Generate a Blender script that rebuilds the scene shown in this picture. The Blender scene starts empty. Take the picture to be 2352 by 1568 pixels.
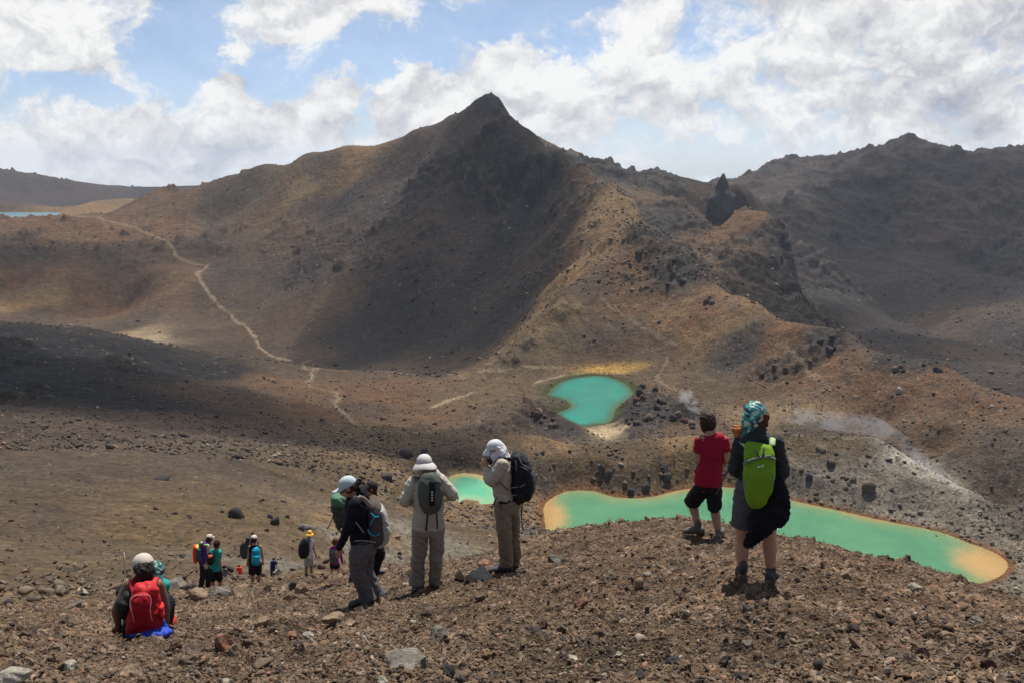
import bpy, bmesh, math, random
import numpy as np
from mathutils import Vector, Matrix, Euler, noise as mnoise
R = math.radians
QUAL = 1.0            # terrain grid density
# ------------------------------------------------------------------ camera
F, CX, CY, PITCH = 1960.0, 1176.0, 784.0, R(12.0)
scene = bpy.context.scene
C = scene.collection
cam_d = bpy.data.cameras.new('camera'); cam = bpy.data.objects.new('camera', cam_d); C.objects.link(cam)
cam_d.sensor_width = 36.0; cam_d.lens = 36.0 * F / 2352.0
cam_d.clip_start = 0.2; cam_d.clip_end = 30000.0
cam.location = (0, 0, 0); cam.rotation_euler = (R(90) - PITCH, 0, 0)
scene.camera = cam
scene.view_settings.view_transform = 'Standard'; scene.view_settings.look = 'None'
scene.view_settings.gamma = 1.0; scene.view_settings.exposure = 0.42
cyc = scene.cycles
cyc.max_bounces = 4; cyc.diffuse_bounces = 2; cyc.glossy_bounces = 2; cyc.transmission_bounces = 2
cyc.volume_bounces = 0; cyc.transparent_max_bounces = 8; cyc.sample_clamp_indirect = 6.0
cyc.volume_step_rate = 1.0; cyc.volume_max_steps = 256

# ------------------------------------------------------------------ sun and sky
SUN_EL, SUN_AZ = R(63.0), R(14.0)          # azimuth measured from +Y towards +X
sun_d = bpy.data.lights.new('sun', 'SUN'); sun_d.energy = 5.0; sun_d.angle = R(0.5); sun_d.color = (1.0, 0.95, 0.87)
sun = bpy.data.objects.new('sun', sun_d); C.objects.link(sun)
sv = Vector((math.sin(SUN_AZ) * math.cos(SUN_EL), math.cos(SUN_AZ) * math.cos(SUN_EL), math.sin(SUN_EL)))
sun.rotation_euler = sv.to_track_quat('Z', 'Y').to_euler(); sun.location = (0, 0, 50)

def pixdir(x, y):
    u = (x - CX) / F; v = (CY - y) / F
    d = (u, math.cos(PITCH) + v * math.sin(PITCH), -math.sin(PITCH) + v * math.cos(PITCH))
    return d
def pixae(x, y):
    d = pixdir(x, y); h = math.hypot(d[0], d[1])
    return math.atan2(d[0], d[1]), d[2] / h

world = bpy.data.worlds.new('World'); scene.world = world; world.use_nodes = True
nt = world.node_tree; nt.nodes.clear(); NW = nt.nodes; LK = nt.links
def wmath(op, a, b=None, clamp=False):
    n = NW.new('ShaderNodeMath'); n.operation = op; n.use_clamp = clamp
    for i, v in enumerate((a, b)):
        if v is None: continue
        if isinstance(v, (int, float)): n.inputs[i].default_value = v
        else: LK.new(v, n.inputs[i])
    return n.outputs[0]
sky = NW.new('ShaderNodeTexSky'); sky.sky_type = 'NISHITA'; sky.sun_disc = False
sky.sun_elevation = SUN_EL; sky.sun_rotation = SUN_AZ; sky.altitude = 1800; sky.air_density = 1.0; sky.dust_density = 0.6; sky.ozone_density = 1.2
tc = NW.new('ShaderNodeTexCoord'); sep = NW.new('ShaderNodeSeparateXYZ'); LK.new(tc.outputs['Generated'], sep.inputs[0])
dy = wmath('MAXIMUM', sep.outputs[1], 0.12)
U = wmath('DIVIDE', sep.outputs[0], dy); V = wmath('DIVIDE', sep.outputs[2], dy)
comb = NW.new('ShaderNodeCombineXYZ'); LK.new(U, comb.inputs[0]); LK.new(wmath('MULTIPLY', V, 1.35), comb.inputs[1])
def wnoise(vec, scale, detail, rough, dist=0.0, off=(0, 0, 0)):
    m = NW.new('ShaderNodeVectorMath'); m.operation = 'ADD'; LK.new(vec, m.inputs[0]); m.inputs[1].default_value = off
    n = NW.new('ShaderNodeTexNoise'); n.noise_dimensions = '2D'
    n.inputs['Scale'].default_value = scale; n.inputs['Detail'].default_value = detail
    n.inputs['Roughness'].default_value = rough; n.inputs['Distortion'].default_value = dist
    LK.new(m.outputs[0], n.inputs['Vector']); return n.outputs[0]
def gauss(px, py, sx, sy, amp):
    d = pixdir(px, py); u0 = d[0] / d[1]; v0 = d[2] / d[1]
    a = wmath('MULTIPLY', wmath('SUBTRACT', UW, u0), F / sx); b = wmath('MULTIPLY', wmath('SUBTRACT', VW, v0), F / sy)
    q = wmath('ADD', wmath('MULTIPLY', a, a), wmath('MULTIPLY', b, b))
    return wmath('MULTIPLY', wmath('EXPONENT', wmath('MULTIPLY', q, -1.0)), amp)
def total(gs):
    acc = gs[0]
    for g in gs[1:]: acc = wmath('ADD', acc, g)
    return acc
# warped coordinates give the blobs ragged cloudy edges
w1 = wnoise(comb.outputs[0], 9.0, 6.0, 0.62, 0.0, (3.1, 0, 0)); w2 = wnoise(comb.outputs[0], 9.0, 6.0, 0.62, 0.0, (0, 7.7, 2))
UW = wmath('ADD', U, wmath('MULTIPLY', wmath('SUBTRACT', w1, 0.5), 0.13)); VW = wmath('ADD', V, wmath('MULTIPLY', wmath('SUBTRACT', w2, 0.5), 0.09))
HOLES = [(470, 60, 95, 95, 1.2), (385, 165, 60, 50, .9), (580, 130, 90, 55, 1.0), (760, 165, 110, 45, 1.0), (930, 120, 150, 45, 1.0),
         (1090, 40, 130, 65, 1.25), (1260, 10, 110, 35, 1.0), (835, 245, 30, 75, .9), (670, 200, 40, 40, .7), (90, 175, 110, 32, .9), (250, 225, 90, 28, .75),
         (1330, 105, 80, 30, .8), (150, 265, 90, 45, .45), (1625, 160, 50, 90, .55), (1560, 330, 190, 60, .5), (1560, 400, 300, 50, .45),
         (2330, 345, 110, 16, .5), (1780, 370, 200, 25, .4), (40, 280, 60, 40, .35)]
BUMPS = [(560, 110, 60, 25, .5), (520, 190, 90, 45, .6), (740, 230, 80, 50, .6), (900, 190, 60, 45, .45), (1230, 170, 110, 40, .5), (170, 60, 150, 70, .5),
         (760, 50, 150, 40, .55), (1420, 60, 120, 40, .3), (250, 320, 160, 60, .4), (1150, 110, 60, 25, .3)]
hol = total([gauss(*h) for h in HOLES]); bum = total([gauss(*h) for h in BUMPS])
n1 = wnoise(comb.outputs[0], 5.5, 10.0, 0.62, 0.25)
n2 = wnoise(comb.outputs[0], 5.5, 10.0, 0.62, 0.25, (-0.006, 0.030, 0))     # same field sampled higher up: gives lit tops
n3 = wnoise(comb.outputs[0], 3.0, 4.0, 0.5, 0.0, (11, 5, 2))
dens = wmath('ADD', wmath('ADD', wmath('SUBTRACT', bum, wmath('MULTIPLY', hol, 1.0)), wmath('MULTIPLY', wmath('SUBTRACT', n1, 0.5), 2.3)), 0.74)
# thin the cover high overhead
over = wmath('MULTIPLY', wmath('MAXIMUM', wmath('SUBTRACT', sep.outputs[2], 0.22), 0.0), 3.5)
dens = wmath('SUBTRACT', dens, over)
dens = wmath('SUBTRACT', dens, wmath('MULTIPLY', wmath('MAXIMUM', wmath('SUBTRACT', 0.66, sep.outputs[1]), 0.0), 4.0))
DENS0 = dens
mr = NW.new('ShaderNodeMapRange'); mr.interpolation_type = 'SMOOTHERSTEP'; LK.new(dens, mr.inputs[0])
mr.inputs[1].default_value = -0.15; mr.inputs[2].default_value = 0.62; mask = mr.outputs[0]
GREY = [(2230, 240, 190, 75, .23), (440, 385, 220, 70, .22), (1970, 245, 35, 75, .17), (1830, 60, 200, 50, .08), (640, 170, 90, 40, .06), (1330, 250, 180, 50, .06),
        (2350, 60, 120, 60, .16), (640, 230, 60, 50, .10), (780, 60, 120, 40, .06), (150, 90, 110, 30, .08), (60, 260, 60, 60, .05), (1130, 290, 200, 40, -.06), (40, 370, 50, 45, -.16),
        (560, 140, 50, 20, -.18), (740, 165, 50, 22, -.16), (1250, 160, 90, 25, -.12), (880, 150, 40, 30, -.14), (420, 200, 80, 25, -.12)]
gre = total([gauss(*g) for g in GREY])
def puff(off):
    m = NW.new('ShaderNodeVectorMath'); m.operation = 'ADD'; m.inputs[1].default_value = off
    wv = NW.new('ShaderNodeCombineXYZ'); LK.new(UW, wv.inputs[0]); LK.new(wmath('MULTIPLY', VW, 1.15), wv.inputs[1]); LK.new(wv.outputs[0], m.inputs[0])
    v = NW.new('ShaderNodeTexVoronoi'); v.voronoi_dimensions = '2D'; v.feature = 'SMOOTH_F1'; v.inputs['Scale'].default_value = 11.0; v.inputs['Detail'].default_value = 3.0; v.inputs['Roughness'].default_value = .55; v.inputs['Lacunarity'].default_value = 2.3; v.inputs['Smoothness'].default_value = .55
    LK.new(m.outputs[0], v.inputs['Vector']); return wmath('SUBTRACT', 1.0, v.outputs['Distance'])
pf1 = puff((0, 0, 0)); pf2 = puff((-0.004, 0.016, 0))
lit = wmath('ADD', wmath('MULTIPLY', wmath('SUBTRACT', n1, n2), .60), wmath('MULTIPLY', wmath('SUBTRACT', pf1, pf2), .20))
val = wmath('ADD', 0.885, wmath('MULTIPLY', lit, 1.8))
val = wmath('ADD', val, wmath('MULTIPLY', wmath('SUBTRACT', n3, 0.5), 0.20))
val = wmath('SUBTRACT', val, gre)
val = wmath('MINIMUM', wmath('MAXIMUM', val, 0.48), 0.99)
cc = NW.new('ShaderNodeValToRGB'); LK.new(val, cc.inputs[0])
cc.color_ramp.elements[0].position = 0.45; cc.color_ramp.elements[0].color = (0.42, 0.435, 0.52, 1)
cc.color_ramp.elements[1].position = 1.0; cc.color_ramp.elements[1].color = (1.02, 1.02, 1.01, 1)
e = cc.color_ramp.elements.new(0.75); e.color = (0.74, 0.745, 0.77, 1)
LK.new(wmath('ADD', DENS0, wmath('MULTIPLY', wmath('SUBTRACT', pf1, .30), .85)), mr.inputs[0])
bg1 = NW.new('ShaderNodeBackground'); bg1.inputs[1].default_value = 0.072
tint = NW.new('ShaderNodeMixRGB'); tint.blend_type = 'MULTIPLY'; tint.inputs[0].default_value = 1.0; LK.new(sky.outputs[0], tint.inputs[1]); LK.new(tint.outputs[0], bg1.inputs[0])
tr = NW.new('ShaderNodeValToRGB'); LK.new(sep.outputs[2], tr.inputs[0]); tr.color_ramp.elements[0].position = 0.0; tr.color_ramp.elements[0].color = (.86, .95, 1.25, 1)
tr.color_ramp.elements[1].position = 0.30; tr.color_ramp.elements[1].color = (1.25, 1.15, 1.02, 1); LK.new(tr.outputs[0], tint.inputs[2])
bg2 = NW.new('ShaderNodeBackground'); LK.new(cc.outputs[0], bg2.inputs[0]); bg2.inputs[1].default_value = 0.70
mx = NW.new('ShaderNodeMixShader'); LK.new(wmath('ADD', wmath('MULTIPLY', mask, .84), .16), mx.inputs[0]); LK.new(bg1.outputs[0], mx.inputs[1]); LK.new(bg2.outputs[0], mx.inputs[2])
out = NW.new('ShaderNodeOutputWorld'); LK.new(mx.outputs[0], out.inputs[0])
world.cycles.sampling_method = 'MANUAL'; world.cycles.sample_map_resolution = 512

# ------------------------------------------------------------------ helpers: tagging and materials
def tag(o, label=None, cat=None, group=None, kind=None):
    if label: o['label'] = label
    if cat: o['category'] = cat
    if group: o['group'] = group
    if kind: o['kind'] = kind
    return o
def link(name, me, mat=None, parent=None, smooth=True):
    o = bpy.data.objects.new(name, me); C.objects.link(o)
    if mat: me.materials.append(mat)
    if smooth: me.polygons.foreach_set('use_smooth', np.ones(len(me.polygons), bool))
    if parent: o.parent = parent
    return o
def np_mesh(name, V, Fq):
    me = bpy.data.meshes.new(name); V = np.asarray(V, np.float32); Fq = np.asarray(Fq, np.int32)
    k = Fq.shape[1]; n = len(Fq)
    me.vertices.add(len(V)); me.vertices.foreach_set('co', V.ravel())
    me.loops.add(n * k); me.loops.foreach_set('vertex_index', Fq.ravel())
    me.polygons.add(n); me.polygons.foreach_set('loop_start', np.arange(0, n * k, k, dtype=np.int32))
    me.polygons.foreach_set('loop_total', np.full(n, k, np.int32))
    me.update(calc_edges=True); return me
def set_col(me, col, name='Col'):
    a = me.color_attributes.new(name, 'FLOAT_COLOR', 'POINT')
    c = np.ones((len(me.vertices), 4), np.float32); c[:, :3] = col; a.data.foreach_set('color', c.ravel())

class Mat:
    def __init__(s, name):
        s.m = bpy.data.materials.new(name); s.m.use_nodes = True; s.t = s.m.node_tree; s.N = s.t.nodes; s.L = s.t.links
        s.b = s.N['Principled BSDF']; s.out = s.N['Material Output']
    def n(s, typ, **kw):
        x = s.N.new(typ)
        for k, v in kw.items(): setattr(x, k, v)
        return x
    def noise(s, scale, detail=4, rough=.55, coord='Object', dist=0):
        tcn = s.n('ShaderNodeTexCoord'); x = s.n('ShaderNodeTexNoise')
        x.inputs['Scale'].default_value = scale; x.inputs['Detail'].default_value = detail; x.inputs['Roughness'].default_value = rough; x.inputs['Distortion'].default_value = dist
        s.L.new(tcn.outputs[coord], x.inputs['Vector']); return x.outputs[0]
    def mathn(s, op, a, b=None):
        x = s.n('ShaderNodeMath', operation=op)
        for i, v in enumerate((a, b)):
            if v is None: continue
            if isinstance(v, (int, float)): x.inputs[i].default_value = v
            else: s.L.new(v, x.inputs[i])
        return x.outputs[0]
    def ramp(s, f, *stops):
        x = s.n('ShaderNodeValToRGB'); s.L.new(f, x.inputs[0]); el = x.color_ramp.elements
        while len(el) < len(stops): el.new(.5)
        for i, (p, c) in enumerate(stops):
            el[i].position = p; el[i].color = (*c, 1) if len(c) == 3 else c
        return x.outputs[0]
    def mix(s, f, a, b, mode='MIX'):
        x = s.n('ShaderNodeMixRGB', blend_type=mode)
        for i, v in enumerate((f, a, b)):
            if isinstance(v, (int, float)): x.inputs[i].default_value = v
            elif isinstance(v, tuple): x.inputs[i].default_value = (*v, 1) if len(v) == 3 else v
            else: s.L.new(v, x.inputs[i])
        return x.outputs[0]
    def color(s, c):
        if isinstance(c, tuple): s.b.inputs['Base Color'].default_value = (*c, 1)
        else: s.L.new(c, s.b.inputs['Base Color'])
    def rough(s, r): s.b.inputs['Roughness'].default_value = r
    def spec(s, r): s.b.inputs['Specular IOR Level'].default_value = r
    def bump(s, h, strength=.5, dist=.02):
        x = s.n('ShaderNodeBump'); x.inputs['Strength'].default_value = strength; x.inputs['Distance'].default_value = dist
        s.L.new(h, x.inputs['Height']); s.L.new(x.outputs[0], s.b.inputs['Normal'])
_mats = {}
def cloth(name, c, rough=.85, var=.25, weave=True, scale=9.0):
    if name in _mats: return _mats[name]
    m = Mat(name); d = tuple(v * (1 - var) for v in c); l = tuple(min(1, v * (1 + var * .8)) for v in c)
    m.color(m.ramp(m.noise(scale, 5, .6), (.3, d), (.7, l))); m.rough(rough); m.spec(.12)
    m.bump(m.noise(26 if weave else 14, 4, .6), .35, .012)
    pass
    _mats[name] = m.m; return m.m
def plain(name, c, rough=.5, spec=.5):
    if name in _mats: return _mats[name]
    m = Mat(name); m.color(m.ramp(m.noise(30, 3), (.3, tuple(v * .85 for v in c)), (.7, c))); m.rough(rough); m.spec(spec)
    _mats[name] = m.m; return m.m

# ------------------------------------------------------------------ numpy noise
def _hash(ix, iy, s):
    h = (ix.astype(np.int64) * 374761393 + iy.astype(np.int64) * 668265263 + s * 2147483647) & 0xffffffff
    h = ((h ^ (h >> 13)) * 1274126177) & 0xffffffff
    h = ((h ^ (h >> 16)) * 2246822519) & 0xffffffff
    return (h ^ (h >> 15)) & 0xffffffff
def rnd(ix, iy, s): return _hash(ix, iy, s).astype(np.float64) / 4294967296.0
def gnoise(x, y, s=0):
    ix = np.floor(x); iy = np.floor(y); fx = x - ix; fy = y - iy
    ux = fx * fx * fx * (fx * (fx * 6 - 15) + 10); uy = fy * fy * fy * (fy * (fy * 6 - 15) + 10)
    def g(dx, dy):
        a = rnd(ix + dx, iy + dy, s) * 2 * math.pi
        return np.cos(a) * (fx - dx) + np.sin(a) * (fy - dy)
    return ((g(0, 0) * (1 - ux) + g(1, 0) * ux) * (1 - uy) + (g(0, 1) * (1 - ux) + g(1, 1) * ux) * uy) * 1.5
def fbm(x, y, oct=5, s=0, gain=.5, ridged=False):
    a = 1.0; t = 0; n = 0; x = x.copy(); y = y.copy()
    for i in range(oct):
        v = gnoise(x, y, s + i * 17)
        if ridged: v = 1 - 2 * np.abs(v)
        t = t + a * v; n += a; a *= gain; x, y = x * 1.9 + y * .6 + 3.3, y * 1.9 - x * .3 + 7.1
    return t / n
def worley(x, y, s=0):
    """distance to the nearest jittered point, its cell id as two randoms"""
    ix = np.floor(x); iy = np.floor(y); best = np.full(x.shape, 9.0); r1 = np.zeros(x.shape); r2 = np.zeros(x.shape); ba = np.zeros(x.shape)
    for dx in (-1, 0, 1):
        for dy in (-1, 0, 1):
            cx = ix + dx; cy = iy + dy
            px = cx + .15 + .7 * rnd(cx, cy, s); py = cy + .15 + .7 * rnd(cx, cy, s + 1)
            an = rnd(cx, cy, s + 4) * 3.14; ex = x - px; ey = y - py; ca = np.cos(an); sa = np.sin(an)
            st = .7 + .6 * rnd(cx, cy, s + 5)
            fx = (ex * ca + ey * sa) * st; fy = (ey * ca - ex * sa) / st; d = np.hypot(fx, fy)
            m = d < best; best = np.where(m, d, best); r1 = np.where(m, rnd(cx, cy, s + 2), r1); r2 = np.where(m, rnd(cx, cy, s + 3), r2); ba = np.where(m, np.arctan2(fy, fx), ba)
    return best, r1, r2, ba
def facet(d, an, q):
    """turn a round distance into an angular one with five unequal sides"""
    k = 2 * math.pi / 5; t = np.mod(an + q * 40, k) - k / 2
    return d * np.cos(t) / math.cos(k / 2) * .92
def sstep(a, b, x):
    t = np.clip((x - a) / (b - a), 0, 1); return t * t * (3 - 2 * t)
# ================================================================== TERRAIN
# height is kept as e = z / r over (azimuth, ln r); every control is a surveyed point: image bearing + chosen ground distance in metres
CT = []
def cp(x, y, r, de=0.0):
    az, e = pixae(x, y)
    if r < 0: r = r / e                     # a negative value gives the height instead of the distance
    CT.append((az, math.log(r), e + de))
def line(pts, hidden=()):
    for (x, y, r) in pts:
        if r < 0: r = r / pixae(x, y)[1]
        cp(x, y, r)
        for f, de in hidden: cp(x, y, r * f, de)
# foreground scree
for x in (-350, 0, 330, 700, 1176, 1600, 2000, 2352, 2700):
    lft = max(0, (700 - x) / 1000.0)
    cp(x, 1568, 4.7 + 1.6 * lft)
    az, _ = pixae(x, 1568)
    for r, z in ((2.6, -2.25), (1.5, -1.75), (1.0, -1.62)): CT.append((az, math.log(r), z / r))
for x, y, r in ((0, 1480, 8.2), (-350, 1480, 8.2), (325, 1452, 8.0), (600, 1450, 7.4), (900, 1450, 7.0), (1200, 1440, 6.4), (1500, 1430, 6.0), (1800, 1430, 5.9), (2100, 1440, 6.2), (2352, 1470, 6.4), (2700, 1500, 6.4),
                (1735, 1338, 7.16), (1620, 1222, 11.2), (1160, 1298, 10.4), (980, 1342, 10.2), (840, 1385, 9.2), (855, 1330, 12.9), (600, 1400, 11.0), (360, 1400, 11.0),
                (2000, 1330, 8.2), (1400, 1300, 8.8), (1200, 1340, 8.4), (480, 1352, 23.6), (587, 1342, 24.8), (580, 1334, 27.3), (711, 1323.5, 25.1), (770, 1331, 28.0),
                (2200, 1380, 8.4)): cp(x, y, r)
line([(1100, 1278, 13.5), (1200, 1245, 14), (1300, 1228, 14), (1400, 1209, 13.8), (1500, 1198, 13.3), (1570, 1195, 13), (1640, 1204, 12.8), (1700, 1215, 12.2), (1800, 1237, 11.6),
      (1900, 1252, 11.2), (2000, 1278, 10.8), (2100, 1303, 10.5), (2200, 1330, 10.5), (2300, 1362, 10.5), (2400, 1392, 10.5), (2550, 1440, 10.5), (2750, 1500, 10.5)],
     ((1.22, -.05), (2.0, -.13), (5.0, -.17), (10.0, -.17)))
line([(-350, 1405, 14), (0, 1400, 14), (150, 1395, 14), (260, 1386, 14.5)], ((1.5, -.02), ))
line([(860, 1312, 16), (940, 1303, 16), (1020, 1290, 15)], ((1.5, -.03), (3.0, -.035)))
cp(780, 1318, 18); cp(650, 1336, 18); 
# left valley side below the small lake, people on the track
for x, y, r in ((-350, 1370, 45), (0, 1370, 45), (200, 1370, 40), (350, 1350, 45), (-350, 1300, 80), (0, 1300, 80), (200, 1300, 85), (400, 1250, 120), (551, 1334, 67), (515, 1346, 54), (627, 1330, 54),
                (760, 1305, 50), (680, 1290, 80), (880, 1290, 55), (600, 1250, 112), (760, 1250, 125), (600, 1180, 145), (480, 1100, 190), (300, 1000, 280), (200, 1150, 150), (-100, 1150, 150), (-350, 1150, 150),
                (100, 1000, 270), (-350, 1000, 270), (800, 1160, 200), (700, 1060, 235), (900, 1080, 262), (1000, 1200, 222), (1000, 1262, 165), (900, 1220, 170), (1180, 1235, 190), (1100, 1190, 245), (1230, 1200, 262)): cp(x, y, r)
# dark lava flow and the basin floor behind it
line([(-350, 745, 600), (0, 752, 600), (100, 758, 600), (200, 768, 590), (300, 778, 580), (370, 793, 575), (420, 812, 570), (560, 828, 560)], ((1.08, -.030),))
for x, y, r in ((-350, 950, 330), (0, 950, 335), (200, 850, 430), (-350, 850, 430), (0, 850, 430), (420, 860, 445), (400, 950, 330), (620, 830, 560), (700, 870, 480), (770, 900, 440), (820, 975, 360), (960, 993, 345), (870, 993, 345),
                (340, 770, -149), (450, 790, -148), (700, 760, -149), (850, 800, -148), (1000, 852, -147), (550, 735, -149), (300, 700, -147), (0, 700, -143), (-350, 700, -141), (900, 860, 540), (1000, 925, 430), (900, 930, 430),
                (150, 640, 1010), (-350, 635, 1030), (0, 630, 1040), (450, 612, 985), (330, 640, 960), (650, 690, 830), (800, 720, 760), (1100, 900, 450), (1180, 930, 420), (1100, 960, 380), (1000, 1010, 330)): cp(x, y, r)
# saddle on the left, blue lake flat, far hill
line([(-350, 507, 1250), (0, 507, 1250), (80, 504, 1250), (150, 501, 1255), (220, 496, 1270)], ((1.07, -.012),))
for x, y, r in ((-350, 560, 1130), (100, 560, 1130), (250, 560, 1120), (370, 560, 1070), (300, 500, 1290), (350, 470, 1400), (420, 450, 1450), (60, 478, 1900), (-350, 478, 1900), (200, 477, 1900), (330, 465, 1800), (0, 465, 2000)): cp(x, y, r)
for x, r in ((-350, 1450), (0, 1450), (120, 1450), (0, 1600), (-350, 1600), (100, 1600), (210, 1600), (0, 1730)):
    az, _ = pixae(x, 490); CT.append((az, math.log(r), -102.0 / r))
line([(-350, 380, 2550), (-100, 388, 2500), (0, 393, 2500), (60, 401, 2500), (120, 414, 2480), (200, 428, 2450), (300, 436, 2400), (440, 437, 2350)], ((1.3, -.03),))
for x in (600, 900, 1200): az, _ = pixae(x, 440); CT.append((az, math.log(2300), -.03))
line([(950, 1062, -104), (1040, 1022, -105), (1120, 1006, -106), (1188, 999, -107), (1255, 1008, -108), (1379, 1026, -111), (1430, 1022, -110), (1480, 1012, -108), (1592, 1004, -106.5), (1700, 1003, -106), (1817, 1002, -106), (1873, 1004, -106), (2014, 1011, -106.5), (2070, 1043, -108),
      (2154, 1088, -111), (2239, 1132, -113.5), (2278, 1161, -115.5), (2352, 1250, -118.5), (2500, 1330, -119)], ((1.04, -.004),))
for x, y, z in ((1080, 1068, -109.5), (1000, 1120, -112), (1060, 1172, -112.2), (1185, 1140, -115), (1165, 1085, -109.5), (1235, 1200, -118), (1300, 1090, -114), (1500, 1080, -113), (1700, 1060, -112), (1900, 1090, -113), (2050, 1130, -114.5), (2200, 1190, -117.5),
                (2330, 1330, -121), (2420, 1300, -121), (2700, 1350, -121), (1600, 1140, -119.6), (2100, 1180, -119.6)): cp(x, y, z)
# the main peak
line([(460, 437, 1300), (520, 412, 1240), (600, 382, 1190), (700, 356, 1130), (800, 338, 1090), (880, 330, 1050), (960, 300, 1020), (1040, 268, 985), (1100, 240, 955), (1130, 229, 940), (1142, 234, 938), (1165, 265, 935)],
     ((1.12, -.06), (1.5, -.12)))
for x, y, r in ((900, 500, 880), (1130, 400, 850), (1000, 600, 775), (800, 600, 860), (700, 500, 1000), (600, 450, 1130), (1190, 480, 815), (1195, 600, 715), (1100, 740, 650), (1150, 760, 600), (1100, 840, 560), (500, 520, 1120), (600, 620, 930),
                (480, 570, 1030), (950, 400, 960), (1175, 340, 855), (780, 440, 1020), (1120, 650, 715)): cp(x, y, r)
# spur between the dark scree and the bowl of the upper lake
line([(1120, 862, 476), (1160, 830, 488), (1200, 795, 502), (1240, 740, 522), (1272, 690, 552), (1282, 640, 596), (1276, 590, 648), (1262, 540, 705)], ((1.05, -.003),))
def face(x, y):
    rb = float(np.interp(x, [1500, 1700, 1850, 2000, 2200], [478, 436, 418, 384, 352])); e = pixae(x, y)[1]; cp(x, y, (117 + .51 * rb) / (.51 - e))
for x, y in ((1300, 760), (1400, 700), (1400, 780), (1500, 800), (1500, 700), (1600, 760), (1400, 620), (1320, 680), (1330, 820), (1600, 700), (1480, 620), (1700, 800), (1560, 840), (1650, 850), (1750, 850), (1850, 840), (1420, 560), (1560, 640)): face(x, y)
for x, y, r in ((1950, 850, 430), (2080, 900, 408), (2250, 960, 385), (1240, 862, 466), (1300, 850, 476), (1420, 850, 477), (1340, 520, 668), (1340, 450, 735), (1270, 430, 790), (1240, 380, 800)): cp(x, y, r)
# ridge running down to the right
line([(1198, 295, 908), (1233, 316, 875), (1276, 352, 825), (1338, 382, 785), (1417, 434, 715), (1457, 481, 670), (1517, 545, 618), (1584, 588, 582), (1616, 632, 562), (1648, 664, 547), (1727, 700, 518), (1763, 723, 502), (1834, 751, 470),
      (1894, 764, 464), (1926, 779, 459), (2005, 819, 447), (2073, 839, 441), (2172, 856, 432), (2252, 894, 414), (2352, 920, 402), (2500, 980, 380), (2750, 1060, 352)],
     ((1.08, -.028), (1.2, -.035)))
for x, y, r in ((1600, 880, -112), (1560, 920, -116), (1700, 930, -115), (1850, 940, 400), (2000, 960, 386), (2150, 970, 379), (2200, 1030, 358), (2300, 1080, 345), (2380, 1180, -118), (1750, 985, -117), (2000, 995, -117), (2150, 1050, -116), (2600, 1200, -118), (1490, 905, -110.5), (1465, 950, -112), (1540, 960, -112.5), (1241, 940, -112), (1420, 985, -117), (1290, 975, -115), (1230, 970, -114.5)): cp(x, y, r)
# crags and ribs behind that ridge
line([(1233, 315, 1250), (1300, 351, 1230), (1325, 358, 1225), (1350, 372, 1215), (1400, 386, 1200), (1425, 397, 1195), (1442, 420, 1190), (1455, 427, 1185), (1470, 412, 1180), (1500, 405, 1175), (1538, 402, 1172), (1548, 412, 1172), (1600, 424, 1170), (1640, 428, 1170)], ((1.12, -.03),))
line([(1620, 505, 960), (1680, 492, 950), (1740, 505, 925), (1783, 530, 900), (1800, 560, 870), (1815, 592, 850), (1834, 700, 790), (1870, 745, 760), (1890, 757, 740)], ((1.12, -.03),))
for x, y, r in ((1560, 470, 1010), (1600, 560, 860), (1660, 590, 810), (1720, 560, 860), (1740, 620, 780), (1745, 680, 735), (1790, 620, 800), (1640, 530, 905), (1550, 500, 930), (1500, 450, 1060), (1680, 452, 1080), (1655, 440, 1120), (1690, 440, 1250)): cp(x, y, r)
line([(1820, 540, 1120), (1846, 564, 1100), (1914, 608, 1070), (1946, 664, 1030), (2001, 706, 990), (2093, 751, 930), (2212, 791, 880), (2352, 818, 845), (2500, 850, 810), (2750, 890, 790)], ((1.10, -.014),))
for x, y, r in ((1900, 700, 930), (1980, 760, 820), (2100, 810, 720), (2250, 860, 620), (2352, 890, 560), (2600, 950, 520)): cp(x, y, r)
# far right mountain
line([(1690, 422, 1750), (1730, 398, 1740), (1765, 374, 1730), (1820, 368, 1720), (1870, 379, 1710), (1930, 379, 1700), (1975, 362, 1690), (2010, 348, 1680), (2055, 333, 1670), (2105, 332, 1660), (2125, 345, 1655), (2170, 355, 1650), (2230, 358, 1640),
      (2330, 349, 1630), (2400, 345, 1620), (2750, 340, 1600)], ((1.15, -.04), (1.5, -.08)))
for x, y, r in ((1700, 470, 1500), (1850, 450, 1480), (1780, 500, 1250), (1900, 560, 1300), (2100, 450, 1480), (2200, 600, 1280), (2050, 650, 1180), (2352, 500, 1420), (2352, 650, 1200), (2750, 500, 1420), (2750, 650, 1200), (2200, 720, 1060), (2352, 760, 980), (2700, 800, 950), (2000, 520, 1400)): cp(x, y, r)
for x in (-350, 400, 1176, 1900, 2750):
    az, _ = pixae(x, 500)
    CT.append((az, math.log(4500), -.06)); CT.append((az, math.log(9000), -.05))
CT = np.array(CT)
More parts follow.
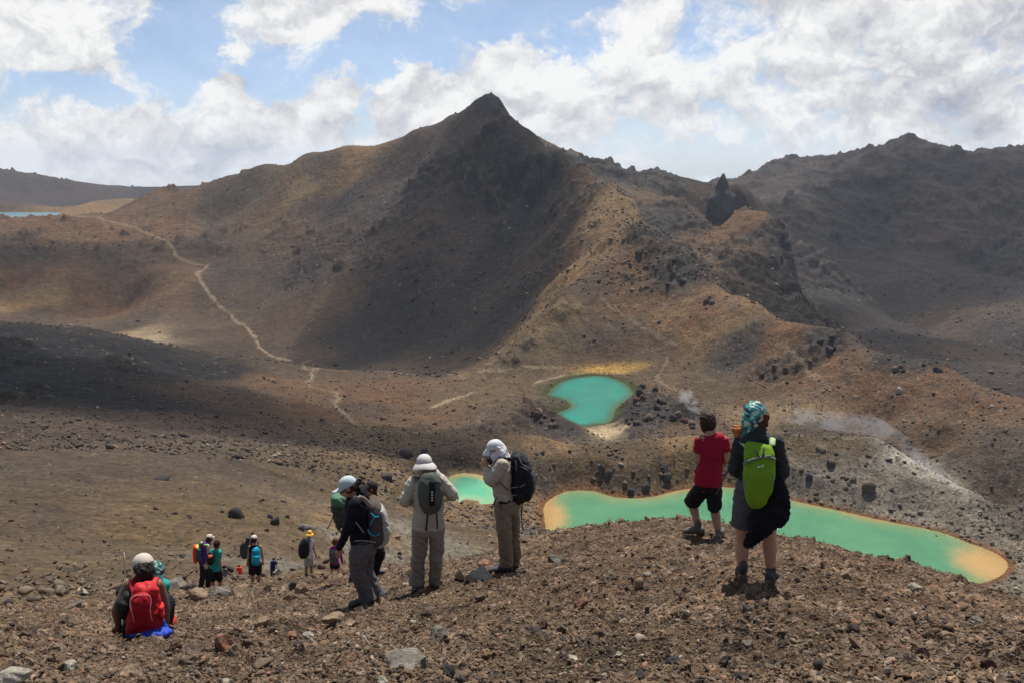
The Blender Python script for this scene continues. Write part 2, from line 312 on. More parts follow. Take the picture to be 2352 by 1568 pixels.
# drop near-duplicates, then solve a multiquadric surface
keep = []
for i in range(len(CT)):
    if all(abs(CT[i, 0] - CT[j, 0]) + abs(CT[i, 1] - CT[j, 1]) > .006 for j in keep): keep.append(i)
CT = CT[keep]; NP = len(CT); CK = 0.012
D = np.sqrt((CT[:, None, 0] - CT[None, :, 0]) ** 2 + (CT[:, None, 1] - CT[None, :, 1]) ** 2 + CK ** 2)
A = np.zeros((NP + 3, NP + 3)); A[:NP, :NP] = D - np.eye(NP) * 2e-4
Pm = np.stack([np.ones(NP), CT[:, 0], CT[:, 1]], 1); A[:NP, NP:] = Pm; A[NP:, :NP] = Pm.T
W = np.linalg.solve(A, np.concatenate([CT[:, 2], np.zeros(3)]))
GA = np.linspace(-.92, .92, 460); GL = np.linspace(0.0, 9.2, 920)
ge = np.zeros((len(GA), len(GL)))
for i, a in enumerate(GA):
    d = np.sqrt((a - CT[None, :, 0]) ** 2 + (GL[:, None] - CT[None, :, 1]) ** 2 + CK ** 2)
    ac = min(max(a, -.74), .74)
    ge[i] = d @ W[:NP] + W[NP] + W[NP + 1] * a + W[NP + 2] * GL
def cub(grid, a, l):
    fa = np.clip((a - GA[0]) / (GA[1] - GA[0]), 1, len(GA) - 3.001); fl = np.clip((l - GL[0]) / (GL[1] - GL[0]), 1, len(GL) - 3.001)
    ia = fa.astype(int); il = fl.astype(int); ta = fa - ia; tl = fl - il
    def w(t): return [(-t + 2 * t * t - t ** 3) / 2, (2 - 5 * t * t + 3 * t ** 3) / 2, (t + 4 * t * t - 3 * t ** 3) / 2, (-t * t + t ** 3) / 2]
    wa = w(ta); wl = w(tl); o = 0
    for i in range(4):
        for j in range(4): o = o + wa[i] * wl[j] * grid[ia + i - 1, il + j - 1]
    return o
def base_e(a, l): return cub(ge, np.asarray(a, float), np.asarray(l, float))
LL = np.linspace(math.log(2.5), math.log(3200), 2600)
def hit(x, y, rmin=3.0):
    """world point where the bearing of an image feature meets the smooth terrain"""
    a, e = pixae(x, y); l0 = math.log(rmin); ls = LL[LL >= l0]
    pr = base_e(np.full(ls.shape, a), ls) - e
    k = np.where(pr >= 0)[0]
    i = k[0] if len(k) else int(np.argmax(pr))
    r = math.exp(ls[i]); return np.array([r * math.sin(a), r * math.cos(a), r * float(base_e([a], [ls[i]])[0])]), a, ls[i]

# ---------------- paint table: x, y, min range, colour, ruggedness, boulders
COL = dict(fg=(.118, .088, .059), fgr=(.120, .085, .058), olive=(.100, .076, .050), tan=(.178, .126, .074), brown=(.108, .071, .046), dkbrown=(.066, .050, .041), slate=(.040, .035, .036), flow=(.017, .017, .020),
           rust=(.132, .079, .049), orange=(.20, .140, .080), pale=(.27, .22, .15), grey=(.150, .140, .122), white=(.36, .35, .32), purple=(.072, .055, .050), dull=(.078, .060, .047), far=(.056, .047, .048), ochre=(.112, .082, .048), gold=(.36, .24, .08), crag=(.040, .040, .043))
PT = [  # foreground
 (200, 1500, 4, 'fg', .3, 0), (700, 1450, 4, 'fg', .3, 0), (1200, 1450, 4, 'fg', .3, 0), (1700, 1450, 4, 'fgr', .3, 0), (2200, 1450, 4, 'fgr', .3, 0), (1500, 1260, 6, 'fgr', .3, 0), (2000, 1320, 6, 'fgr', .3, 0), (950, 1350, 6, 'fg', .3, 0), (500, 1390, 6, 'fg', .3, 0),
 # left valley side
 (100, 1370, 25, 'fg', .2, .3), (300, 1370, 25, 'fg', .2, .3), (100, 1320, 60, 'olive', .2, .3), (300, 1300, 60, 'olive', .2, .3), (560, 1320, 30, 'fg', .2, .3), (700, 1320, 20, 'fg', .2, .3), (400, 1200, 60, 'olive', .2, .5), (480, 1170, 60, 'ochre', .15, .3), (340, 1215, 60, 'ochre', .15, .3), (650, 1190, 60, 'ochre', .2, .7), (560, 1150, 60, 'olive', .2, .6), (100, 1200, 60, 'dull', .3, .5), (200, 1080, 60, 'dull', .35, .4), (50, 1080, 60, 'dull', .4, .4),
 (500, 1060, 60, 'dull', .3, .3), (760, 1100, 60, 'olive', .3, .7), (900, 1030, 60, 'olive', .35, .6), (680, 1290, 40, 'grey', .1, .2), (850, 1270, 40, 'grey', .2, .5), (960, 1230, 60, 'grey', .5, .7), (1080, 1220, 60, 'olive', .5, .8), (1200, 1230, 60, 'grey', .5, 1.), (1000, 1170, 60, 'tan', .4, .5), (900, 1130, 60, 'ochre', .3, .5), (1190, 1130, 60, 'tan', .2, .9),
 (820, 1215, 60, 'tan', .4, .7), (950, 1080, 60, 'tan', .2, .4),
 # flow
 (50, 800, 200, 'flow', .7, .1), (250, 820, 200, 'flow', .7, .1), (400, 850, 200, 'flow', .7, .1), (100, 900, 200, 'flow', .7, .1), (300, 930, 200, 'flow', .5, .1), (500, 860, 200, 'flow', .6, .2), (0, 960, 200, 'dkbrown', .6, .2), (200, 980, 200, 'dkbrown', .5, .3), (420, 970, 200, 'dkbrown', .5, .3), (560, 920, 200, 'dkbrown', .5, .3), (620, 880, 200, 'brown', .4, .3), (700, 940, 200, 'brown', .5, .2), (620, 1000, 200, 'dkbrown', .4, .3),
 (850, 910, 200, 'brown', .45, .3), (950, 890, 200, 'brown', .4, .3), (850, 950, 200, 'dkbrown', .5, .3), (1000, 960, 200, 'brown', .4, .3), (1060, 910, 200, 'olive', .3, .3), (1130, 960, 200, 'dull', .3, .3), (760, 870, 300, 'dull', .3, .2), (900, 842, 300, 'dull', .2, .1), (1020, 850, 300, 'dull', .2, .2),
 # basin
 (340, 770, 610, 'pale', .02, 0), (330, 768, 610, 'pale', .02, 0), (420, 770, 610, 'dkbrown', .1, 0), (500, 770, 610, 'dkbrown', .1, 0), (260, 758, 610, 'dkbrown', .1, 0), (480, 810, 610, 'dkbrown', .1, 0), (650, 770, 610, 'dkbrown', .08, .05), (800, 760, 610, 'slate', .08, .05), (850, 820, 500, 'slate', .08, .05), (720, 820, 500, 'dkbrown', .08, .05), (100, 742, 610, 'dull', .08, 0), (300, 738, 610, 'dull', .08, 0), (500, 740, 610, 'dull', .08, 0),
 (60, 718, 610, 'dkbrown', .15, 0), (400, 700, 610, 'brown', .15, 0), (600, 712, 610, 'dull', .1, 0), (750, 710, 610, 'dull', .1, .05), (40, 690, 610, 'orange', .2, 0), (120, 670, 610, 'orange', .2, 0), (60, 655, 610, 'rust', .2, 0), (200, 690, 610, 'rust', .2, 0), (250, 670, 610, 'rust', .2, 0), (330, 670, 610, 'rust', .2, 0), (450, 675, 610, 'dkbrown', .2, 0), (400, 640, 610, 'rust', .2, 0), (180, 640, 610, 'rust', .2, 0), (550, 640, 610, 'dkbrown', .3, .1), (600, 680, 610, 'dull', .15, .1),
 # left hill
 (50, 600, 900, 'dkbrown', .8, .6), (150, 570, 900, 'brown', .9, .7), (250, 600, 900, 'dkbrown', .7, .5), (100, 530, 900, 'brown', .7, .6), (250, 530, 900, 'rust', .7, .5), (370, 520, 900, 'rust', .7, .5), (400, 560, 900, 'brown', .8, .5), (480, 560, 900, 'dkbrown', .8, .5), (380, 480, 1100, 'brown', .6, .5), (300, 490, 1200, 'brown', .4, .4),
 (100, 420, 1700, 'far', .9, .2), (250, 445, 1700, 'far', .3, .0), (60, 450, 1700, 'far', .5, .0), (150, 475, 1700, 'tan', .1, .0), (400, 445, 1700, 'slate', .3, .0),
 # peak
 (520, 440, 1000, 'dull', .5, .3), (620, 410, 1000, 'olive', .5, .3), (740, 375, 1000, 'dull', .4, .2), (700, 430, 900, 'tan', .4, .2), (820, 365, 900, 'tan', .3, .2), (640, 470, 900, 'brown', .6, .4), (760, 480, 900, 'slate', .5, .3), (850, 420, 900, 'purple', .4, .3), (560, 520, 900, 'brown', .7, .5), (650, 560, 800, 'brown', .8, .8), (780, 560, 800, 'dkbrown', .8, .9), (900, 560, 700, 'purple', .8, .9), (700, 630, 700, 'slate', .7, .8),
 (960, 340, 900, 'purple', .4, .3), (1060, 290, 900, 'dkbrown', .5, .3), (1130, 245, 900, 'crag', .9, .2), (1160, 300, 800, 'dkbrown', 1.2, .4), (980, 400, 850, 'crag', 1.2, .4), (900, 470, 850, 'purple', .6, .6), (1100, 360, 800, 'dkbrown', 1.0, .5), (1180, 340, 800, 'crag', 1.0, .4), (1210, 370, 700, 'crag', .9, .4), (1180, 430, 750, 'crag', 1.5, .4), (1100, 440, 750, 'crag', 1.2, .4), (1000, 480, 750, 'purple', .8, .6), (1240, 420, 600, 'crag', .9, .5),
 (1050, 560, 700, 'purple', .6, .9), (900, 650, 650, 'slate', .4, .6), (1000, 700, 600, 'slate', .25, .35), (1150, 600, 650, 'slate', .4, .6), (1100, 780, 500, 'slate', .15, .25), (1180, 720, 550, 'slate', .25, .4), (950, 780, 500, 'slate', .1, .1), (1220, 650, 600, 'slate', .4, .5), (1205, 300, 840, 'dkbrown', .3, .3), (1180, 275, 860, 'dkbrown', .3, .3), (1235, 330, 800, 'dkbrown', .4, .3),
 # sunny right flank
 (1300, 480, 430, 'dkbrown', 1.0, .7), (1340, 440, 430, 'brown', 1.0, .7), (1280, 540, 430, 'dkbrown', .8, .8), (1380, 500, 430, 'tan', .8, .6), (1400, 560, 430, 'tan', .6, .6), (1320, 600, 430, 'brown', .6, .7), (1360, 650, 430, 'dull', .5, .5), (1290, 660, 430, 'tan', .5, .5), (1450, 620, 430, 'brown', .8, .8), (1480, 560, 430, 'crag', 1.2, .8), (1560, 640, 430, 'crag', 1.2, .9), (1440, 700, 430, 'brown', .6, .9),
 (1220, 780, 430, 'tan', .9, .2), (1260, 740, 430, 'tan', .9, .2), (1180, 830, 430, 'olive', .9, .2), (1300, 790, 430, 'olive', .7, .5), (1380, 780, 430, 'dull', .5, 1.), (1450, 760, 430, 'dull', .5, 1.), (1500, 830, 430, 'dull', .4, 1.), (1400, 830, 430, 'brown', .3, .9), (1520, 740, 430, 'tan', .5, .6), (1600, 720, 430, 'rust', .7, .8), (1650, 760, 430, 'tan', .6, .6), (1700, 830, 430, 'crag', .9, .9), (1790, 850, 430, 'brown', 1.1, .9),
 (1560, 850, 430, 'olive', .4, .3), (1620, 900, 400, 'olive', .4, .3), (1700, 920, 390, 'brown', .6, .6), (1800, 800, 430, 'rust', .6, .6), (1880, 800, 430, 'crag', 1.1, .9), (1900, 850, 400, 'rust', .7, .7), (2000, 880, 380, 'rust', .6, .9), (2100, 900, 360, 'rust', .6, .9), (2250, 950, 350, 'rust', .6, .9), (1850, 940, 370, 'tan', .6, .6), (2000, 960, 360, 'brown', .6, .8), (2200, 1020, 330, 'brown', .5, .8), (2300, 1050, 300, 'dull', .5, .8), (2320, 1150, 255, 'dull', .5, .8), (2060, 845, 380, 'crag', .9, .9),
 (1750, 960, 360, 'tan', .4, .4), (1900, 985, 350, 'dull', .5, .6),
 # lake hills
 (1250, 1020, 270, 'tan', .15, .2), (1120, 1020, 270, 'olive', .15, .3), (1350, 1050, 270, 'olive', .35, .7), (1500, 1040, 270, 'olive', .35, .6), (1450, 1100, 270, 'olive', .4, 1.), (1250, 1080, 270, 'dull', .3, .7), (1600, 1030, 270, 'tan', .3, .5), (1850, 1030, 270, 'olive', .3, .5), (1750, 1080, 260, 'olive', .3, .7), (1950, 1030, 270, 'olive', .2, .5), (1870, 1090, 260, 'grey', .3, .8), (1980, 1100, 260, 'grey', .35, 1.), (2080, 1090, 250, 'grey', .3, .4), (2180, 1110, 250, 'white', .3, .3), (2080, 1060, 250, 'white', .3, .3), (2130, 1120, 250, 'grey', .3, .3),
 (2200, 1190, 240, 'grey', .4, 1.), (2300, 1230, 230, 'grey', .4, 1.), (1340, 1120, 260, 'rust', .2, .8), (1060, 1070, 260, 'dull', .15, .5), (1180, 990, 330, 'dkbrown', .9, .4), (1240, 960, 340, 'dkbrown', 1.0, .6), (1290, 985, 330, 'crag', 1.0, .5), (1200, 940, 380, 'dull', .4, .4), (1480, 940, 340, 'crag', 1.05, 1.), (1440, 960, 340, 'crag', 1.05, 1.), (1560, 960, 340, 'crag', 1.05, 1.), (1530, 915, 340, 'brown', .9, .9), (1600, 990, 330, 'brown', .6, .6), (1395, 990, 330, 'pale', .1, 0.), (1480, 985, 330, 'crag', 1.2, .9),
 # behind the ridge
 (1280, 345, 1100, 'dull', .7, .2), (1400, 400, 1100, 'crag', 1.2, .2), (1500, 420, 1000, 'crag', 1.2, .4), (1480, 450, 1000, 'olive', .8, .3), (1600, 432, 1000, 'dkbrown', .35, .4), (1655, 435, 1000, 'dkbrown', .3, .3), (1560, 415, 1000, 'dkbrown', .5, .3), (1560, 480, 850, 'brown', 1.0, .3), (1560, 530, 850, 'crag', 1.2, .3), (1700, 500, 850, 'brown', .8, .3), (1760, 515, 850, 'rust', .7, .3), (1620, 560, 820, 'rust', .9, .5), (1650, 590, 760, 'brown', 1.0, .4), (1750, 570, 800, 'crag', 1.7, .4), (1790, 640, 750, 'crag', 1.8, .3), (1740, 640, 750, 'crag', 1.5, .5), (1690, 640, 700, 'dull', 1.2, .6), (1820, 700, 740, 'crag', 1.2, .4),
 (1880, 620, 1000, 'crag', 1.2, .3), (1900, 680, 950, 'crag', .9, .3), (1960, 690, 900, 'crag', .8, .3), (1980, 760, 760, 'slate', .3, .2), (1930, 730, 700, 'slate', .3, .1), (2000, 740, 700, 'slate', .3, .1), (1880, 740, 650, 'slate', .4, .1), (2150, 830, 640, 'slate', .2, .1), (2300, 880, 560, 'slate', .2, .1), (2050, 770, 760, 'slate', .3, .1), (2250, 820, 700, 'dull', .2, .1),
 (1800, 400, 1400, 'far', .9, .3), (1750, 450, 1300, 'far', .6, .3), (1850, 500, 1200, 'far', 1.1, .3), (1950, 500, 1200, 'crag', 1.3, .3), (2050, 430, 1300, 'slate', 1.0, .2), (2080, 350, 1400, 'slate', 1.0, .2), (2000, 560, 1200, 'crag', 1.0, .2), (1970, 450, 1300, 'slate', 1.0, .2), (2150, 480, 1300, 'dull', 1.0, .2), (2100, 600, 1100, 'far', .5, .5), (2250, 650, 1100, 'far', .5, .6), (2200, 400, 1300, 'slate', .9, .2), (2300, 400, 1300, 'far', .8, .2), (2300, 480, 1200, 'purple', 1.2, .2), (2280, 590, 1100, 'crag', 1.3, .2), (2330, 620, 1100, 'crag', 1.2, .2), (2200, 560, 1100, 'purple', 1.0, .2),
 (2050, 700, 1000, 'far', .4, .8), (2200, 740, 900, 'dull', .4, .9), (2330, 760, 860, 'far', .4, .9), (1950, 600, 1100, 'far', .5, .4), (2350, 550, 1100, 'purple', 1.2, .2)]
PA = []
for (x, y, r0, c, ru, bo) in PT:
    _, a, l = hit(x, y, r0); PA.append((a, l, *COL[c], ru, bo))
PA = np.array(PA)
ga = GA[::2]; gl = GL[::2]
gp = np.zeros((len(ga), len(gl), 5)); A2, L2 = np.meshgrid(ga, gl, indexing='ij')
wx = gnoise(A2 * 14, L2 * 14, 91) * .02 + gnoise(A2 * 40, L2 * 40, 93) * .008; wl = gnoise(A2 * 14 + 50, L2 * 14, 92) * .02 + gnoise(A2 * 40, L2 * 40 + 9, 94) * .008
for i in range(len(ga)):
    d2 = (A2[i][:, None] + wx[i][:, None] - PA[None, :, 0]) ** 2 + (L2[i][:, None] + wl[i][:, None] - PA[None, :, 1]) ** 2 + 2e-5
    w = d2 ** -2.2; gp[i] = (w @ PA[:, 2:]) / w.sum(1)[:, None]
def paint(a, l):
    fa = np.clip((a - ga[0]) / (ga[1] - ga[0]), 0, len(ga) - 1.001); fl = np.clip((l - gl[0]) / (gl[1] - gl[0]), 0, len(gl) - 1.001)
    ia = fa.astype(int); il = fl.astype(int); ta = (fa - ia)[..., None]; tl = (fl - il)[..., None]
    return (gp[ia, il] * (1 - ta) + gp[ia + 1, il] * ta) * (1 - tl) + (gp[ia, il + 1] * (1 - ta) + gp[ia + 1, il + 1] * ta) * tl

# ---------------- lakes: outlines as world polygons on a level plane
def on_plane(x, y, z):
    a, e = pixae(x, y); r = z / e; return (r * math.sin(a), r * math.cos(a))
c7 = lambda p: ((1600 + p[0] / 1.1467) * .6442, (1200 + p[1] / 1.1467) * .6442)
c5 = lambda p: ((1400 + p[0] / 2.7036) * .6442, (1550 + p[1] / 2.7036) * .6442)
BIG = [c7(p) for p in [(402, 820), (396, 770), (388, 700), (408, 668), (440, 648), (480, 631), (540, 627), (600, 631), (640, 645), (680, 656), (740, 660), (800, 658), (850, 650), (900, 636), (950, 625), (1000, 618), (1090, 614), (1165, 618), (1280, 640),
      (1390, 665), (1450, 679), (1550, 700), (1650, 722), (1750, 745), (1850, 765), (1930, 780), (2000, 795), (2060, 815), (2120, 840), (2180, 860), (2240, 885), (2280, 915), (2287, 940), (2270, 965), (2240, 984), (2200, 1000), (2150, 1012),
      (2050, 1020), (1900, 1010), (1700, 1000), (1400, 970), (1000, 920), (700, 880), (500, 860)]]
UP = [c7(p) for p in [(405, 238), (430, 205), (470, 180), (520, 166), (600, 158), (660, 166), (712, 186), (745, 212), (754, 235), (722, 262), (692, 285), (680, 300), (672, 330), (650, 352), (600, 358), (560, 366), (520, 362), (490, 352), (455, 345), (440, 318), (470, 300), (500, 283), (482, 262), (445, 248)]]
SM = [c5(p) for p in [(505, 440), (560, 392), (620, 372), (700, 366), (800, 374), (880, 395), (950, 430), (1010, 490), (1030, 560), (1010, 620), (960, 655), (840, 664), (828, 628), (700, 612), (640, 640), (590, 615), (540, 560), (508, 500)]]
BL = [(0, 487.5), (150, 488), (225, 490), (200, 493), (130, 499), (60, 506), (-400, 507), (-500, 490), (-350, 487)]
LAKES = [('big', BIG, -120.0, 11.0), ('upper', UP, -118.0, 13.0), ('small', SM, -112.0, 8.0), ('blue', BL, -100.0, 14.0)]
def densify(P, step):
    """closed Catmull-Rom"""
    P = np.array(P); n = len(P); o = []
    for i in range(n):
        p0, p1, p2, p3 = P[i - 1], P[i], P[(i + 1) % n], P[(i + 2) % n]; k = max(1, int(np.linalg.norm(p2 - p1) / step))
        for j in range(k):
            t = j / k; o.append(.5 * (2 * p1 + (p2 - p0) * t + (2 * p0 - 5 * p1 + 4 * p2 - p3) * t * t + (3 * p1 - p0 - 3 * p2 + p3) * t ** 3))
    return np.array(o)
def sdf(P, X, Y):
    d = np.full(X.shape, 1e9); ins = np.zeros(X.shape, bool); n = len(P)
    for i in range(n):
        ax, ay = P[i]; bx, by = P[(i + 1) % n]; ex, ey = bx - ax, by - ay
        t = np.clip(((X - ax) * ex + (Y - ay) * ey) / (ex * ex + ey * ey + 1e-12), 0, 1)
        d = np.minimum(d, np.hypot(X - ax - t * ex, Y - ay - t * ey))
        c = ((ay > Y) != (by > Y)) & (X < ex * (Y - ay) / (ey + (1e-12 if ey >= 0 else -1e-12)) + ax); ins ^= c
    return np.where(ins, -d, d)
LK_POLY = []
for nm, px, z, wd in LAKES:
    P = densify([on_plane(x, y, z) for x, y in px], 3.0 if nm != 'blue' else 20.0)
    if nm == 'big': P[:, 1] += 0
    LK_POLY.append((nm, P, z, wd))

# ---------------- tracks, as polylines on the ground (width in metres)
TR = [([(150, 502), (225, 508), (290, 524), (330, 540), (370, 556), (400, 580), (402, 592), (425, 606), (478, 612), (472, 620), (452, 630), (462, 652), (480, 676), (505, 705), (530, 724), (555, 745), (585, 775), (597, 800), (625, 820), (665, 828)], 500, 2.2, .36),
      ([(712, 827), (694, 835), (702, 850), (722, 851), (715, 868), (708, 885), (714, 893)], 420, 2.0, .30), ([(722, 851), (800, 852), (900, 856), (1000, 860), (1060, 866), (1110, 864), (1160, 856), (1230, 856), (1290, 852)], 400, 1.8, .30),
      ([(714, 893), (770, 903), (778, 918), (768, 930), (790, 955), (820, 980)], 330, 1.9, .28), ([(820, 980), (870, 995), (960, 1000), (1010, 985)], 300, 1.6, .24),
      ([(995, 938), (1040, 920), (1085, 907)], 380, 2.4, .42), ([(1230, 893), (1290, 872), (1345, 860), (1400, 858), (1460, 850)], 400, 2.0, .42),
      ([(1530, 830), (1510, 870), (1520, 885), (1570, 915), (1640, 935), (1700, 945)], 380, 1.3, .24), ([(1380, 690), (1450, 740), (1500, 770), (1550, 800)], 440, 1.8, .24), ([(1790, 800), (1850, 860), (1900, 900)], 380, 2.2, .26),
      ([(1130, 940), (1100, 960), (1100, 975)], 330, .8, .2), ([(880, 1080), (905, 1110), (870, 1150), (845, 1180)], 150, 1.6, .21),
      ([(0, 690), (60, 672), (110, 658)], 610, 4.0, .24), ([(0, 690), (90, 680), (150, 655)], 610, 2.0, .24), ([(0, 720), (200, 745), (350, 735), (500, 722), (560, 715)], 610, 3.0, .12), ([(350, 655), (390, 645), (400, 625)], 610, 3, .18), ([(430, 640), (400, 670), (380, 690)], 610, 2.5, .18), ([(270, 690), (300, 680)], 610, 3, .24), ([(370, 735), (450, 718), (510, 712), (620, 700)], 610, 3, .14),
      ([(650, 460), (700, 425), (745, 385)], 900, 3.5, .15), ([(235, 515), (250, 545)], 900, 2.5, .2)]
TRK = []
for pts, r0, wd, br in TR: TRK.append((np.array([hit(x, y, r0)[0][:2] for x, y in pts]), wd, br))

def shape(X, Y, a, l, fine=True):
    """full ground height and colour for world points"""
    r = np.hypot(X, Y); e = base_e(a, l); z = e * r
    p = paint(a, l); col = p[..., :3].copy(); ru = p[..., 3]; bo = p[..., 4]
    near = 1 - sstep(14, 40, r); mid = sstep(30, 90, r)
    # broad relief
    far = sstep(90, 350, r)
    big = fbm(X / 95, Y / 95, 6, 5, .5, True); med = fbm(X / 30, Y / 30, 5, 9, .55)
    z = z + far * ru * (big * 7.5 + med * 3.2) * np.clip(r / 800, .25, 1.1) + mid * med * .5 * (ru + .2)
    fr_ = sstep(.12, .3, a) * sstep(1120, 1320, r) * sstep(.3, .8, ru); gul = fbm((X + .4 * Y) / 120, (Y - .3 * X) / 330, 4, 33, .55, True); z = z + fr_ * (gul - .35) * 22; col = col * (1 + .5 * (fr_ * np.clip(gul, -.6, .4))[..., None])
    # rills running down slope
    rill = fbm((X + Y * .35) / 7.0, Y / 90, 3, 31, .5, True)
    z = z + far * rill * .8 * np.clip(ru, 0, 1) 
    tone = fbm(X / 60, Y / 60, 5, 41, .6); tone2 = fbm(X / 9, Y / 9, 4, 43, .6); 
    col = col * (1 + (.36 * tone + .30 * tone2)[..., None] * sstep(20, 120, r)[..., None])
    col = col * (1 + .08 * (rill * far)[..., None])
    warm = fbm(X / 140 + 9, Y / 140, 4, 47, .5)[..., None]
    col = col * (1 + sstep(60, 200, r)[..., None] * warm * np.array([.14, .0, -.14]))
    # crags: blocky outcrops where the ground is rugged
    cr = fbm(X / 34, Y / 34, 5, 61, .6); cm = sstep(.62, 1.05, ru * .72 + cr * .9) * far
    blk, b1, b2, _a = worley(X / 5.5 + gnoise(X / 9, Y / 9, 3), Y / 5.5, 71)
    z = z + cm * ((1 - np.clip(blk, 0, 1)) * 1.5 * (b1 + .3) + 1.5 * cr)
    c2, e1, e2, _a = worley(X / 2.3 + 5, Y / 2.3 + gnoise(X / 4, Y / 4, 4) * .4, 73); z = z + cm * (1 - np.clip(c2, 0, 1)) * .9 * (e1 + .2)
    z = z + cm * (fbm(X / 15, Y / 15, 5, 75, .55, True) * 2.6 + fbm(X / 48, Y / 48, 4, 77, .5, True) * 9 * np.clip(r / 900 - .25, 0, 1))
    # layered lava: tilted benches cut into the rugged faces, dark and rusty beds
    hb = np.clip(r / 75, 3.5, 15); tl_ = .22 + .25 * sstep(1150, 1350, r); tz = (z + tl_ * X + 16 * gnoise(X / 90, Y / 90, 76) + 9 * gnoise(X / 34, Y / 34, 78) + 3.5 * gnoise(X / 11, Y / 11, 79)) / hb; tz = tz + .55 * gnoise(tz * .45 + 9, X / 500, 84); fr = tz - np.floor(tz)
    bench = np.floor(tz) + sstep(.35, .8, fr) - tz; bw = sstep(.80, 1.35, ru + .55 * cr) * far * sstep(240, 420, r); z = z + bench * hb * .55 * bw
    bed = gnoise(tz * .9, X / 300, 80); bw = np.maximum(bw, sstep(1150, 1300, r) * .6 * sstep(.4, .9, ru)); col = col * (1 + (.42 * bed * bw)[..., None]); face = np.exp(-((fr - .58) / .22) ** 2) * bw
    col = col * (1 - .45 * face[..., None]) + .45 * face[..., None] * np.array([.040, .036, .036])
    rustm = (sstep(.1, .5, gnoise(X / 60, Y / 60 + z / 30, 82)) * cm * .5)[..., None]; kk = cm[..., None] * .55
    col = col * (1 - kk) + kk * ((np.array([.056, .046, .040]) * (1 - rustm) + np.array([.105, .066, .045]) * rustm) * (.6 + .9 * b2[..., None]))
    # loose boulders at three sizes
    bo = bo * (1 + .9 * gnoise(X / 22, Y / 22, 89))
    jbx = gnoise(X / 1.1, Y / 1.1, 87) * .35; jby = gnoise(X / 1.1, Y / 1.1, 88) * .35
    for sc, seed, hgt, lo, pm in ((5.0, 81, .20, 420, .30), (2.6, 83, .26, 160, .9), (1.5, 85, .30, 60, 1.2)):
        hi = lo * 7
        d, q1, q2, an = worley(X / sc + jbx / sc, Y / sc + jby / sc, seed); on = (q1 < (bo * .55 + .02) * pm) * sstep(lo * .6, lo, r) * (1 - sstep(hi, hi * 1.3, r))
        rad = .14 + .28 * q2 ** 1.6; d = facet(d, an, q1); h = np.clip((1 - d / rad) * 1.7, 0, 1) * (1 + .35 * np.cos(an) * d / rad)
        z = z + on * h * rad * sc * hgt * 2; m = (on * (h > .15))[..., None] * .85
        lightm = (rnd(np.floor(q1 * 9999), np.floor(q2 * 9999), 3) > .93)[..., None]
        bc = np.where(lightm, np.array([.17, .145, .12]), np.array([.052, .044, .040]) + .045 * q2[..., None])
        col = col * (1 - m) + bc * m
    if fine:
        # foreground rubble: clods and stones from 4 to 30 cm
        sel = (r < 42)
        x = X[sel]; y = Y[sel]; rr = r[sel]; dz = fbm(x / 1.3, y / 1.3, 4, 101, .55) * .085 + fbm(x / .3, y / .3, 4, 103, .65) * .03
        c = col[sel]; c = c * (1 + .30 * fbm(x / 1.1, y / 1.1, 4, 107, .6))[:, None]; c = c * (1 + fbm(x / 3 + 5, y / 3, 3, 109)[:, None] * np.array([.15, 0, -.15]))
        jx = gnoise(x / .12, y / .12, 111) * .03; jy = gnoise(x / .12, y / .12, 113) * .03
        for sc, seed, pr, hh, lim in ((.42, 121, .05, .40, 42), (.19, 123, .22, .50, 42), (.10, 125, .50, .62, 30), (.055, 127, .75, .7, 16)):
            d, q1, q2, an = worley((x + jx) / sc, (y + jy) / sc, seed); d = facet(d, an, q1)
            rad = .22 + .34 * q2; on = (q1 < pr) * (1 - sstep(lim * .6, lim, rr)); h = np.clip((1 - d / rad) * 2.2, 0, 1) * (1 + .3 * np.cos(an + 1) * d / rad)
            dz = dz + on * h * rad * sc * hh; m = (on * (h > .2))[:, None]
            k = rnd(np.floor(q1 * 99999), np.floor(q2 * 99999), 7); k2 = rnd(np.floor(q1 * 99999), np.floor(q2 * 99999), 8)
            sc_ = np.array([.150, .112, .086]) * (.45 + 1.15 * k)[:, None] * (1 + (k2 - .5)[:, None] * np.array([.25, 0, -.25]))
            sc_ = np.where((k2 > .93)[:, None], np.array([.30, .235, .19]), sc_); sc_ = np.where((k2 < .06)[:, None], np.array([.055, .045, .045]), sc_); sc_ = np.where(((k2 > .90) & (k2 < .93))[:, None], np.array([.23, .14, .10]), sc_)
            c = c * (1 - m * .8) + sc_ * m * .8
        z[sel] = z[sel] + dz * (1 - sstep(26, 42, rr)); f = (1 - sstep(26, 42, rr))[:, None]; col[sel] = col[sel] * (1 - f) + c * f
    # middle-distance grit
    g1, gq, gk, _a = worley(X / .8, Y / .8, 131); gm = ((gq < .35) & (r > 20) & (r < 130)); z = z + gm * np.clip(1 - (g1 / .35) ** 2, 0, 1) * .16 * (1 - sstep(90, 130, r)) * sstep(20, 35, r)
    gk = (gm & (g1 < .3))[..., None]; col = np.where(gk, col * (.45 + 1.1 * rnd(np.floor(gq * 9999), np.floor(X * 0), 5))[..., None], col)
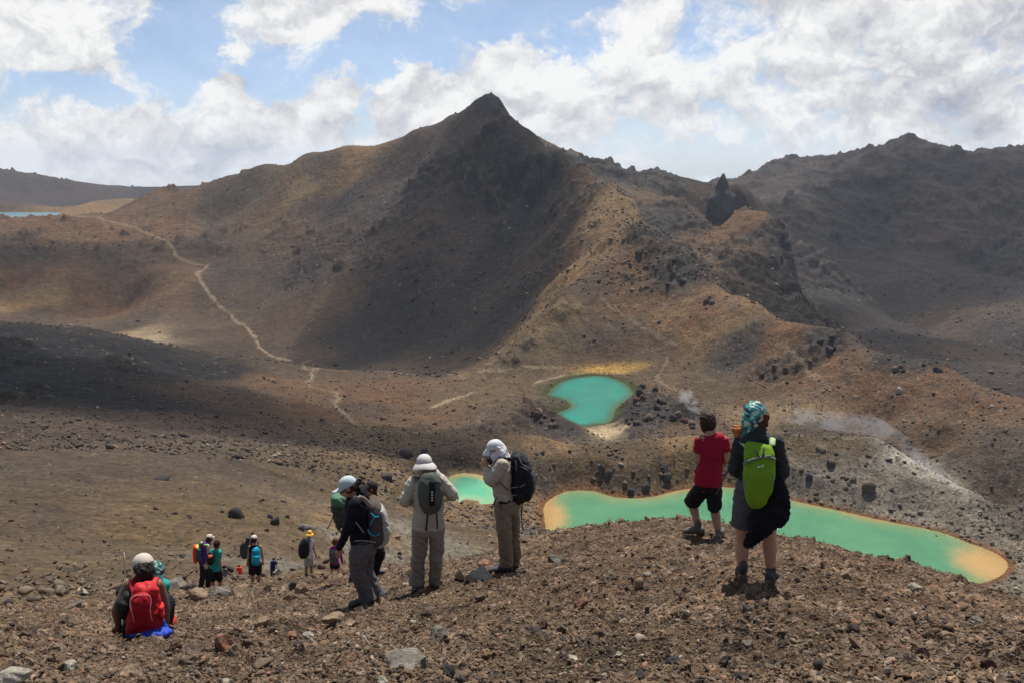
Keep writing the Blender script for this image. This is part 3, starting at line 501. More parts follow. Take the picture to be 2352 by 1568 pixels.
    # tracks
    for P, wd, br in TRK:
        bx0, bx1, by0, by1 = P[:, 0].min() - 12, P[:, 0].max() + 12, P[:, 1].min() - 12, P[:, 1].max() + 12
        s = (X > bx0) & (X < bx1) & (Y > by0) & (Y < by1)
        if not s.any(): continue
        xs = X[s] + gnoise(X[s] / 6, Y[s] / 6, 3) * 1.2; ys = Y[s] + gnoise(X[s] / 6, Y[s] / 6, 4) * 1.2; d = np.full(xs.shape, 99.0)
        for i in range(len(P) - 1):
            ex, ey = P[i + 1] - P[i]; t = np.clip(((xs - P[i, 0]) * ex + (ys - P[i, 1]) * ey) / (ex * ex + ey * ey), 0, 1)
            d = np.minimum(d, np.hypot(xs - P[i, 0] - t * ex, ys - P[i, 1] - t * ey))
        m = ((1 - sstep(wd * .2, wd * 1.1, d * (1 + .5 * gnoise(X[s] / 3, Y[s] / 3, 8)) / (.75 + .7 * np.clip(gnoise(X[s] / 18, Y[s] / 18, 18) + .4, 0, 1)))) * (.62 + .3 * gnoise(X[s] / 12, Y[s] / 12, 19)))[:, None]
        col[s] = col[s] * (1 - m) + np.array([.80, .66, .48]) * br * m
    # lakes
    for nm, P, zl, wd in LK_POLY:
        mg = wd + 10; s = (X > P[:, 0].min() - mg) & (X < P[:, 0].max() + mg) & (Y > P[:, 1].min() - mg) & (Y < P[:, 1].max() + mg)
        d = sdf(P, X[s], Y[s]) ; zz = z[s]; t = sstep(0, wd, d)
        zo = (zl + .08 + .10 * d) * (1 - t) + np.maximum(zz, zl + .3) * t; zi = zl - .12 - np.minimum(3.0, .18 * -d)
        z[s] = np.where(d > 0, np.where(d < wd, zo, zz), zi)
        cs = col[s]; n = gnoise(X[s] / 5, Y[s] / 5, 77) * .5 + .5
        if nm == 'big':
            m = ((1 - sstep(.6, 2.6 + 2.5 * n, d)) * .9)[:, None]; cs = cs * (1 - m) + np.array([.15, .075, .035]) * m
        elif nm == 'small':
            m = ((1 - sstep(.3, 2.0 + 3 * n, d)) * .8)[:, None]; cs = cs * (1 - m) + np.array([.26, .20, .12]) * m
        elif nm == 'upper':
            m = ((1 - sstep(.5, 5 + 7 * n, d)) * .92)[:, None]; cs = cs * (1 - m) + np.array([.045, .060, .020]) * m
            # sulphur beach on the far right shore, pale mud at the near end
            bp = hit(1405, 856, 400)[0]; m = (np.exp(-((X[s] - bp[0]) / 17) ** 2 - ((Y[s] - bp[1] - 2) / 5) ** 2) * 1.6 * sstep(2, 6, d)).clip(0, 1)[:, None]; cs = cs * (1 - m) + np.array(COL['gold']) * m
        col[s] = cs
    mp = np.array(on_plane(1395, 997, -118.0)); m = sstep(.25, .6, np.exp(-((X - mp[0]) / 9) ** 2 - ((Y - mp[1]) / 7) ** 2) * (1 + .5 * gnoise(X / 4, Y / 4, 12)))[..., None] ; col = col * (1 - m) + np.array([.42, .35, .24]) * m
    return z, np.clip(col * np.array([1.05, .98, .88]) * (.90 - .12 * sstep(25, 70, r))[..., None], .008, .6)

# ---------------- the ground sheet
def axis(segs):
    o = [np.array([segs[0][0]])]
    for a, b, n in segs: o.append(np.linspace(a, b, max(2, int(n * QUAL)) + 1)[1:])
    return np.concatenate(o)
AX = axis([(-.85, -.60, 50), (-.60, .60, 1150), (.60, .85, 50)])
lg = math.log
LX = axis([(lg(1.2), lg(3.6), 25), (lg(3.6), lg(11.5), 500), (lg(11.5), lg(32), 240), (lg(32), lg(200), 150), (lg(200), lg(350), 190), (lg(350), lg(620), 190), (lg(620), lg(1320), 290), (lg(1320), lg(1800), 110), (lg(1800), lg(2700), 50), (lg(2700), lg(9000), 15)])
AM, LM = np.meshgrid(AX, LX, indexing='ij'); RM = np.exp(LM); XM = RM * np.sin(AM); YM = RM * np.cos(AM)
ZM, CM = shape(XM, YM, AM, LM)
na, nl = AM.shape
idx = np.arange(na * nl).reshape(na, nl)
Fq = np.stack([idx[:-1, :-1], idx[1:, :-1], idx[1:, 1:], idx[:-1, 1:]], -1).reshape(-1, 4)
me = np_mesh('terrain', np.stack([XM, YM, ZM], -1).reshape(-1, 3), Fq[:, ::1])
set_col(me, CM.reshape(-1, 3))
gm = Mat('volcanic_ground'); at = gm.n('ShaderNodeAttribute', attribute_name='Col')
fn = gm.noise(9.0, 8, .68); fn2 = gm.noise(.16, 8, .62); fn3 = gm.noise(45, 3, .6); fn4 = gm.noise(.9, 7, .72)
c = gm.mix(1.0, at.outputs['Color'], gm.ramp(fn, (.32, (.62, .61, .60)), (.68, (1.32, 1.33, 1.36))), 'MULTIPLY')
c = gm.mix(1.0, c, gm.ramp(fn2, (.30, (.74, .75, .78)), (.70, (1.25, 1.23, 1.2))), 'MULTIPLY')
c = gm.mix(1.0, c, gm.ramp(fn4, (.34, (.50, .50, .51)), (.50, (.95, .95, .95)), (.66, (1.65, 1.62, 1.56))), 'MULTIPLY')
gm.color(c); gm.rough(.95); gm.spec(.12)
hb = gm.mathn('ADD', gm.mathn('ADD', gm.mathn('MULTIPLY', fn4, .45), gm.mathn('MULTIPLY', fn2, 3.0)), gm.mathn('ADD', gm.mathn('MULTIPLY', fn, .05), gm.mathn('MULTIPLY', fn3, .012)))
gm.bump(hb, .75, 1.0)
ground = link('ground', me, gm.m); tag(ground, kind='structure')
ground['label'] = 'bare volcanic ground: scree, crater basin, ridges and peak'

def ground_z(x, y, r=None):
    X = np.array([x], float); Y = np.array([y], float); a = np.arctan2(X, Y); l = np.log(np.hypot(X, Y))
    # bilinear on the built grid, so that things stand on the mesh itself
    i = min(max(int(np.searchsorted(AX, a[0]) - 1), 0), na - 2); j = min(max(int(np.searchsorted(LX, l[0]) - 1), 0), nl - 2)
    ta = (a[0] - AX[i]) / (AX[i + 1] - AX[i]); tl = (l[0] - LX[j]) / (LX[j + 1] - LX[j])
    return float((ZM[i, j] * (1 - ta) + ZM[i + 1, j] * ta) * (1 - tl) + (ZM[i, j + 1] * (1 - ta) + ZM[i + 1, j + 1] * ta) * tl)
def vis(x, y, rmin=3.0):
    """point of the BUILT ground seen along the bearing of an image feature, beyond rmin"""
    a, e = pixae(x, y); i = min(max(int(np.searchsorted(AX, a) - 1), 0), na - 2)
    pr = ZM[i] / RM[i] - e; k = np.where((pr >= 0) & (LX > math.log(rmin)))[0]
    j = k[0] if len(k) else int(np.argmax(np.where(LX > math.log(rmin), pr, -9)))
    r = math.exp(LX[j]); return r * math.sin(a), r * math.cos(a), float(ZM[i, j]), r

# ---------------- water
def water(name, P, zl, cfun, label, rough=.10, wave=1.0, nr=26):
    cx, cy = P.mean(0)
    xs = np.arange(P[:, 0].min() - 1, P[:, 0].max() + 1, wave); ys = np.arange(P[:, 1].min() - 1, P[:, 1].max() + 1, wave)
    X, Y = np.meshgrid(xs, ys, indexing='ij'); d = sdf(P, X, Y); ok = d < .6
    c = cfun(X, Y, -d); n0, n1 = X.shape; ids = -np.ones(X.shape, int)
    q = ok[:-1, :-1] | ok[1:, :-1] | ok[1:, 1:] | ok[:-1, 1:]; use = np.zeros(X.shape, bool)
    use[:-1, :-1] |= q; use[1:, :-1] |= q; use[1:, 1:] |= q; use[:-1, 1:] |= q
    ids[use] = np.arange(use.sum()); V = np.stack([X[use], Y[use], np.full(use.sum(), zl)], 1)
    Fs = np.stack([ids[:-1, :-1], ids[1:, :-1], ids[1:, 1:], ids[:-1, 1:]], -1)[q]
    m = np_mesh(name, V, Fs); set_col(m, c[use])
    w = Mat(name + '_water'); at = w.n('ShaderNodeAttribute', attribute_name='Col'); w.color(w.mix(1.0, at.outputs['Color'], w.ramp(w.noise(.09, 4, .6), (.3, (.88, .93, .93)), (.7, (1.1, 1.05, 1.05))), 'MULTIPLY')); w.rough(rough); w.spec(.5); w.b.inputs['IOR'].default_value = 1.33
    w.bump(w.mathn('ADD', w.noise(1.6, 3, .6), w.mathn('MULTIPLY', w.noise(5.0, 3, .6), .5)), 1.0, .55)
    o = link(name, m, w.m); tag(o, kind='structure'); o['label'] = label; return o
def mixc(a, b, t): return np.array(a) * (1 - t[..., None]) + np.array(b) * t[..., None]
BP = dict((n, (P, z)) for n, P, z, w in LK_POLY)
Pb = BP['big'][0]; xl, xr = Pb[:, 0].min(), Pb[:, 0].max()
lt = np.array(on_plane(*c7((405, 730)), -120.0)); rt = np.array(on_plane(*c7((2240, 935)), -120.0))
def c_big(X, Y, d):
    n = gnoise(X / 7, Y / 7, 5) * .5 + gnoise(X / 2.5, Y / 2.5, 6) * .25
    c = mixc((.070, .235, .120), (.090, .27, .145), np.clip(.5 + fbm(X / 30, Y / 12, 3, 3), 0, 1))
    sh = d / (2.2 + 3.4 * np.clip(gnoise(X / 16, Y / 16, 9) + .35, .0, 1) + 1.2 * n); dl = np.hypot(X - lt[0], (Y - lt[1]) * .5); drr = np.hypot(X - rt[0], (Y - rt[1]) * .9)
    end = np.maximum(1 - sstep(3, 9.5, dl + 2 * n), 1 - sstep(6, 16, drr + 3 * n))
    shl = ((1 - sstep(1, 11 + 4 * n, d)) * .5)[..., None]; c = c * (1 - shl) + np.array([.20, .27, .12]) * shl
    c = c * (1 - end)[..., None] + np.array([.46, .295, .115]) * end[..., None]
    ed = (1 - sstep(.1, 1.0, sh)) * (.75 + .25 * gnoise(X / 5, Y / 5, 10)); ed = ed * np.clip(.62 + 1.0 * gnoise(X / 22, Y / 22, 14), .40, 1); c = c * (1 - ed)[..., None] + np.array([.38, .225, .075]) * ed[..., None]; return c
def c_up(X, Y, d):
    n = gnoise(X / 6, Y / 6, 15) * .5; c = mixc((.002, .185, .145), (.006, .25, .19), np.clip(.5 + fbm(X / 20, Y / 20, 3, 13), 0, 1))
    ed = 1 - sstep(.5, 5 + 5 * n, d); return c * (1 - ed)[..., None] + np.array([.045, .105, .055]) * ed[..., None]
def c_sm(X, Y, d):
    n = gnoise(X / 4, Y / 4, 25) * .5; c = mixc((.10, .43, .26), (.13, .46, .28), np.clip(.5 + fbm(X / 12, Y / 12, 3, 23), 0, 1))
    nearside = sstep(0, 12, Y - np.array(on_plane(*c5((700, 470)), -112.0))[1]); ed = (1 - sstep(1.0, 5.5 + 2 * n, d)) * np.clip(nearside + .25, 0, 1); return c * (1 - ed)[..., None] + np.array([.62, .47, .19]) * ed[..., None]
water('lake', BP['big'][0], -120.0, c_big, 'long pale green crater lake with yellow shallows at both ends', .13)
water('lake', BP['upper'][0], -118.0, c_up, 'round turquoise crater lake below the ridge, edged with dark green algae', .13)
water('lake', BP['small'][0], -112.0, c_sm, 'small mint green crater lake behind the two hikers in pale shirts', .16)
water('lake', BP['blue'][0], -100.0, lambda X, Y, d: mixc((.07, .15, .19), (.07, .15, .19), np.zeros_like(d)), 'distant blue lake beyond the saddle at far left', .3, 14.0)
# ================================================================== PEOPLE
PEND = []
class Pieces:
    """closed overlapping solids, later fused into one skin"""
    def __init__(s): s.V = []; s.F = []
    def add(s, V, Fc):
        b = len(s.V); s.V += [tuple(v) for v in V]; s.F += [tuple(b + i for i in f) for f in Fc]
    def ell(s, c, r, M=None, nu=14, nv=9):
        V = []; Fc = []; c = Vector(c)
        for j in range(1, nv):
            t = math.pi * j / nv
            for i in range(nu):
                p = 2 * math.pi * i / nu; v = Vector((r[0] * math.sin(t) * math.cos(p), r[1] * math.sin(t) * math.sin(p), r[2] * math.cos(t))); V.append(c + (M @ v if M else v))
        top = len(V); z = Vector((0, 0, r[2])); V.append(c + (M @ z if M else z)); V.append(c - (M @ z if M else z))
        for j in range(nv - 2):
            for i in range(nu): a = j * nu + i; b = j * nu + (i + 1) % nu; Fc.append((a, a + nu, b + nu, b))
        for i in range(nu):
            Fc.append((top, i, (i + 1) % nu)); o = (nv - 2) * nu; Fc.append((top + 1, o + (i + 1) % nu, o + i))
        s.add(V, Fc)
    def chain(s, pts, rad, side=(1, 0, 0), n=12, sub=4, flat=False, ex=2.0):
        pts = [Vector(p) for p in pts]; rad = [(r, r) if isinstance(r, (int, float)) else r for r in rad]
        P = []; Rr = []; m = len(pts)
        for i in range(m - 1):
            p0, p1, p2, p3 = pts[max(i - 1, 0)], pts[i], pts[i + 1], pts[min(i + 2, m - 1)]; r1, r2 = rad[i], rad[i + 1]
            for k in range(sub):
                t = k / sub; P.append(.5 * (2 * p1 + (p2 - p0) * t + (2 * p0 - 5 * p1 + 4 * p2 - p3) * t * t + (3 * p1 - p0 - 3 * p2 + p3) * t ** 3)); q = t * t * (3 - 2 * t)
                Rr.append((r1[0] + (r2[0] - r1[0]) * q, r1[1] + (r2[1] - r1[1]) * q))
        P.append(pts[-1]); Rr.append(rad[-1]); T = []
        for i in range(len(P)): d = P[min(i + 1, len(P) - 1)] - P[max(i - 1, 0)]; T.append(d.normalized() if d.length > 1e-9 else Vector((0, 0, 1)))
        if not flat:          # rounded ends
            P0, P1, r0, r1 = P[0], P[-1], Rr[0], Rr[-1]; h0, h1 = min(r0), min(r1)
            pre = [(P0 - T[0] * h0 * a, (r0[0] * b, r0[1] * b)) for a, b in ((.97, .25), (.78, .62), (.45, .89))]; post = [(P1 + T[-1] * h1 * a, (r1[0] * b, r1[1] * b)) for a, b in ((.45, .89), (.78, .62), (.97, .25))]
            t0, t1 = T[0], T[-1]; P = [p for p, _ in pre] + P + [p for p, _ in post]; Rr = [r for _, r in pre] + Rr + [r for _, r in post]; T = [t0] * 3 + T + [t1] * 3
        V = []; Fc = []; sd = Vector(side)
        for p, r, t in zip(P, Rr, T):
            a = sd - t * sd.dot(t)
            if a.length < .15: a = Vector((0, 1, 0)) - t * t.y
            a.normalize(); b = t.cross(a)
            for k in range(n):
                q = 2 * math.pi * k / n; cq, sq = math.cos(q), math.sin(q); e = 2 / ex
                V.append(p + a * r[0] * math.copysign(abs(cq) ** e, cq) + b * r[1] * math.copysign(abs(sq) ** e, sq))
        m = len(P)
        for i in range(m - 1):
            for k in range(n): Fc.append((i * n + k, i * n + (k + 1) % n, (i + 1) * n + (k + 1) % n, (i + 1) * n + k))
        Fc.append(tuple(range(n - 1, -1, -1))); Fc.append(tuple(range((m - 1) * n, m * n))); s.add(V, Fc)
    def build(s, name, mat, root, voxel=.010, smooth=3, wr=0.0, freq=11.0, seed=0):
        o0 = root.location if root else Vector((0, 0, 0)); k = getattr(root, 'location', None)
        me = bpy.data.meshes.new(name); me.from_pydata([tuple(Vector(v) - o0) for v in s.V], [], s.F); me.materials.append(mat)
        o = bpy.data.objects.new(name, me); C.objects.link(o)
        if root: o.parent = root
        if voxel:
            m = o.modifiers.new('r', 'REMESH'); m.mode = 'VOXEL'; m.voxel_size = voxel; m.use_smooth_shade = True
            if smooth: q = o.modifiers.new('s', 'SMOOTH'); q.factor = .5; q.iterations = smooth
            PEND.append((o, wr, freq, seed))
        else: me.polygons.foreach_set('use_smooth', np.ones(len(me.polygons), bool))
        return o
def finish():
    dg = bpy.context.evaluated_depsgraph_get(); new = []
    for o, wr, fq, sd in PEND: new.append(bpy.data.meshes.new_from_object(o.evaluated_get(dg)))
    for (o, wr, fq, sd), me in zip(PEND, new):
        old = o.data; o.modifiers.clear(); o.data = me; nm = old.name; bpy.data.meshes.remove(old); me.name = nm; n = len(me.vertices)
        if n and wr:
            co = np.empty(n * 3, np.float32); no = np.empty(n * 3, np.float32); wr = wr * (1.35 if wr < 1 else 1); me.vertices.foreach_get('co', co); me.vertices.foreach_get('normal', no); co = co.reshape(-1, 3); no = no.reshape(-1, 3)
            u = (co[:, 0] + .8 * co[:, 1]).astype(float) * fq; v = co[:, 2].astype(float) * fq
            w1 = gnoise(u * .9 + v * .5 + sd, v * .8, 5 + sd); w2 = 1 - 2 * np.abs(gnoise(u * .8 + sd, v * 1.5 + u * .6, 9 + sd)); w3 = 1 - 2 * np.abs(gnoise(u * 1.9, v * 2.1 - u * .5 + sd, 19 + sd))
            co = co + no * (wr * (w1 * .9 + w2 * .75 + w3 * .4))[:, None]; me.vertices.foreach_set('co', co.astype(np.float32).ravel())
        me.polygons.foreach_set('use_smooth', np.ones(len(me.polygons), bool)); me.update()
    PEND.clear()

def crop(ox, oy, sc): return lambda x, y: ((ox + x / sc) * .64422, (oy + y / sc) * .64422)
K3 = crop(2300, 1380, 1.96); KB = crop(2420, 1450, 3.268); K5 = crop(1400, 1550, 2.7036); K4 = crop(1150, 1650, 2.85); K6 = crop(380, 1940, 4.357); K7 = crop(660, 1860, 5.809); K8 = crop(1000, 1860, 6.533)
class Fig:
    """a figure measured against a standing point on the ground; J() turns a bearing plus a depth offset into a 3-D joint"""
    def __init__(s, K, foot, rmin, label, group=None, r0=None):
        s.K = K; fx, fy = K(*foot)
        if r0 is None: X, Y, Z, s.r = vis(fx, fy, rmin); 
        else:
            s.r = r0; a, _ = pixae(fx, fy); X, Y = r0 * math.sin(a), r0 * math.cos(a); Z = ground_z(X, Y)
        s.az, _ = pixae(fx, fy); s.root = bpy.data.objects.new('person', None); C.objects.link(s.root); s.root.location = (X, Y, Z); s.root.empty_display_size = .2
        tag(s.root, label, 'person', group); s.view = Vector((math.sin(s.az), math.cos(s.az), 0)); s.side = Vector((math.cos(s.az), -math.sin(s.az), 0))
        x2, _ = K(foot[0] + 100, foot[1]); a2, _ = pixae(x2, fy); s.m = abs(a2 - s.az) * s.r / 100      # metres per crop pixel
    def J(s, x, y, d=0.0):
        a, e = pixae(*s.K(x, y)); r = s.r + d; return Vector((r * math.sin(a), r * math.cos(a), r * e))
    def frame(s, yaw, tilt=0, roll=0):
        """person frame: X right, Y forward, Z up. yaw 0 looks away from the camera, + turns left"""
        return Matrix.Rotation(-s.az + R(yaw), 3, 'Z') @ Matrix.Rotation(R(-tilt), 3, 'X') @ Matrix.Rotation(R(roll), 3, 'Y')
    def head(s, B, c, neck, yaw, tilt=0, k=1.0, roll=0):
        M = s.frame(yaw, tilt, roll); c = Vector(c); s.M = M; s.hc = c; s.k = k
        T = lambda x, y, z: c + M @ (Vector((x, y, z)) * k)
        s.T = T
        B.ell(T(0, -.012, .022), (.076 * k, .095 * k, .094 * k), M); B.ell(T(0, .030, -.035), (.062 * k, .066 * k, .080 * k), M); B.ell(T(0, .052, -.082), (.036 * k, .036 * k, .028 * k), M)
        B.chain([T(0, .088, .01), T(0, .104, -.018), T(0, .108, -.030)], [.008 * k, .011 * k, .014 * k], side=M @ Vector((1, 0, 0)), n=8)
        B.chain([T(-.024, .090, -.058), T(0, .097, -.058), T(.024, .090, -.058)], [.006 * k, .009 * k, .006 * k], side=(0, 0, 1), n=8)
        B.chain([T(-.04, .082, .022), T(0, .090, .020), T(.04, .082, .022)], [.008 * k, .009 * k, .008 * k], side=(0, 0, 1), n=8)
        for q in (-1, 1): B.ell(T(.077 * q, -.008, -.012), (.010 * k, .019 * k, .032 * k), M, 8, 6)
        B.chain([Vector(neck) + Vector((0, 0, -.03)), Vector(neck), T(0, -.015, -.075), T(0, -.01, -.03)], [.075 * k, .058 * k, .054 * k, .055 * k], side=s.side)
    def eyes(s, mat='eye_dark'):
        for q in (-1, 1):
            E = Pieces(); E.ell(s.T(.031 * q, .080, .004), (.012, .010, .008), s.M, 8, 6); o = E.build('eye', plain('eye_dark', (.02, .015, .012), .2), s.root, 0)
    def hand(s, B, w, d, n, curl=.5, k=1.0, thumb=1):
        """palm, four unequal bent fingers and a thumb leaving the side of the palm"""
        w = Vector(w); d = Vector(d).normalized(); n = Vector(n); n = (n - d * n.dot(d)).normalized(); a = d.cross(n)
        B.chain([w - d * .02, w + d * .02 * k, w + d * .085 * k], [(.024 * k, .019 * k), (.034 * k, .017 * k), (.040 * k, .013 * k)], side=a, n=10)
        for i, L in enumerate((.070, .080, .074, .058)):
            p = w + d * .083 * k + a * (.029 - .0195 * i) * k; f = d.copy(); pts = [p - d * .01]; 
            for j, sg in enumerate((.42, .32, .26)):
                f = (f * math.cos(curl * (.6 + .3 * j)) + n * math.sin(curl * (.6 + .3 * j))).normalized(); p = p + f * L * sg * k; pts.append(p)
            B.chain(pts, [.0095 * k, .009 * k, .0082 * k, .007 * k], side=a, n=7, sub=2)
        t0 = w + d * .022 * k + a * .026 * k * thumb; t1 = t0 + (a * thumb * .7 + d * .7 + n * .25).normalized() * .038 * k; t2 = t1 + (d * .85 + a * thumb * .25 + n * .5).normalized() * .032 * k
        B.chain([t0, t1, t2], [.013 * k, .011 * k, .0085 * k], side=n, n=7, sub=2)
    def sections(s, secs, yaw_side=None, ex=2.7, n=22):
        """solid from horizontal cuts: (y, x0, x1, half depth m, depth offset m)"""
        Pc = Pieces(); pts = []; rad = []
        for y, x0, x1, hd, d in secs: pts.append(s.J((x0 + x1) / 2, y, d)); rad.append((abs(x1 - x0) / 2 * s.m, hd))
        Pc.chain(pts, rad, side=s.side, n=n, sub=3, flat=True, ex=ex); return Pc
    def strip(s, name, pts, w, mat, th=.006, parent=None, voxel=0):
        Pc = Pieces(); Pc.chain([s.J(*p) if not isinstance(p, Vector) else p for p in pts], [(w, th)] * len(pts), side=s.side, n=8, sub=3)
        o = Pc.build(name, mat, s.root, voxel)
        if parent: o.parent = parent
        return o
    def shoe(s, name, ank, toe_dir, L, mat, sole_mat, k=1.0, lift=0.0):
        """shoe under an ankle; toe_dir in world XY"""
        t = Vector(toe_dir).normalized(); a = Vector((t.y, -t.x, 0)); x, y = ank.x + t.x * .06, ank.y + t.y * .06; gz = ground_z(ank.x, ank.y); g2 = ground_z(ank.x + t.x * .16, ank.y + t.y * .16)
        g2 = max(min(g2, gz + .08), gz - .12); z0 = gz + .02 + lift; sl = (g2 - gz) / .16; f = lambda q, z: Vector((ank.x + t.x * q * k, ank.y + t.y * q * k, z0 + sl * q + z * k)); S = Pieces()
        S.chain([f(-.055, .045), f(.02, .05), f(.10, .042), f(.17, .032)], [(.038 * k, .042 * k), (.042 * k, .050 * k), (.048 * k, .038 * k), (.042 * k, .028 * k)], side=a, n=12); S.chain([f(0, .05), ank + Vector((0, 0, .03))], [.046 * k, .045 * k], side=a)
        o = S.build(name, mat, s.root, .009, 2, .002, 30)
        Q = Pieces(); Q.chain([f(-.075, .006), f(.0, .006), f(.10, .006), f(.20, .008)], [(.036 * k, .014), (.040 * k, .014), (.048 * k, .014), (.032 * k, .012)], side=a, n=12, sub=3); q = Q.build('sole', sole_mat, s.root, 0); q.parent = o
        return o
def skin(name, c): 
    if name in _mats: return _mats[name]
    m = Mat(name); m.color(m.ramp(m.noise(14, 4), (.3, tuple(v * .86 for v in c)), (.7, tuple(min(1, v * 1.1) for v in c)))); m.rough(.55); m.spec(.35); m.b.inputs['Subsurface Weight'].default_value = .06; m.b.inputs['Subsurface Scale'].default_value = .01
    _mats[name] = m.m; return m.m
SK_L = skin('skin_light', (.46, .25, .17)); SK_T = skin('skin_tanned', (.36, .19, .12)); SK_D = skin('skin_dark', (.16, .085, .055)); SK_M = skin('skin_medium', (.30, .155, .10))
def hair_mat(name, c):
    if name in _mats: return _mats[name]
    m = Mat(name); tcn = m.n('ShaderNodeTexCoord'); mp = m.n('ShaderNodeMapping'); mp.inputs['Scale'].default_value = (60, 60, 9); m.L.new(tcn.outputs['Object'], mp.inputs[0]); x = m.n('ShaderNodeTexNoise'); x.inputs['Detail'].default_value = 4; x.inputs['Scale'].default_value = 1.2; m.L.new(mp.outputs[0], x.inputs['Vector'])
    m.color(m.ramp(x.outputs[0], (.3, tuple(v * .5 for v in c)), (.7, tuple(v * 1.5 for v in c)))); m.rough(.65); m.spec(.18); m.bump(x.outputs[0], .8, .006); _mats[name] = m.m; return m.m
H_BR = hair_mat('hair_brown', (.035, .018, .012)); H_DK = hair_mat('hair_black', (.012, .009, .009)); H_GI = hair_mat('hair_ginger', (.36, .12, .03)); H_AU = hair_mat('hair_auburn', (.10, .035, .014))
SH_D = plain('shoe_dark', (.045, .045, .05), .7); SH_G = plain('shoe_grey', (.11, .10, .085), .8); SOLE = plain('sole_rubber', (.06, .055, .05), .8)

def cap(f, mat, brim_mat=None, visor=True, k=1.0, bill=.075, name='cap', dome=(.088, .106, .090), cz=.035, down=10, wide=False, flare=.0):
    """fitted dome plus bill, or a full brim when wide"""
    M = f.M; T = f.T; P = Pieces(); q = f.k
    nu, nv = 20, 8; V = []; Fc = []
    for sh, inn in ((1.0, 0), (.93, 1)):
        for j in range(nv + 1):
            t = (math.pi / 2) * j / nv
            for i in range(nu): p = 2 * math.pi * i / nu; V.append(T(dome[0] * sh * math.cos(p) * math.cos(t) ** .8 if j < nv else 0, -.012 + (dome[1] * sh * math.sin(p) * math.cos(t) ** .8 if j < nv else 0), cz + dome[2] * sh * math.sin(t) - (.012 if i else .012) * (1 - j / nv)))
    o = (nv + 1) * nu
    for j in range(nv):
        for i in range(nu):
            a = j * nu + i; b = j * nu + (i + 1) % nu; Fc.append((a, b, b + nu, a + nu)); Fc.append((o + a + nu, o + b + nu, o + b, o + a))
    for i in range(nu): b = (i + 1) % nu; Fc.append((i, o + i, o + b, b))
    P.add(V, Fc); cp_ = P.build(name, mat, f.root, 0)
    Q = Pieces(); V = []; Fc = []
    if wide:
        nu = 28; rings = ((.86, 0.0), (1.10, -.016), (1.34, -.040), (1.50 + flare, -.070))
        for z0 in (.004, -.004):
            for sc, dz in rings:
                for i in range(nu): p = 2 * math.pi * i / nu; wv = .010 * math.sin(3 * p + 1) * (sc - .9); V.append(T(dome[0] * sc * math.cos(p), -.012 + dome[1] * sc * math.sin(p), cz - .010 + dz + z0 + wv))
        L = len(rings); o = L * nu
        for j in range(L - 1):
            for i in range(nu): a = j * nu + i; b = j * nu + (i + 1) % nu; Fc.append((a, a + nu, b + nu, b)); Fc.append((o + a, o + b, o + b + nu, o + a + nu))
        for i in range(nu):
            b = (i + 1) % nu; Fc.append((i, b, o + b, o + i)); e = (L - 1) * nu; Fc.append((e + i, o + e + i, o + e + b, e + b))
    elif visor:
        nu = 12; sd = math.sin(R(down))
        for z0 in (.003, -.003):
            for j in range(5):
                g = j / 4
                for i in range(nu + 1):
                    p = R(22) + (math.pi - R(44)) * i / nu; rr = 1 + g * bill / dome[1] * math.sin(p) ** .6; V.append(T(dome[0] * 1.0 * math.cos(p) * (1 - .10 * g), -.012 + dome[1] * math.sin(p) * rr, cz + .002 + z0 - g * bill * sd * 2.0 - .016 * abs(math.cos(p)) ** 2 * (.3 + g)))
        w = nu + 1; o = 5 * w
        for j in range(4):
            for i in range(nu): a = j * w + i; Fc.append((a, a + 1, a + w + 1, a + w)); Fc.append((o + a, o + a + w, o + a + w + 1, o + a + 1))
        for i in range(nu): Fc.append((4 * w + i, 4 * w + i + 1, o + 4 * w + i + 1, o + 4 * w + i)); Fc.append((i, o + i, o + i + 1, i + 1))
        for j in range(4): a = j * w; Fc.append((a, a + w, o + a + w, o + a)); b = j * w + nu; Fc.append((b, o + b, o + b + w, b + w))
    if V: Q.add(V, Fc); b = Q.build('brim', brim_mat or mat, f.root, 0); b.parent = cp_
    return cp_
def hairdo(f, mat, parts, name='hair', noise=.006, voxel=.009):
    P = Pieces()
    for c, r in parts: P.ell(f.T(*c), tuple(v * f.k for v in r), f.M)
    return P.build(name, mat, f.root, voxel, 1, noise, 34)

# ---------------------------------------------------------------- 1 woman with the green pack
f = Fig(K3, (770, 1350), 5.5, 'woman in teal headscarf and dark hooded jacket wearing a bright green backpack')
J = f.J; side = f.side; fwd = f.view; nude = SK_L; B = Pieces()
f.head(B, J(762, 200, .02), J(775, 320, 0), 12, 12, 1.02)
aL, aR = J(678, 1300, 0), J(878, 1285, .04); kL, kR = J(678, 1055, .03), J(868, 1050, .05); hL, hR = J(700, 740, 0), J(850, 740, 0)
for h, k_, a in ((hL, kL, aL), (hR, kR, aR)): B.chain([h, (h + k_) / 2, k_ + Vector((0, 0, .02)), k_ * .72 + a * .28, k_ * .35 + a * .65, a, a - Vector((0, 0, .06))], [.085, .078, .058, .062, .050, .036, .036], side=side)
B.chain([J(775, 330), J(778, 400), J(775, 520), J(772, 640), J(772, 720)], [(.07, .06), (.155, .09), (.135, .09), (.13, .09), (.155, .10)], side=side, n=16)
sL, sR, eL, eR, wL, wR = J(672, 385), J(912, 380), J(630, 575, -.02), J(955, 590, -.03), J(690, 560, .24), J(880, 560, .26)
for s_, e_, w_ in ((sL, eL, wL), (sR, eR, wR)): B.chain([s_, e_, w_], [.048, .040, .028], side=side)
f.hand(B, wL, fwd + Vector((.2, 0, .25)), Vector((1, 0, -.2)), .7, .95, 1); f.hand(B, wR, fwd + Vector((-.2, 0, .25)), Vector((-1, 0, -.2)), .7, .95, -1)
B.build('body', nude, f.root, .009, 2); f.eyes()
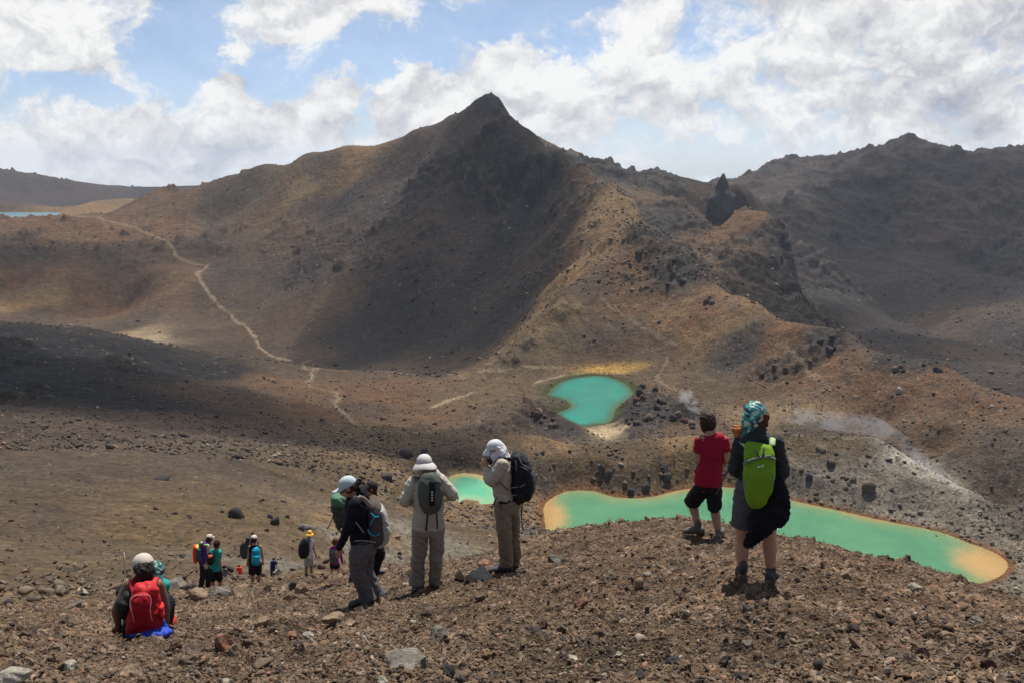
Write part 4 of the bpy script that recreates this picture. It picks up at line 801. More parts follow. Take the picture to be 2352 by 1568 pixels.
BLK = cloth('jacket_charcoal', (.030, .031, .033), .8)
Jk = Pieces(); Jk.chain([J(775, 345, 0), J(778, 380, 0), J(775, 470, 0), J(768, 580, 0), J(765, 640, 0)], [(.11, .08), (.172, .105), (.158, .108), (.150, .110), (.158, .115)], side=side, n=18, flat=True)
for s_, e_, w_ in ((sL, eL, wL), (sR, eR, wR)): Jk.chain([s_, (s_ + e_) / 2, e_, (e_ + w_) / 2, w_], [.068, .066, .062, .052, .040], side=side, flat=False)
Jk.build('jacket', BLK, f.root, .009, 2, .006, 10, 1)
Hd = Pieces(); Hd.chain([J(790, 290, -.01), J(775, 320, -.03), J(765, 365, -.05), J(770, 400, -.07)], [(.060, .055), (.085, .07), (.120, .07), (.10, .045)], side=side, n=16); Hd.build('hood', BLK, f.root, .009, 2, .008, 14, 2)
GRN = cloth('pack_green', (.145, .27, .016), .55, .10, False, 5); GRG = cloth('pack_grey_trim', (.16, .17, .15), .7)
pk = f.sections([(398, 712, 888, .03, -.13), (430, 700, 892, .055, -.16), (500, 694, 904, .075, -.19), (600, 688, 902, .085, -.21), (700, 694, 886, .085, -.21), (770, 704, 852, .08, -.21), (812, 722, 822, .06, -.20), (830, 748, 800, .03, -.19)]).build('backpack', GRN, f.root, .008, 2, .0035, 9, 3)
for pts, w in (([(690, 532, -.262), (740, 505, -.275), (800, 492, -.278), (850, 482, -.272), (875, 480, -.262)], .010), ([(882, 492, -.262), (905, 500, -.235)], .013)):
    q = f.strip('trim_band', pts, w, GRG, .012); q.parent = pk
q = f.sections([(615, 690, 712, .07, -.20), (680, 694, 716, .07, -.205), (748, 706, 728, .06, -.21)]).build('side_pocket', GRG, f.root, .006, 1); q.parent = pk
q = f.sections([(598, 880, 906, .07, -.20), (650, 880, 897, .07, -.205), (700, 868, 886, .06, -.21)]).build('side_pocket', GRG, f.root, .006, 1); q.parent = pk
q = f.strip('grab_loop', [(778, 425, -.245), (785, 455, -.272), (796, 487, -.285), (815, 490, -.285), (828, 460, -.275), (832, 425, -.245)], .007, cloth('webbing_dark', (.05, .055, .05), .8), .005); q.parent = pk
LOGO = plain('logo_white', (.75, .78, .74), .5)
lg_ = Pieces()
for i, (w, hgt) in enumerate(((6, 7), (6, 6), (5, 7), (5, 6), (2, 7), (6, 7), (5, 6), (6, 7))):
    x = 786 + i * 5.6; a = f.J(x, 555 - i * .9, -.303); lg_.chain([a - Vector((0, 0, .0045)), a + Vector((0, 0, .0045))], [(w * .0005, .002)] * 2, side=side, n=6, sub=1)
a = [f.J(815, 546, -.304), f.J(820, 539, -.304), f.J(826, 544, -.304)]; lg_.chain(a, [.0022] * 3, side=side, n=6, sub=2)
q = lg_.build('logo', LOGO, f.root, 0); q.parent = pk
STG = cloth('strap_pale_green', (.30, .40, .20), .6, .1)
for pts in ([(712, 415, -.15), (690, 392, -.09), (672, 372, -.03), (676, 362, .05), (700, 400, .12)], [(888, 400, -.14), (890, 375, -.10), (893, 352, -.03), (888, 350, .05), (860, 400, .12)]):
    q = f.strip('shoulder_strap', pts, .026, STG, .010); q.parent = pk
SHT = cloth('shorts_grey', (.085, .078, .088), .85)
Sh = Pieces(); Sh.chain([J(768, 640, 0), J(770, 700, -.01), J(772, 760, 0)], [(.148, .11), (.17, .135), (.165, .12)], side=side, n=16, flat=True)
Sh.chain([J(705, 730, 0), J(690, 850, .01), J(680, 962, .02)], [(.098, .11), (.097, .10), (.092, .092)], side=side, flat=True, n=14); Sh.chain([J(840, 730, 0), J(848, 850, .01), J(856, 965, .03)], [(.098, .11), (.097, .10), (.090, .092)], side=side, flat=True, n=14)
Sh.build('shorts', SHT, f.root, .010, 2, .007, 9, 4)
TJ = Pieces(); TJ.chain([J(905, 600, -.06), J(915, 680, -.10), J(925, 790, -.12), J(900, 880, -.13), J(830, 960, -.14), J(770, 1030, -.14), J(712, 1100, -.13)], [(.030, .03), (.070, .05), (.098, .06), (.115, .06), (.095, .05), (.062, .035), (.030, .018)], side=side, n=16)
TJ.chain([J(850, 800, -.12), J(810, 900, -.13), J(800, 1020, -.13), J(790, 1075, -.13)], [(.06, .04), (.075, .04), (.045, .03), (.022, .015)], side=side, n=12); TJ.chain([J(765, 640, .05), J(850, 655, .02), J(905, 640, -.04)], [(.03, .09), (.035, .1), (.03, .05)], side=(0, 0, 1), n=10)
TJ.build('tied_jacket', cloth('jacket_navy_black', (.010, .010, .014), .8), f.root, .010, 2, .010, 12, 5)
sm = Mat('scarf_pattern'); vo = sm.n('ShaderNodeTexVoronoi'); vo.inputs['Scale'].default_value = 42; tcn = sm.n('ShaderNodeTexCoord'); mpn = sm.n('ShaderNodeMixRGB'); mpn.inputs[0].default_value = .06; sm.L.new(tcn.outputs['Object'], mpn.inputs[1]); nn = sm.n('ShaderNodeTexNoise'); nn.inputs['Scale'].default_value = 14; sm.L.new(tcn.outputs['Object'], nn.inputs['Vector']); sm.L.new(nn.outputs[1], mpn.inputs[2]); sm.L.new(mpn.outputs[0], vo.inputs['Vector'])
sp = sm.n('ShaderNodeSeparateColor'); sm.L.new(vo.outputs['Color'], sp.inputs[0]); cr_ = sm.ramp(sp.outputs[0], (.0, (.008, .012, .02)), (.25, (.01, .09, .11)), (.5, (.02, .22, .22)), (.7, (.03, .12, .16)), (.84, (.30, .55, .42)), (.93, (.50, .33, .20))); sm.N[-1].color_ramp.interpolation = 'CONSTANT' if False else 'LINEAR'; sm.color(cr_); sm.rough(.7)
Sc = Pieces(); Sc.ell(f.T(0, -.018, .030), (.092, .108, .104), f.M); Sc.ell(J(745, 205, -.04), (.075, .07, .09), f.M); Sc.chain([J(752, 200, -.03), J(735, 240, -.07), J(715, 285, -.08), J(696, 325, -.08)], [(.075, .055), (.068, .045), (.048, .03), (.026, .018)], side=side)
Sc.build('headscarf', sm.m, f.root, .008, 1, .005, 16, 6)
Hr = Pieces(); Hr.ell(J(832, 205, -.01), (.036, .05, .05), None); Hr.ell(J(820, 240, -.01), (.045, .05, .045), None); Hr.ell(J(800, 262, -.01), (.05, .05, .035)); Hr.ell(J(838, 228, .0), (.024, .03, .03)); Hr.build('hair', H_AU, f.root, .007, 1, .008, 40, 7)
Hr = Pieces(); Hr.chain([J(690, 330, 0), J(665, 325, 0), J(650, 300, .0), J(630, 285, 0)], [.022, .030, .034, .022], side=side); Hr.ell(J(645, 310, .01), (.034, .03, .04)); Hr.ell(J(660, 282, .01), (.022, .02, .022)); Hr.chain([J(655, 320), J(650, 350)], [.026, .012], side=side)
hb_ = random.Random(4)
for i in range(26):
    p = J(648 + hb_.uniform(-14, 22), 305 + hb_.uniform(-25, 28), .01); q = p + Vector((hb_.uniform(-.045, .01), hb_.uniform(-.02, .02), hb_.uniform(-.01, .04))); Hr.chain([p, (p + q) / 2 + Vector((0, 0, .006)), q], [.005, .004, .0025], side=side, n=5, sub=1)
Hr.build('hair', H_GI, f.root, .005, 0, .006, 40, 8)
f.shoe('shoe', aL, fwd - side * .15, 1, SH_D, SOLE); f.shoe('shoe', aR, fwd + side * .25, 1, SH_D, SOLE)
woman = f
# the pole in her left hand
pr = bpy.data.objects.new('trekking_pole', None); C.objects.link(pr); pr.location = wL; tag(pr, 'thin black trekking pole held low between the man in red and the green backpack', 'trekking pole')
Q = Pieces(); Q.chain([wL, J(600, 540, .10), J(500, 745, .30)], [.007, .007, .006], side=side, n=8, sub=2); Q.build('shaft', plain('pole_black', (.02, .02, .022), .4), pr, 0)
Q = Pieces(); Q.chain([wL + Vector((0, 0, .05)), wL - Vector((0, 0, .04))], [.014, .012], side=side, n=8); Q.build('grip', plain('grip_black', (.025, .025, .025), .8), pr, 0)

# ---------------------------------------------------------------- 2 man in the red shirt
f = Fig(KB, (330, 1500), 9.5, 'dark haired man in red t-shirt and black shorts above the long lake'); J = f.J; side = f.side; fwd = f.view; B = Pieces()
f.head(B, J(332, 190, .05), J(372, 300, 0), 28, 26, 1.03)
aL, aR = J(222, 1375, .10), J(468, 1480, -.05); kL, kR = J(155, 1105, .22), J(418, 1185, .05); hL, hR = J(290, 930, .0), J(410, 940, 0)
for h, k_, a in ((hL, kL, aL), (hR, kR, aR)): B.chain([h, (h + k_) / 2, k_, k_ * .72 + a * .28, k_ * .35 + a * .65, a, a - Vector((0, 0, .06))], [.085, .075, .060, .062, .050, .037, .036], side=side)
B.chain([J(375, 300), J(385, 370), J(380, 520), J(360, 700), J(345, 850), J(345, 930)], [(.07, .06), (.17, .10), (.14, .09), (.12, .08), (.12, .08), (.12, .08)], side=side, n=16)
sL, sR, eL, eR, wL, wR = J(258, 370), J(515, 375), J(222, 625, -.02), J(568, 615, -.02), J(290, 640, .25), J(498, 625, .14)
for s_, e_, w_ in ((sL, eL, wL), (sR, eR, wR)): B.chain([s_, (s_ + e_) / 2, e_, (e_ + w_) / 2, w_], [.056, .048, .044, .042, .030], side=side)
f.hand(B, wL, fwd + Vector((.3, 0, .3)), Vector((1, 0, -.2)), .7, 1, 1); f.hand(B, wR, fwd * .6 + Vector((-.8, 0, .25)), Vector((-1, .3, -.4)), .8, 1, -1)
B.build('body', SK_T, f.root, .009, 2); f.eyes()
RED = cloth('shirt_red', (.26, .011, .028), .85, .12, True, 4); Ts = Pieces()
Ts.chain([J(372, 308), J(380, 345), J(392, 400), J(385, 520), J(372, 660), J(350, 790), J(342, 892)], [(.075, .065), (.155, .10), (.182, .115), (.158, .12), (.145, .12), (.165, .135), (.182, .148)], side=side, n=20, flat=True)
for s_, e_ in ((sL, eL), (sR, eR)): Ts.chain([s_ + (e_ - s_) * -.05, s_ + (e_ - s_) * .3, s_ + (e_ - s_) * .60], [.072, .070, .068], side=side, flat=True)
Ts.build('t_shirt', RED, f.root, .009, 2, .006, 8, 11)
BK = cloth('shorts_black', (.014, .014, .017), .9, .3); Sh = Pieces()
Sh.chain([J(345, 840), J(345, 920), J(340, 960)], [(.150, .11), (.165, .125), (.155, .12)], side=side, n=16, flat=True); Sh.chain([hL, (hL + kL) / 2, kL + (kL - hL) * .04], [(.105, .11), (.108, .105), (.100, .095)], side=side, flat=True); Sh.chain([hR, (hR + kR) / 2, kR], [(.102, .11), (.095, .105), (.084, .092)], side=side, flat=True)
Sh.build('shorts', BK, f.root, .010, 2, .007, 9, 12)
hairdo(f, H_BR, [((0, -.030, .045), (.090, .098, .088)), ((0, -.052, .0), (.088, .078, .09)), ((0, -.04, -.045), (.076, .060, .055)), ((.075, -.02, .0), (.02, .05, .06)), ((-.075, -.02, .0), (.02, .05, .06)), ((0, .06, .085), (.06, .04, .03))])
hairdo(f, H_BR, [((0, .045, -.078), (.052, .045, .038)), ((.05, .02, -.06), (.022, .04, .04)), ((-.05, .02, -.06), (.022, .04, .04))], 'beard')
f.shoe('shoe', aL, -side + fwd * .55, 1, SH_G, SOLE, 1.08); f.shoe('shoe', aR, fwd + side * .2, 1, SH_G, SOLE, 1.05)
BKP = plain('camera_black', (.02, .02, .022), .5)
Q = Pieces(); Q.chain([J(235, 700, .10), J(215, 760, .08)], [(.035, .03), (.04, .03)], side=side, ex=3); Q.build('belt_pouch', cloth('pouch_black', (.02, .02, .022)), f.root, .008)
redman = f

# ---------------------------------------------------------------- 3 man photographing, big black pack
f = Fig(K5, (1110, 1285), 9.0, 'man in white neck flap cap with large black backpack taking a photo'); J = f.J; side = f.side; fwd = f.view; B = Pieces(); LF = -side
f.head(B, J(985, 140, 0), J(1052, 235, 0), 78, 16, 1.02)
aN, aF = J(1095, 1225, -.10), J(1190, 1150, .12); kN, kF = J(1075, 930, -.10), J(1168, 940, .10); hN, hF = J(1075, 650, -.09), J(1135, 650, .09)
for h, k_, a in ((hN, kN, aN), (hF, kF, aF)): B.chain([h, (h + k_) / 2, k_, (k_ + a) / 2, a, a - Vector((0, 0, .05))], [.085, .075, .058, .055, .038, .036], side=side)
B.chain([J(1055, 240), J(1065, 310), J(1070, 450), J(1085, 560), J(1100, 650)], [(.06, .07), (.10, .16), (.11, .15), (.10, .14), (.12, .15)], side=side, n=16)
sN, sF, eN, eF, wN, wF = J(1060, 290, -.17), J(1070, 285, .15), J(945, 440, -.17), J(935, 430, .14), J(912, 315, -.05), J(905, 300, .05)
for s_, e_, w_ in ((sN, eN, wN), (sF, eF, wF)): B.chain([s_, e_, w_], [.05, .043, .030], side=side)
f.hand(B, wN, Vector((0, 0, 1)) - side * .4, fwd + side * .3, 1.0, 1.0, 1); f.hand(B, wF, Vector((0, 0, 1)) - side * .3, -fwd + side * .3, 1.0, 1.0, -1)
B.build('body', SK_T, f.root, .009, 2); f.eyes()
BEI = cloth('shirt_beige', (.38, .33, .27), .85, .12, True, 5); Ts = Pieces()
Ts.chain([J(1050, 238), J(1055, 270), J(1062, 330), J(1055, 450), J(1062, 540), J(1088, 615)], [(.07, .08), (.10, .15), (.125, .185), (.132, .18), (.120, .17), (.125, .165)], side=side, n=18, flat=True)
for s_, e_, w_ in ((sN, eN, wN), (sF, eF, wF)): Ts.chain([s_, (s_ + e_) / 2, e_, (e_ + w_) / 2, w_ + (e_ - w_) * .12], [.078, .076, .068, .055, .042], side=side)
Ts.build('shirt', BEI, f.root, .010, 2, .007, 9, 21)
KH = cloth('trousers_khaki', (.21, .165, .115), .9, .12); Tr = Pieces(); Tr.chain([J(1098, 605), J(1100, 660), J(1105, 720)], [(.150, .185), (.155, .19), (.145, .175)], side=side, n=16, flat=True)
Tr.chain([J(1062, 690, -.08), J(1072, 850, -.1), J(1082, 960, -.1), J(1088, 1100, -.1), J(1095, 1255, -.10)], [(.095, .11), (.092, .10), (.085, .09), (.078, .085), (.085, .09)], side=side, flat=True); Tr.chain([J(1150, 690, .08), J(1165, 850, .1), J(1172, 960, .1), J(1180, 1060, .1), J(1188, 1185, .12)], [(.085, .10), (.080, .09), (.070, .085), (.064, .08), (.066, .085)], side=side, flat=True)
Tr.build('trousers', KH, f.root, .010, 2, .008, 8, 22)
WHT = cloth('cap_white', (.54, .54, .56), .8, .06); c_ = cap(f, WHT, bill=.07, down=26)
Fl = Pieces(); Fl.chain([f.T(0, -.05, .03), f.T(0, -.085, -.03), f.T(0, -.10, -.09), f.T(0, -.125, -.13)], [(.086, .055), (.096, .05), (.10, .035), (.085, .018)], side=f.M @ Vector((1, 0, 0)), n=16); Fl.ell(f.T(-.062, -.005, -.055), (.028, .060, .062), f.M); Fl.ell(f.T(.062, -.005, -.055), (.028, .060, .062), f.M); q = Fl.build('neck_flap', WHT, f.root, .009, 2, .007, 14, 23); q.parent = c_
PKB = cloth('pack_black', (.016, .017, .02), .6, .35, True, 14); PKG = cloth('pack_dark_grey', (.075, .078, .085), .65)
pk = f.sections([(182, 1152, 1212, .10, 0), (215, 1145, 1250, .14, 0), (262, 1142, 1292, .16, 0), (360, 1146, 1350, .17, 0), (440, 1152, 1362, .175, 0), (540, 1146, 1342, .17, 0), (600, 1150, 1285, .15, 0), (626, 1180, 1240, .11, 0)]).build('backpack', PKB, f.root, .010, 2, .010, 10, 24)
q = f.sections([(330, 1315, 1352, .13, 0), (420, 1330, 1372, .14, 0), (520, 1320, 1362, .13, 0), (590, 1262, 1310, .10, 0)]).build('outer_pocket', PKG, f.root, .010, 2, .006, 10, 25); q.parent = pk
for pts in ([(1150, 505, -.165), (1200, 500, -.18), (1250, 488, -.178), (1270, 465, -.172)], [(1185, 250, -.15), (1192, 300, -.165), (1190, 340, -.17)], [(1220, 220, -.12), (1250, 280, -.15), (1290, 300, -.12)], [(1235, 300, -.165), (1290, 330, -.15), (1330, 370, -.11)], [(1150, 575, -.16), (1210, 580, -.165), (1250, 560, -.16)]):
    q = f.strip('compression_strap', pts, .006, cloth('webbing_grey', (.20, .21, .22), .7), .006); q.parent = pk
q = f.sections([(585, 1000, 1160, .17, 0), (610, 998, 1165, .175, 0), (634, 1015, 1160, .17, 0)], ex=2.4).build('hip_belt', PKB, f.root, .010, 2, .004, 10, 26); q.parent = pk
for dd in (-.17, .17):
    q = f.strip('shoulder_strap', [(1165, 250, dd * .7), (1110, 222, dd * .8), (1050, 235, dd * .75), (1000, 300, dd * .85), (1020, 400, dd * 1.12)], .022, PKB, .012); q.parent = pk
WB = cloth('webbing_dark', (.05, .055, .05), .8); BRS = cloth('strap_brown', (.10, .075, .06), .8)
q = f.strip('load_strap', [(1028, 448, -.245), (1070, 490, -.22), (1115, 530, -.19)], .009, BRS, .005); q.parent = pk
q = f.strip('belt_tail', [(998, 600, -.17), (985, 640, -.17), (955, 705, -.16)], .007, WB, .004); q.parent = pk
q = f.strip('belt_tail', [(1035, 635, -.19), (1040, 690, -.18), (1058, 735, -.17)], .006, WB, .004); q.parent = pk
q = f.strip('hanging_strap', [(1238, 622, -.05), (1240, 760, -.05), (1256, 920, -.05)], .006, WB, .004); q.parent = pk
q = f.strip('hanging_strap', [(1262, 615, .0), (1250, 700, 0), (1244, 800, 0)], .005, WB, .004); q.parent = pk
f.shoe('shoe', J(1085, 1245, -.10), -side, 1, SH_D, SOLE, 1.05); f.shoe('shoe', aF, -side - fwd * .3, 1, cloth('shoe_tan', (.32, .26, .18), .8), SOLE, 1.0)
cm_ = bpy.data.objects.new('camera', None); C.objects.link(cm_); cm_.name = 'photo_camera'; cm_.location = J(930, 258, 0); tag(cm_, 'small black camera held up by the man with the white neck flap', 'camera')
Q = Pieces(); Q.chain([J(945, 240, 0) - fwd * .055, J(945, 240, 0) + fwd * .055], [(.022, .035)] * 2, side=side, n=16, flat=True, ex=5); Q.build('camera_body', BKP, cm_, 0); Q = Pieces(); Q.chain([J(930, 243, 0), J(905, 243, 0)], [.026, .024], side=(0, 0, 1), n=14, flat=True); Q.build('lens', BKP, cm_, 0)

# ---------------------------------------------------------------- 4 man with the white bucket hat
f = Fig(K5, (330, 1450), 9.0, 'man seen from behind in white bucket hat, loose beige shirt and small grey green backpack'); J = f.J; side = f.side; fwd = f.view; B = Pieces()
f.head(B, J(305, 285, .02), J(300, 385, 0), 10, 14, 1.03)
aL, aR = J(240, 1395, -.02), J(405, 1390, .03); kL, kR = J(252, 1120, 0), J(420, 1110, .03); hL, hR = J(275, 880), J(410, 880)
for h, k_, a in ((hL, kL, aL), (hR, kR, aR)): B.chain([h, (h + k_) / 2, k_, (k_ + a) / 2, a, a - Vector((0, 0, .05))], [.085, .075, .058, .055, .038, .036], side=side)
B.chain([J(305, 385), J(330, 450), J(340, 600), J(345, 750), J(345, 880)], [(.07, .06), (.17, .10), (.16, .11), (.15, .11), (.16, .11)], side=side, n=16)
sL, sR, eL, eR, wL, wR = J(195, 455), J(462, 440), J(122, 635, -.02), J(575, 578, -.02), J(220, 640, .26), J(470, 600, .26)
for s_, e_, w_ in ((sL, eL, wL), (sR, eR, wR)): B.chain([s_, e_, w_], [.05, .043, .030], side=side)
f.hand(B, wL, fwd + Vector((.5, 0, .1)), Vector((.6, 0, -.6)), .8, 1, 1); f.hand(B, wR, fwd - Vector((.5, 0, -.1)), Vector((-.6, 0, -.6)), .8, 1, -1)
B.build('body', SK_T, f.root, .009, 2); f.eyes()
BE2 = cloth('shirt_pale', (.42, .385, .325), .85, .10, True, 5); Ts = Pieces()
Ts.chain([J(300, 375), J(318, 405), J(335, 460), J(342, 600), J(345, 740), J(346, 890)], [(.085, .07), (.165, .10), (.195, .12), (.178, .125), (.176, .13), (.192, .14)], side=side, n=20, flat=True)
for s_, e_, w_ in ((sL, eL, wL), (sR, eR, wR)): Ts.chain([s_, (s_ + e_) / 2, e_, (e_ + w_) / 2, w_ + (e_ - w_) * .1], [.078, .074, .066, .056, .045], side=side)
Ts.build('shirt', BE2, f.root, .010, 2, .009, 7, 31)
TK = cloth('trousers_stone', (.24, .205, .175), .9, .10); Tr = Pieces(); Tr.chain([J(345, 850), J(345, 900), J(343, 950)], [(.175, .12), (.18, .13), (.17, .125)], side=side, n=16, flat=True)
Tr.chain([J(268, 900), J(262, 1000, 0), J(252, 1120, 0), J(242, 1260, 0), J(232, 1430, -.02)], [(.098, .11), (.092, .10), (.086, .092), (.080, .085), (.086, .09)], side=side, flat=True); Tr.chain([J(420, 900), J(425, 1000, 0), J(422, 1120, 0), J(412, 1260, 0), J(402, 1422, .03)], [(.096, .11), (.090, .10), (.082, .092), (.072, .085), (.070, .085)], side=side, flat=True)
Tr.build('trousers', TK, f.root, .010, 2, .009, 7, 32)
f.M = f.frame(10, 4, 14); cap(f, cloth('hat_white', (.50, .48, .46), .8, .06), wide=True, name='bucket_hat', dome=(.090, .104, .088), cz=.038, flare=.04)
hairdo(f, cloth('hair_greying', (.10, .085, .075)), [((0, -.045, -.015), (.078, .062, .045))])
PG = cloth('pack_sage', (.085, .095, .082), .75, .15); PGK = cloth('pack_black_panel', (.02, .021, .022), .7)
pk = f.sections([(372, 310, 400, .03, -.14), (400, 275, 440, .06, -.17), (470, 254, 462, .085, -.20), (560, 250, 474, .095, -.21), (640, 258, 474, .09, -.21), (705, 285, 455, .07, -.20), (738, 325, 425, .035, -.18)]).build('backpack', PG, f.root, .009, 2, .004, 9, 33)
q = f.sections([(440, 352, 412, .03, -.262), (540, 350, 412, .032, -.285), (640, 346, 408, .03, -.282), (700, 320, 425, .02, -.258), (735, 325, 430, .02, -.222)], ex=3).build('centre_panel', PGK, f.root, .008, 1); q.parent = pk
for yy in (548, 574, 600, 626):
    a = J(380, yy, -.322); Q = Pieces(); Q.chain([a - Vector((0, 0, .008)), a + Vector((0, 0, .008))], [(.010, .003)] * 2, side=side, n=8, flat=True, ex=6, sub=1); q = Q.build('reflective_patch', plain('patch_white', (.7, .72, .70), .4), f.root, 0); q.parent = pk
q = f.strip('haul_loop', [(312, 415, -.20), (316, 375, -.19), (345, 358, -.18), (372, 375, -.19), (380, 412, -.21)], .008, PGK, .006); q.parent = pk
for pts in ([(265, 425, -.16), (235, 410, -.10), (215, 405, .0), (225, 440, .11)], [(432, 415, -.17), (428, 388, -.10), (425, 380, 0), (420, 430, .11)]): q = f.strip('shoulder_strap', pts, .028, PG, .010); q.parent = pk
q = f.strip('hanging_strap', [(340, 735, -.20), (330, 830, -.17), (322, 922, -.16)], .011, WB, .004); q.parent = pk
q = f.strip('hanging_strap', [(420, 730, -.20), (428, 820, -.17), (432, 900, -.16)], .010, WB, .004); q.parent = pk
f.shoe('shoe', aL, fwd - side * .2, 1, SH_G, SOLE, 1.08); f.shoe('shoe', aR, fwd + side * .3, 1, SH_G, SOLE, 1.08)

# ---------------------------------------------------------------- 5 woman walking down in the pale cap
f = Fig(K4, (480, 1410), 7.8, 'woman in pale blue cap and black top walking left with grey brown backpack'); J = f.J; side = f.side; fwd = f.view; B = Pieces()
f.head(B, J(262, 245, 0), J(330, 330, 0), 84, 26, 1.0)
aN, aF = J(440, 1345, -.10), J(575, 1325, .10); kN, kF = J(362, 1105, -.09), J(440, 1120, .09); hN, hF = J(400, 810, -.08), J(450, 810, .08)
for h, k_, a in ((hN, kN, aN), (hF, kF, aF)): B.chain([h, (h + k_) / 2, k_, (k_ + a) / 2, a, a - Vector((0, 0, .04))], [.085, .075, .056, .053, .036, .034], side=side)
B.chain([J(338, 335), J(355, 410), J(370, 550), J(400, 690), J(425, 800)], [(.06, .06), (.10, .13), (.10, .12), (.09, .10), (.10, .105)], side=side, n=16)
sN, sF, eN, eF, wN, wF = J(335, 415, -.15), J(350, 400, .14), J(262, 655, -.20), J(300, 640, .18), J(175, 850, -.18), J(235, 640, .30)
for s_, e_, w_ in ((sN, eN, wN), (sF, eF, wF)): B.chain([s_, e_, w_], [.045, .038, .027], side=side)
f.hand(B, wN, Vector((0, 0, -1)) - side * .25, side * .3 - fwd * -.9, .45, .95, 1); f.hand(B, wF, Vector((0, 0, -1)) - side * .3, side * .3 - fwd * .9, .5, .95, 1)
B.build('body', SK_T, f.root, .009, 2)
sgl = Pieces(); sgl.ell(f.T(-.034, .088, .006), (.026, .014, .019), f.M, 10, 7); sgl.ell(f.T(.034, .088, .006), (.026, .014, .019), f.M, 10, 7); sgl.chain([f.T(-.07, .0, .012), f.T(-.062, .075, .010), f.T(.062, .075, .010), f.T(.07, 0, .012)], [.005] * 4, side=(0, 0, 1), n=6); sgl.build('sunglasses', plain('lens_dark', (.03, .008, .008), .1), f.root, 0)
BK2 = cloth('top_black', (.011, .012, .018), .85, .3); Ts = Pieces()
Ts.chain([J(340, 325), J(345, 360), J(355, 430), J(362, 560), J(390, 690), J(410, 785)], [(.09, .08), (.115, .14), (.135, .165), (.130, .15), (.132, .155), (.142, .165)], side=side, n=18, flat=True); Ts.chain([J(395, 300, 0), J(400, 335, 0), J(430, 370, 0)], [(.07, .08), (.085, .11), (.05, .08)], side=side)
for s_, e_, w_ in ((sN, eN, wN), (sF, eF, wF)): Ts.chain([s_, (s_ + e_) / 2, e_, (e_ + w_) / 2, w_], [.070, .062, .054, .044, .036], side=side)
Ts.build('long_sleeved_top', BK2, f.root, .009, 2, .006, 9, 41)
GT = cloth('trousers_grey', (.115, .105, .11), .9, .12); Tr = Pieces(); Tr.chain([J(418, 765), J(420, 830), J(415, 900)], [(.145, .178), (.150, .185), (.135, .165)], side=side, n=16, flat=True)
Tr.chain([J(385, 850, -.07), J(362, 980, -.09), J(368, 1110, -.09), J(415, 1250, -.1), J(462, 1395, -.1)], [(.108, .11), (.100, .10), (.088, .09), (.082, .085), (.090, .09)], side=side, flat=True); Tr.chain([J(460, 850, .07), J(442, 980, .09), J(450, 1110, .09), J(515, 1240, .1), J(598, 1375, .1)], [(.095, .11), (.085, .10), (.075, .09), (.070, .085), (.080, .09)], side=side, flat=True)
Tr.build('trousers', GT, f.root, .010, 2, .008, 8, 42)
cap(f, cloth('cap_pale_blue', (.40, .48, .50), .8, .06), bill=.095, down=2, dome=(.086, .106, .095))
hairdo(f, H_BR, [((0, -.06, -.005), (.078, .055, .06)), ((0, -.115, .0), (.030, .035, .035)), ((0, -.145, .02), (.018, .03, .022)), ((.06, -.01, -.02), (.02, .035, .03)), ((-.06, -.01, -.02), (.02, .035, .03))])
PB = cloth('pack_brown_grey', (.075, .062, .062), .75, .12); PL = cloth('pack_light_grey', (.33, .32, .30), .7, .1)
pk = f.sections([(385, 462, 520, .09, 0), (420, 452, 560, .13, 0), (470, 452, 600, .145, 0), (560, 458, 630, .15, 0), (680, 455, 645, .155, 0), (745, 455, 638, .15, 0), (790, 462, 600, .13, 0), (815, 490, 560, .09, 0)]).build('backpack', PB, f.root, .009, 2, .006, 9, 43)
q = f.sections([(450, 565, 612, .12, 0), (520, 590, 645, .135, 0), (600, 590, 668, .14, 0), (680, 595, 682, .145, 0), (745, 585, 676, .14, 0), (790, 545, 632, .12, 0), (812, 500, 570, .08, 0)]).build('front_pocket', PL, f.root, .009, 2, .005, 9, 44); q.parent = pk
BLU = cloth('cord_blue', (.02, .32, .48), .6, .1)
for pts in ([(496, 512, -.165), (512, 530, -.168), (535, 545, -.17), (562, 542, -.168)], [(526, 552, -.172), (505, 585, -.172), (488, 620, -.17)], [(463, 672, -.168), (472, 700, -.172), (505, 728, -.176), (540, 738, -.176), (575, 716, -.172)]): q = f.strip('blue_cord', pts, .0075, BLU, .0075); q.parent = pk
q = f.sections([(735, 322, 480, .155, 0), (765, 315, 500, .165, 0), (790, 330, 480, .155, 0)]).build('hip_belt', PB, f.root, .009, 2, .004, 9, 45); q.parent = pk
q = f.strip('hip_belt_piping', [(325, 790, -.165), (400, 785, -.172), (470, 792, -.17), (540, 802, -.15)], .006, PL, .006); q.parent = pk
for dd in (-.13, .13): q = f.strip('shoulder_strap', [(470, 420, dd), (430, 372, dd), (370, 345, dd), (318, 365, dd), (295, 430, dd * 1.35)], .026, cloth('strap_tan_grey', (.26, .21, .18), .7), .012); q.parent = pk
q = f.strip('load_strap', [(335, 595, -.185), (375, 645, -.19), (420, 705, -.165)], .006, PL, .004); q.parent = pk
f.shoe('shoe', aN, -side - fwd * .1, 1, SH_D, SOLE); f.shoe('shoe', aF, -side + fwd * .1, 1, SH_D, SOLE)

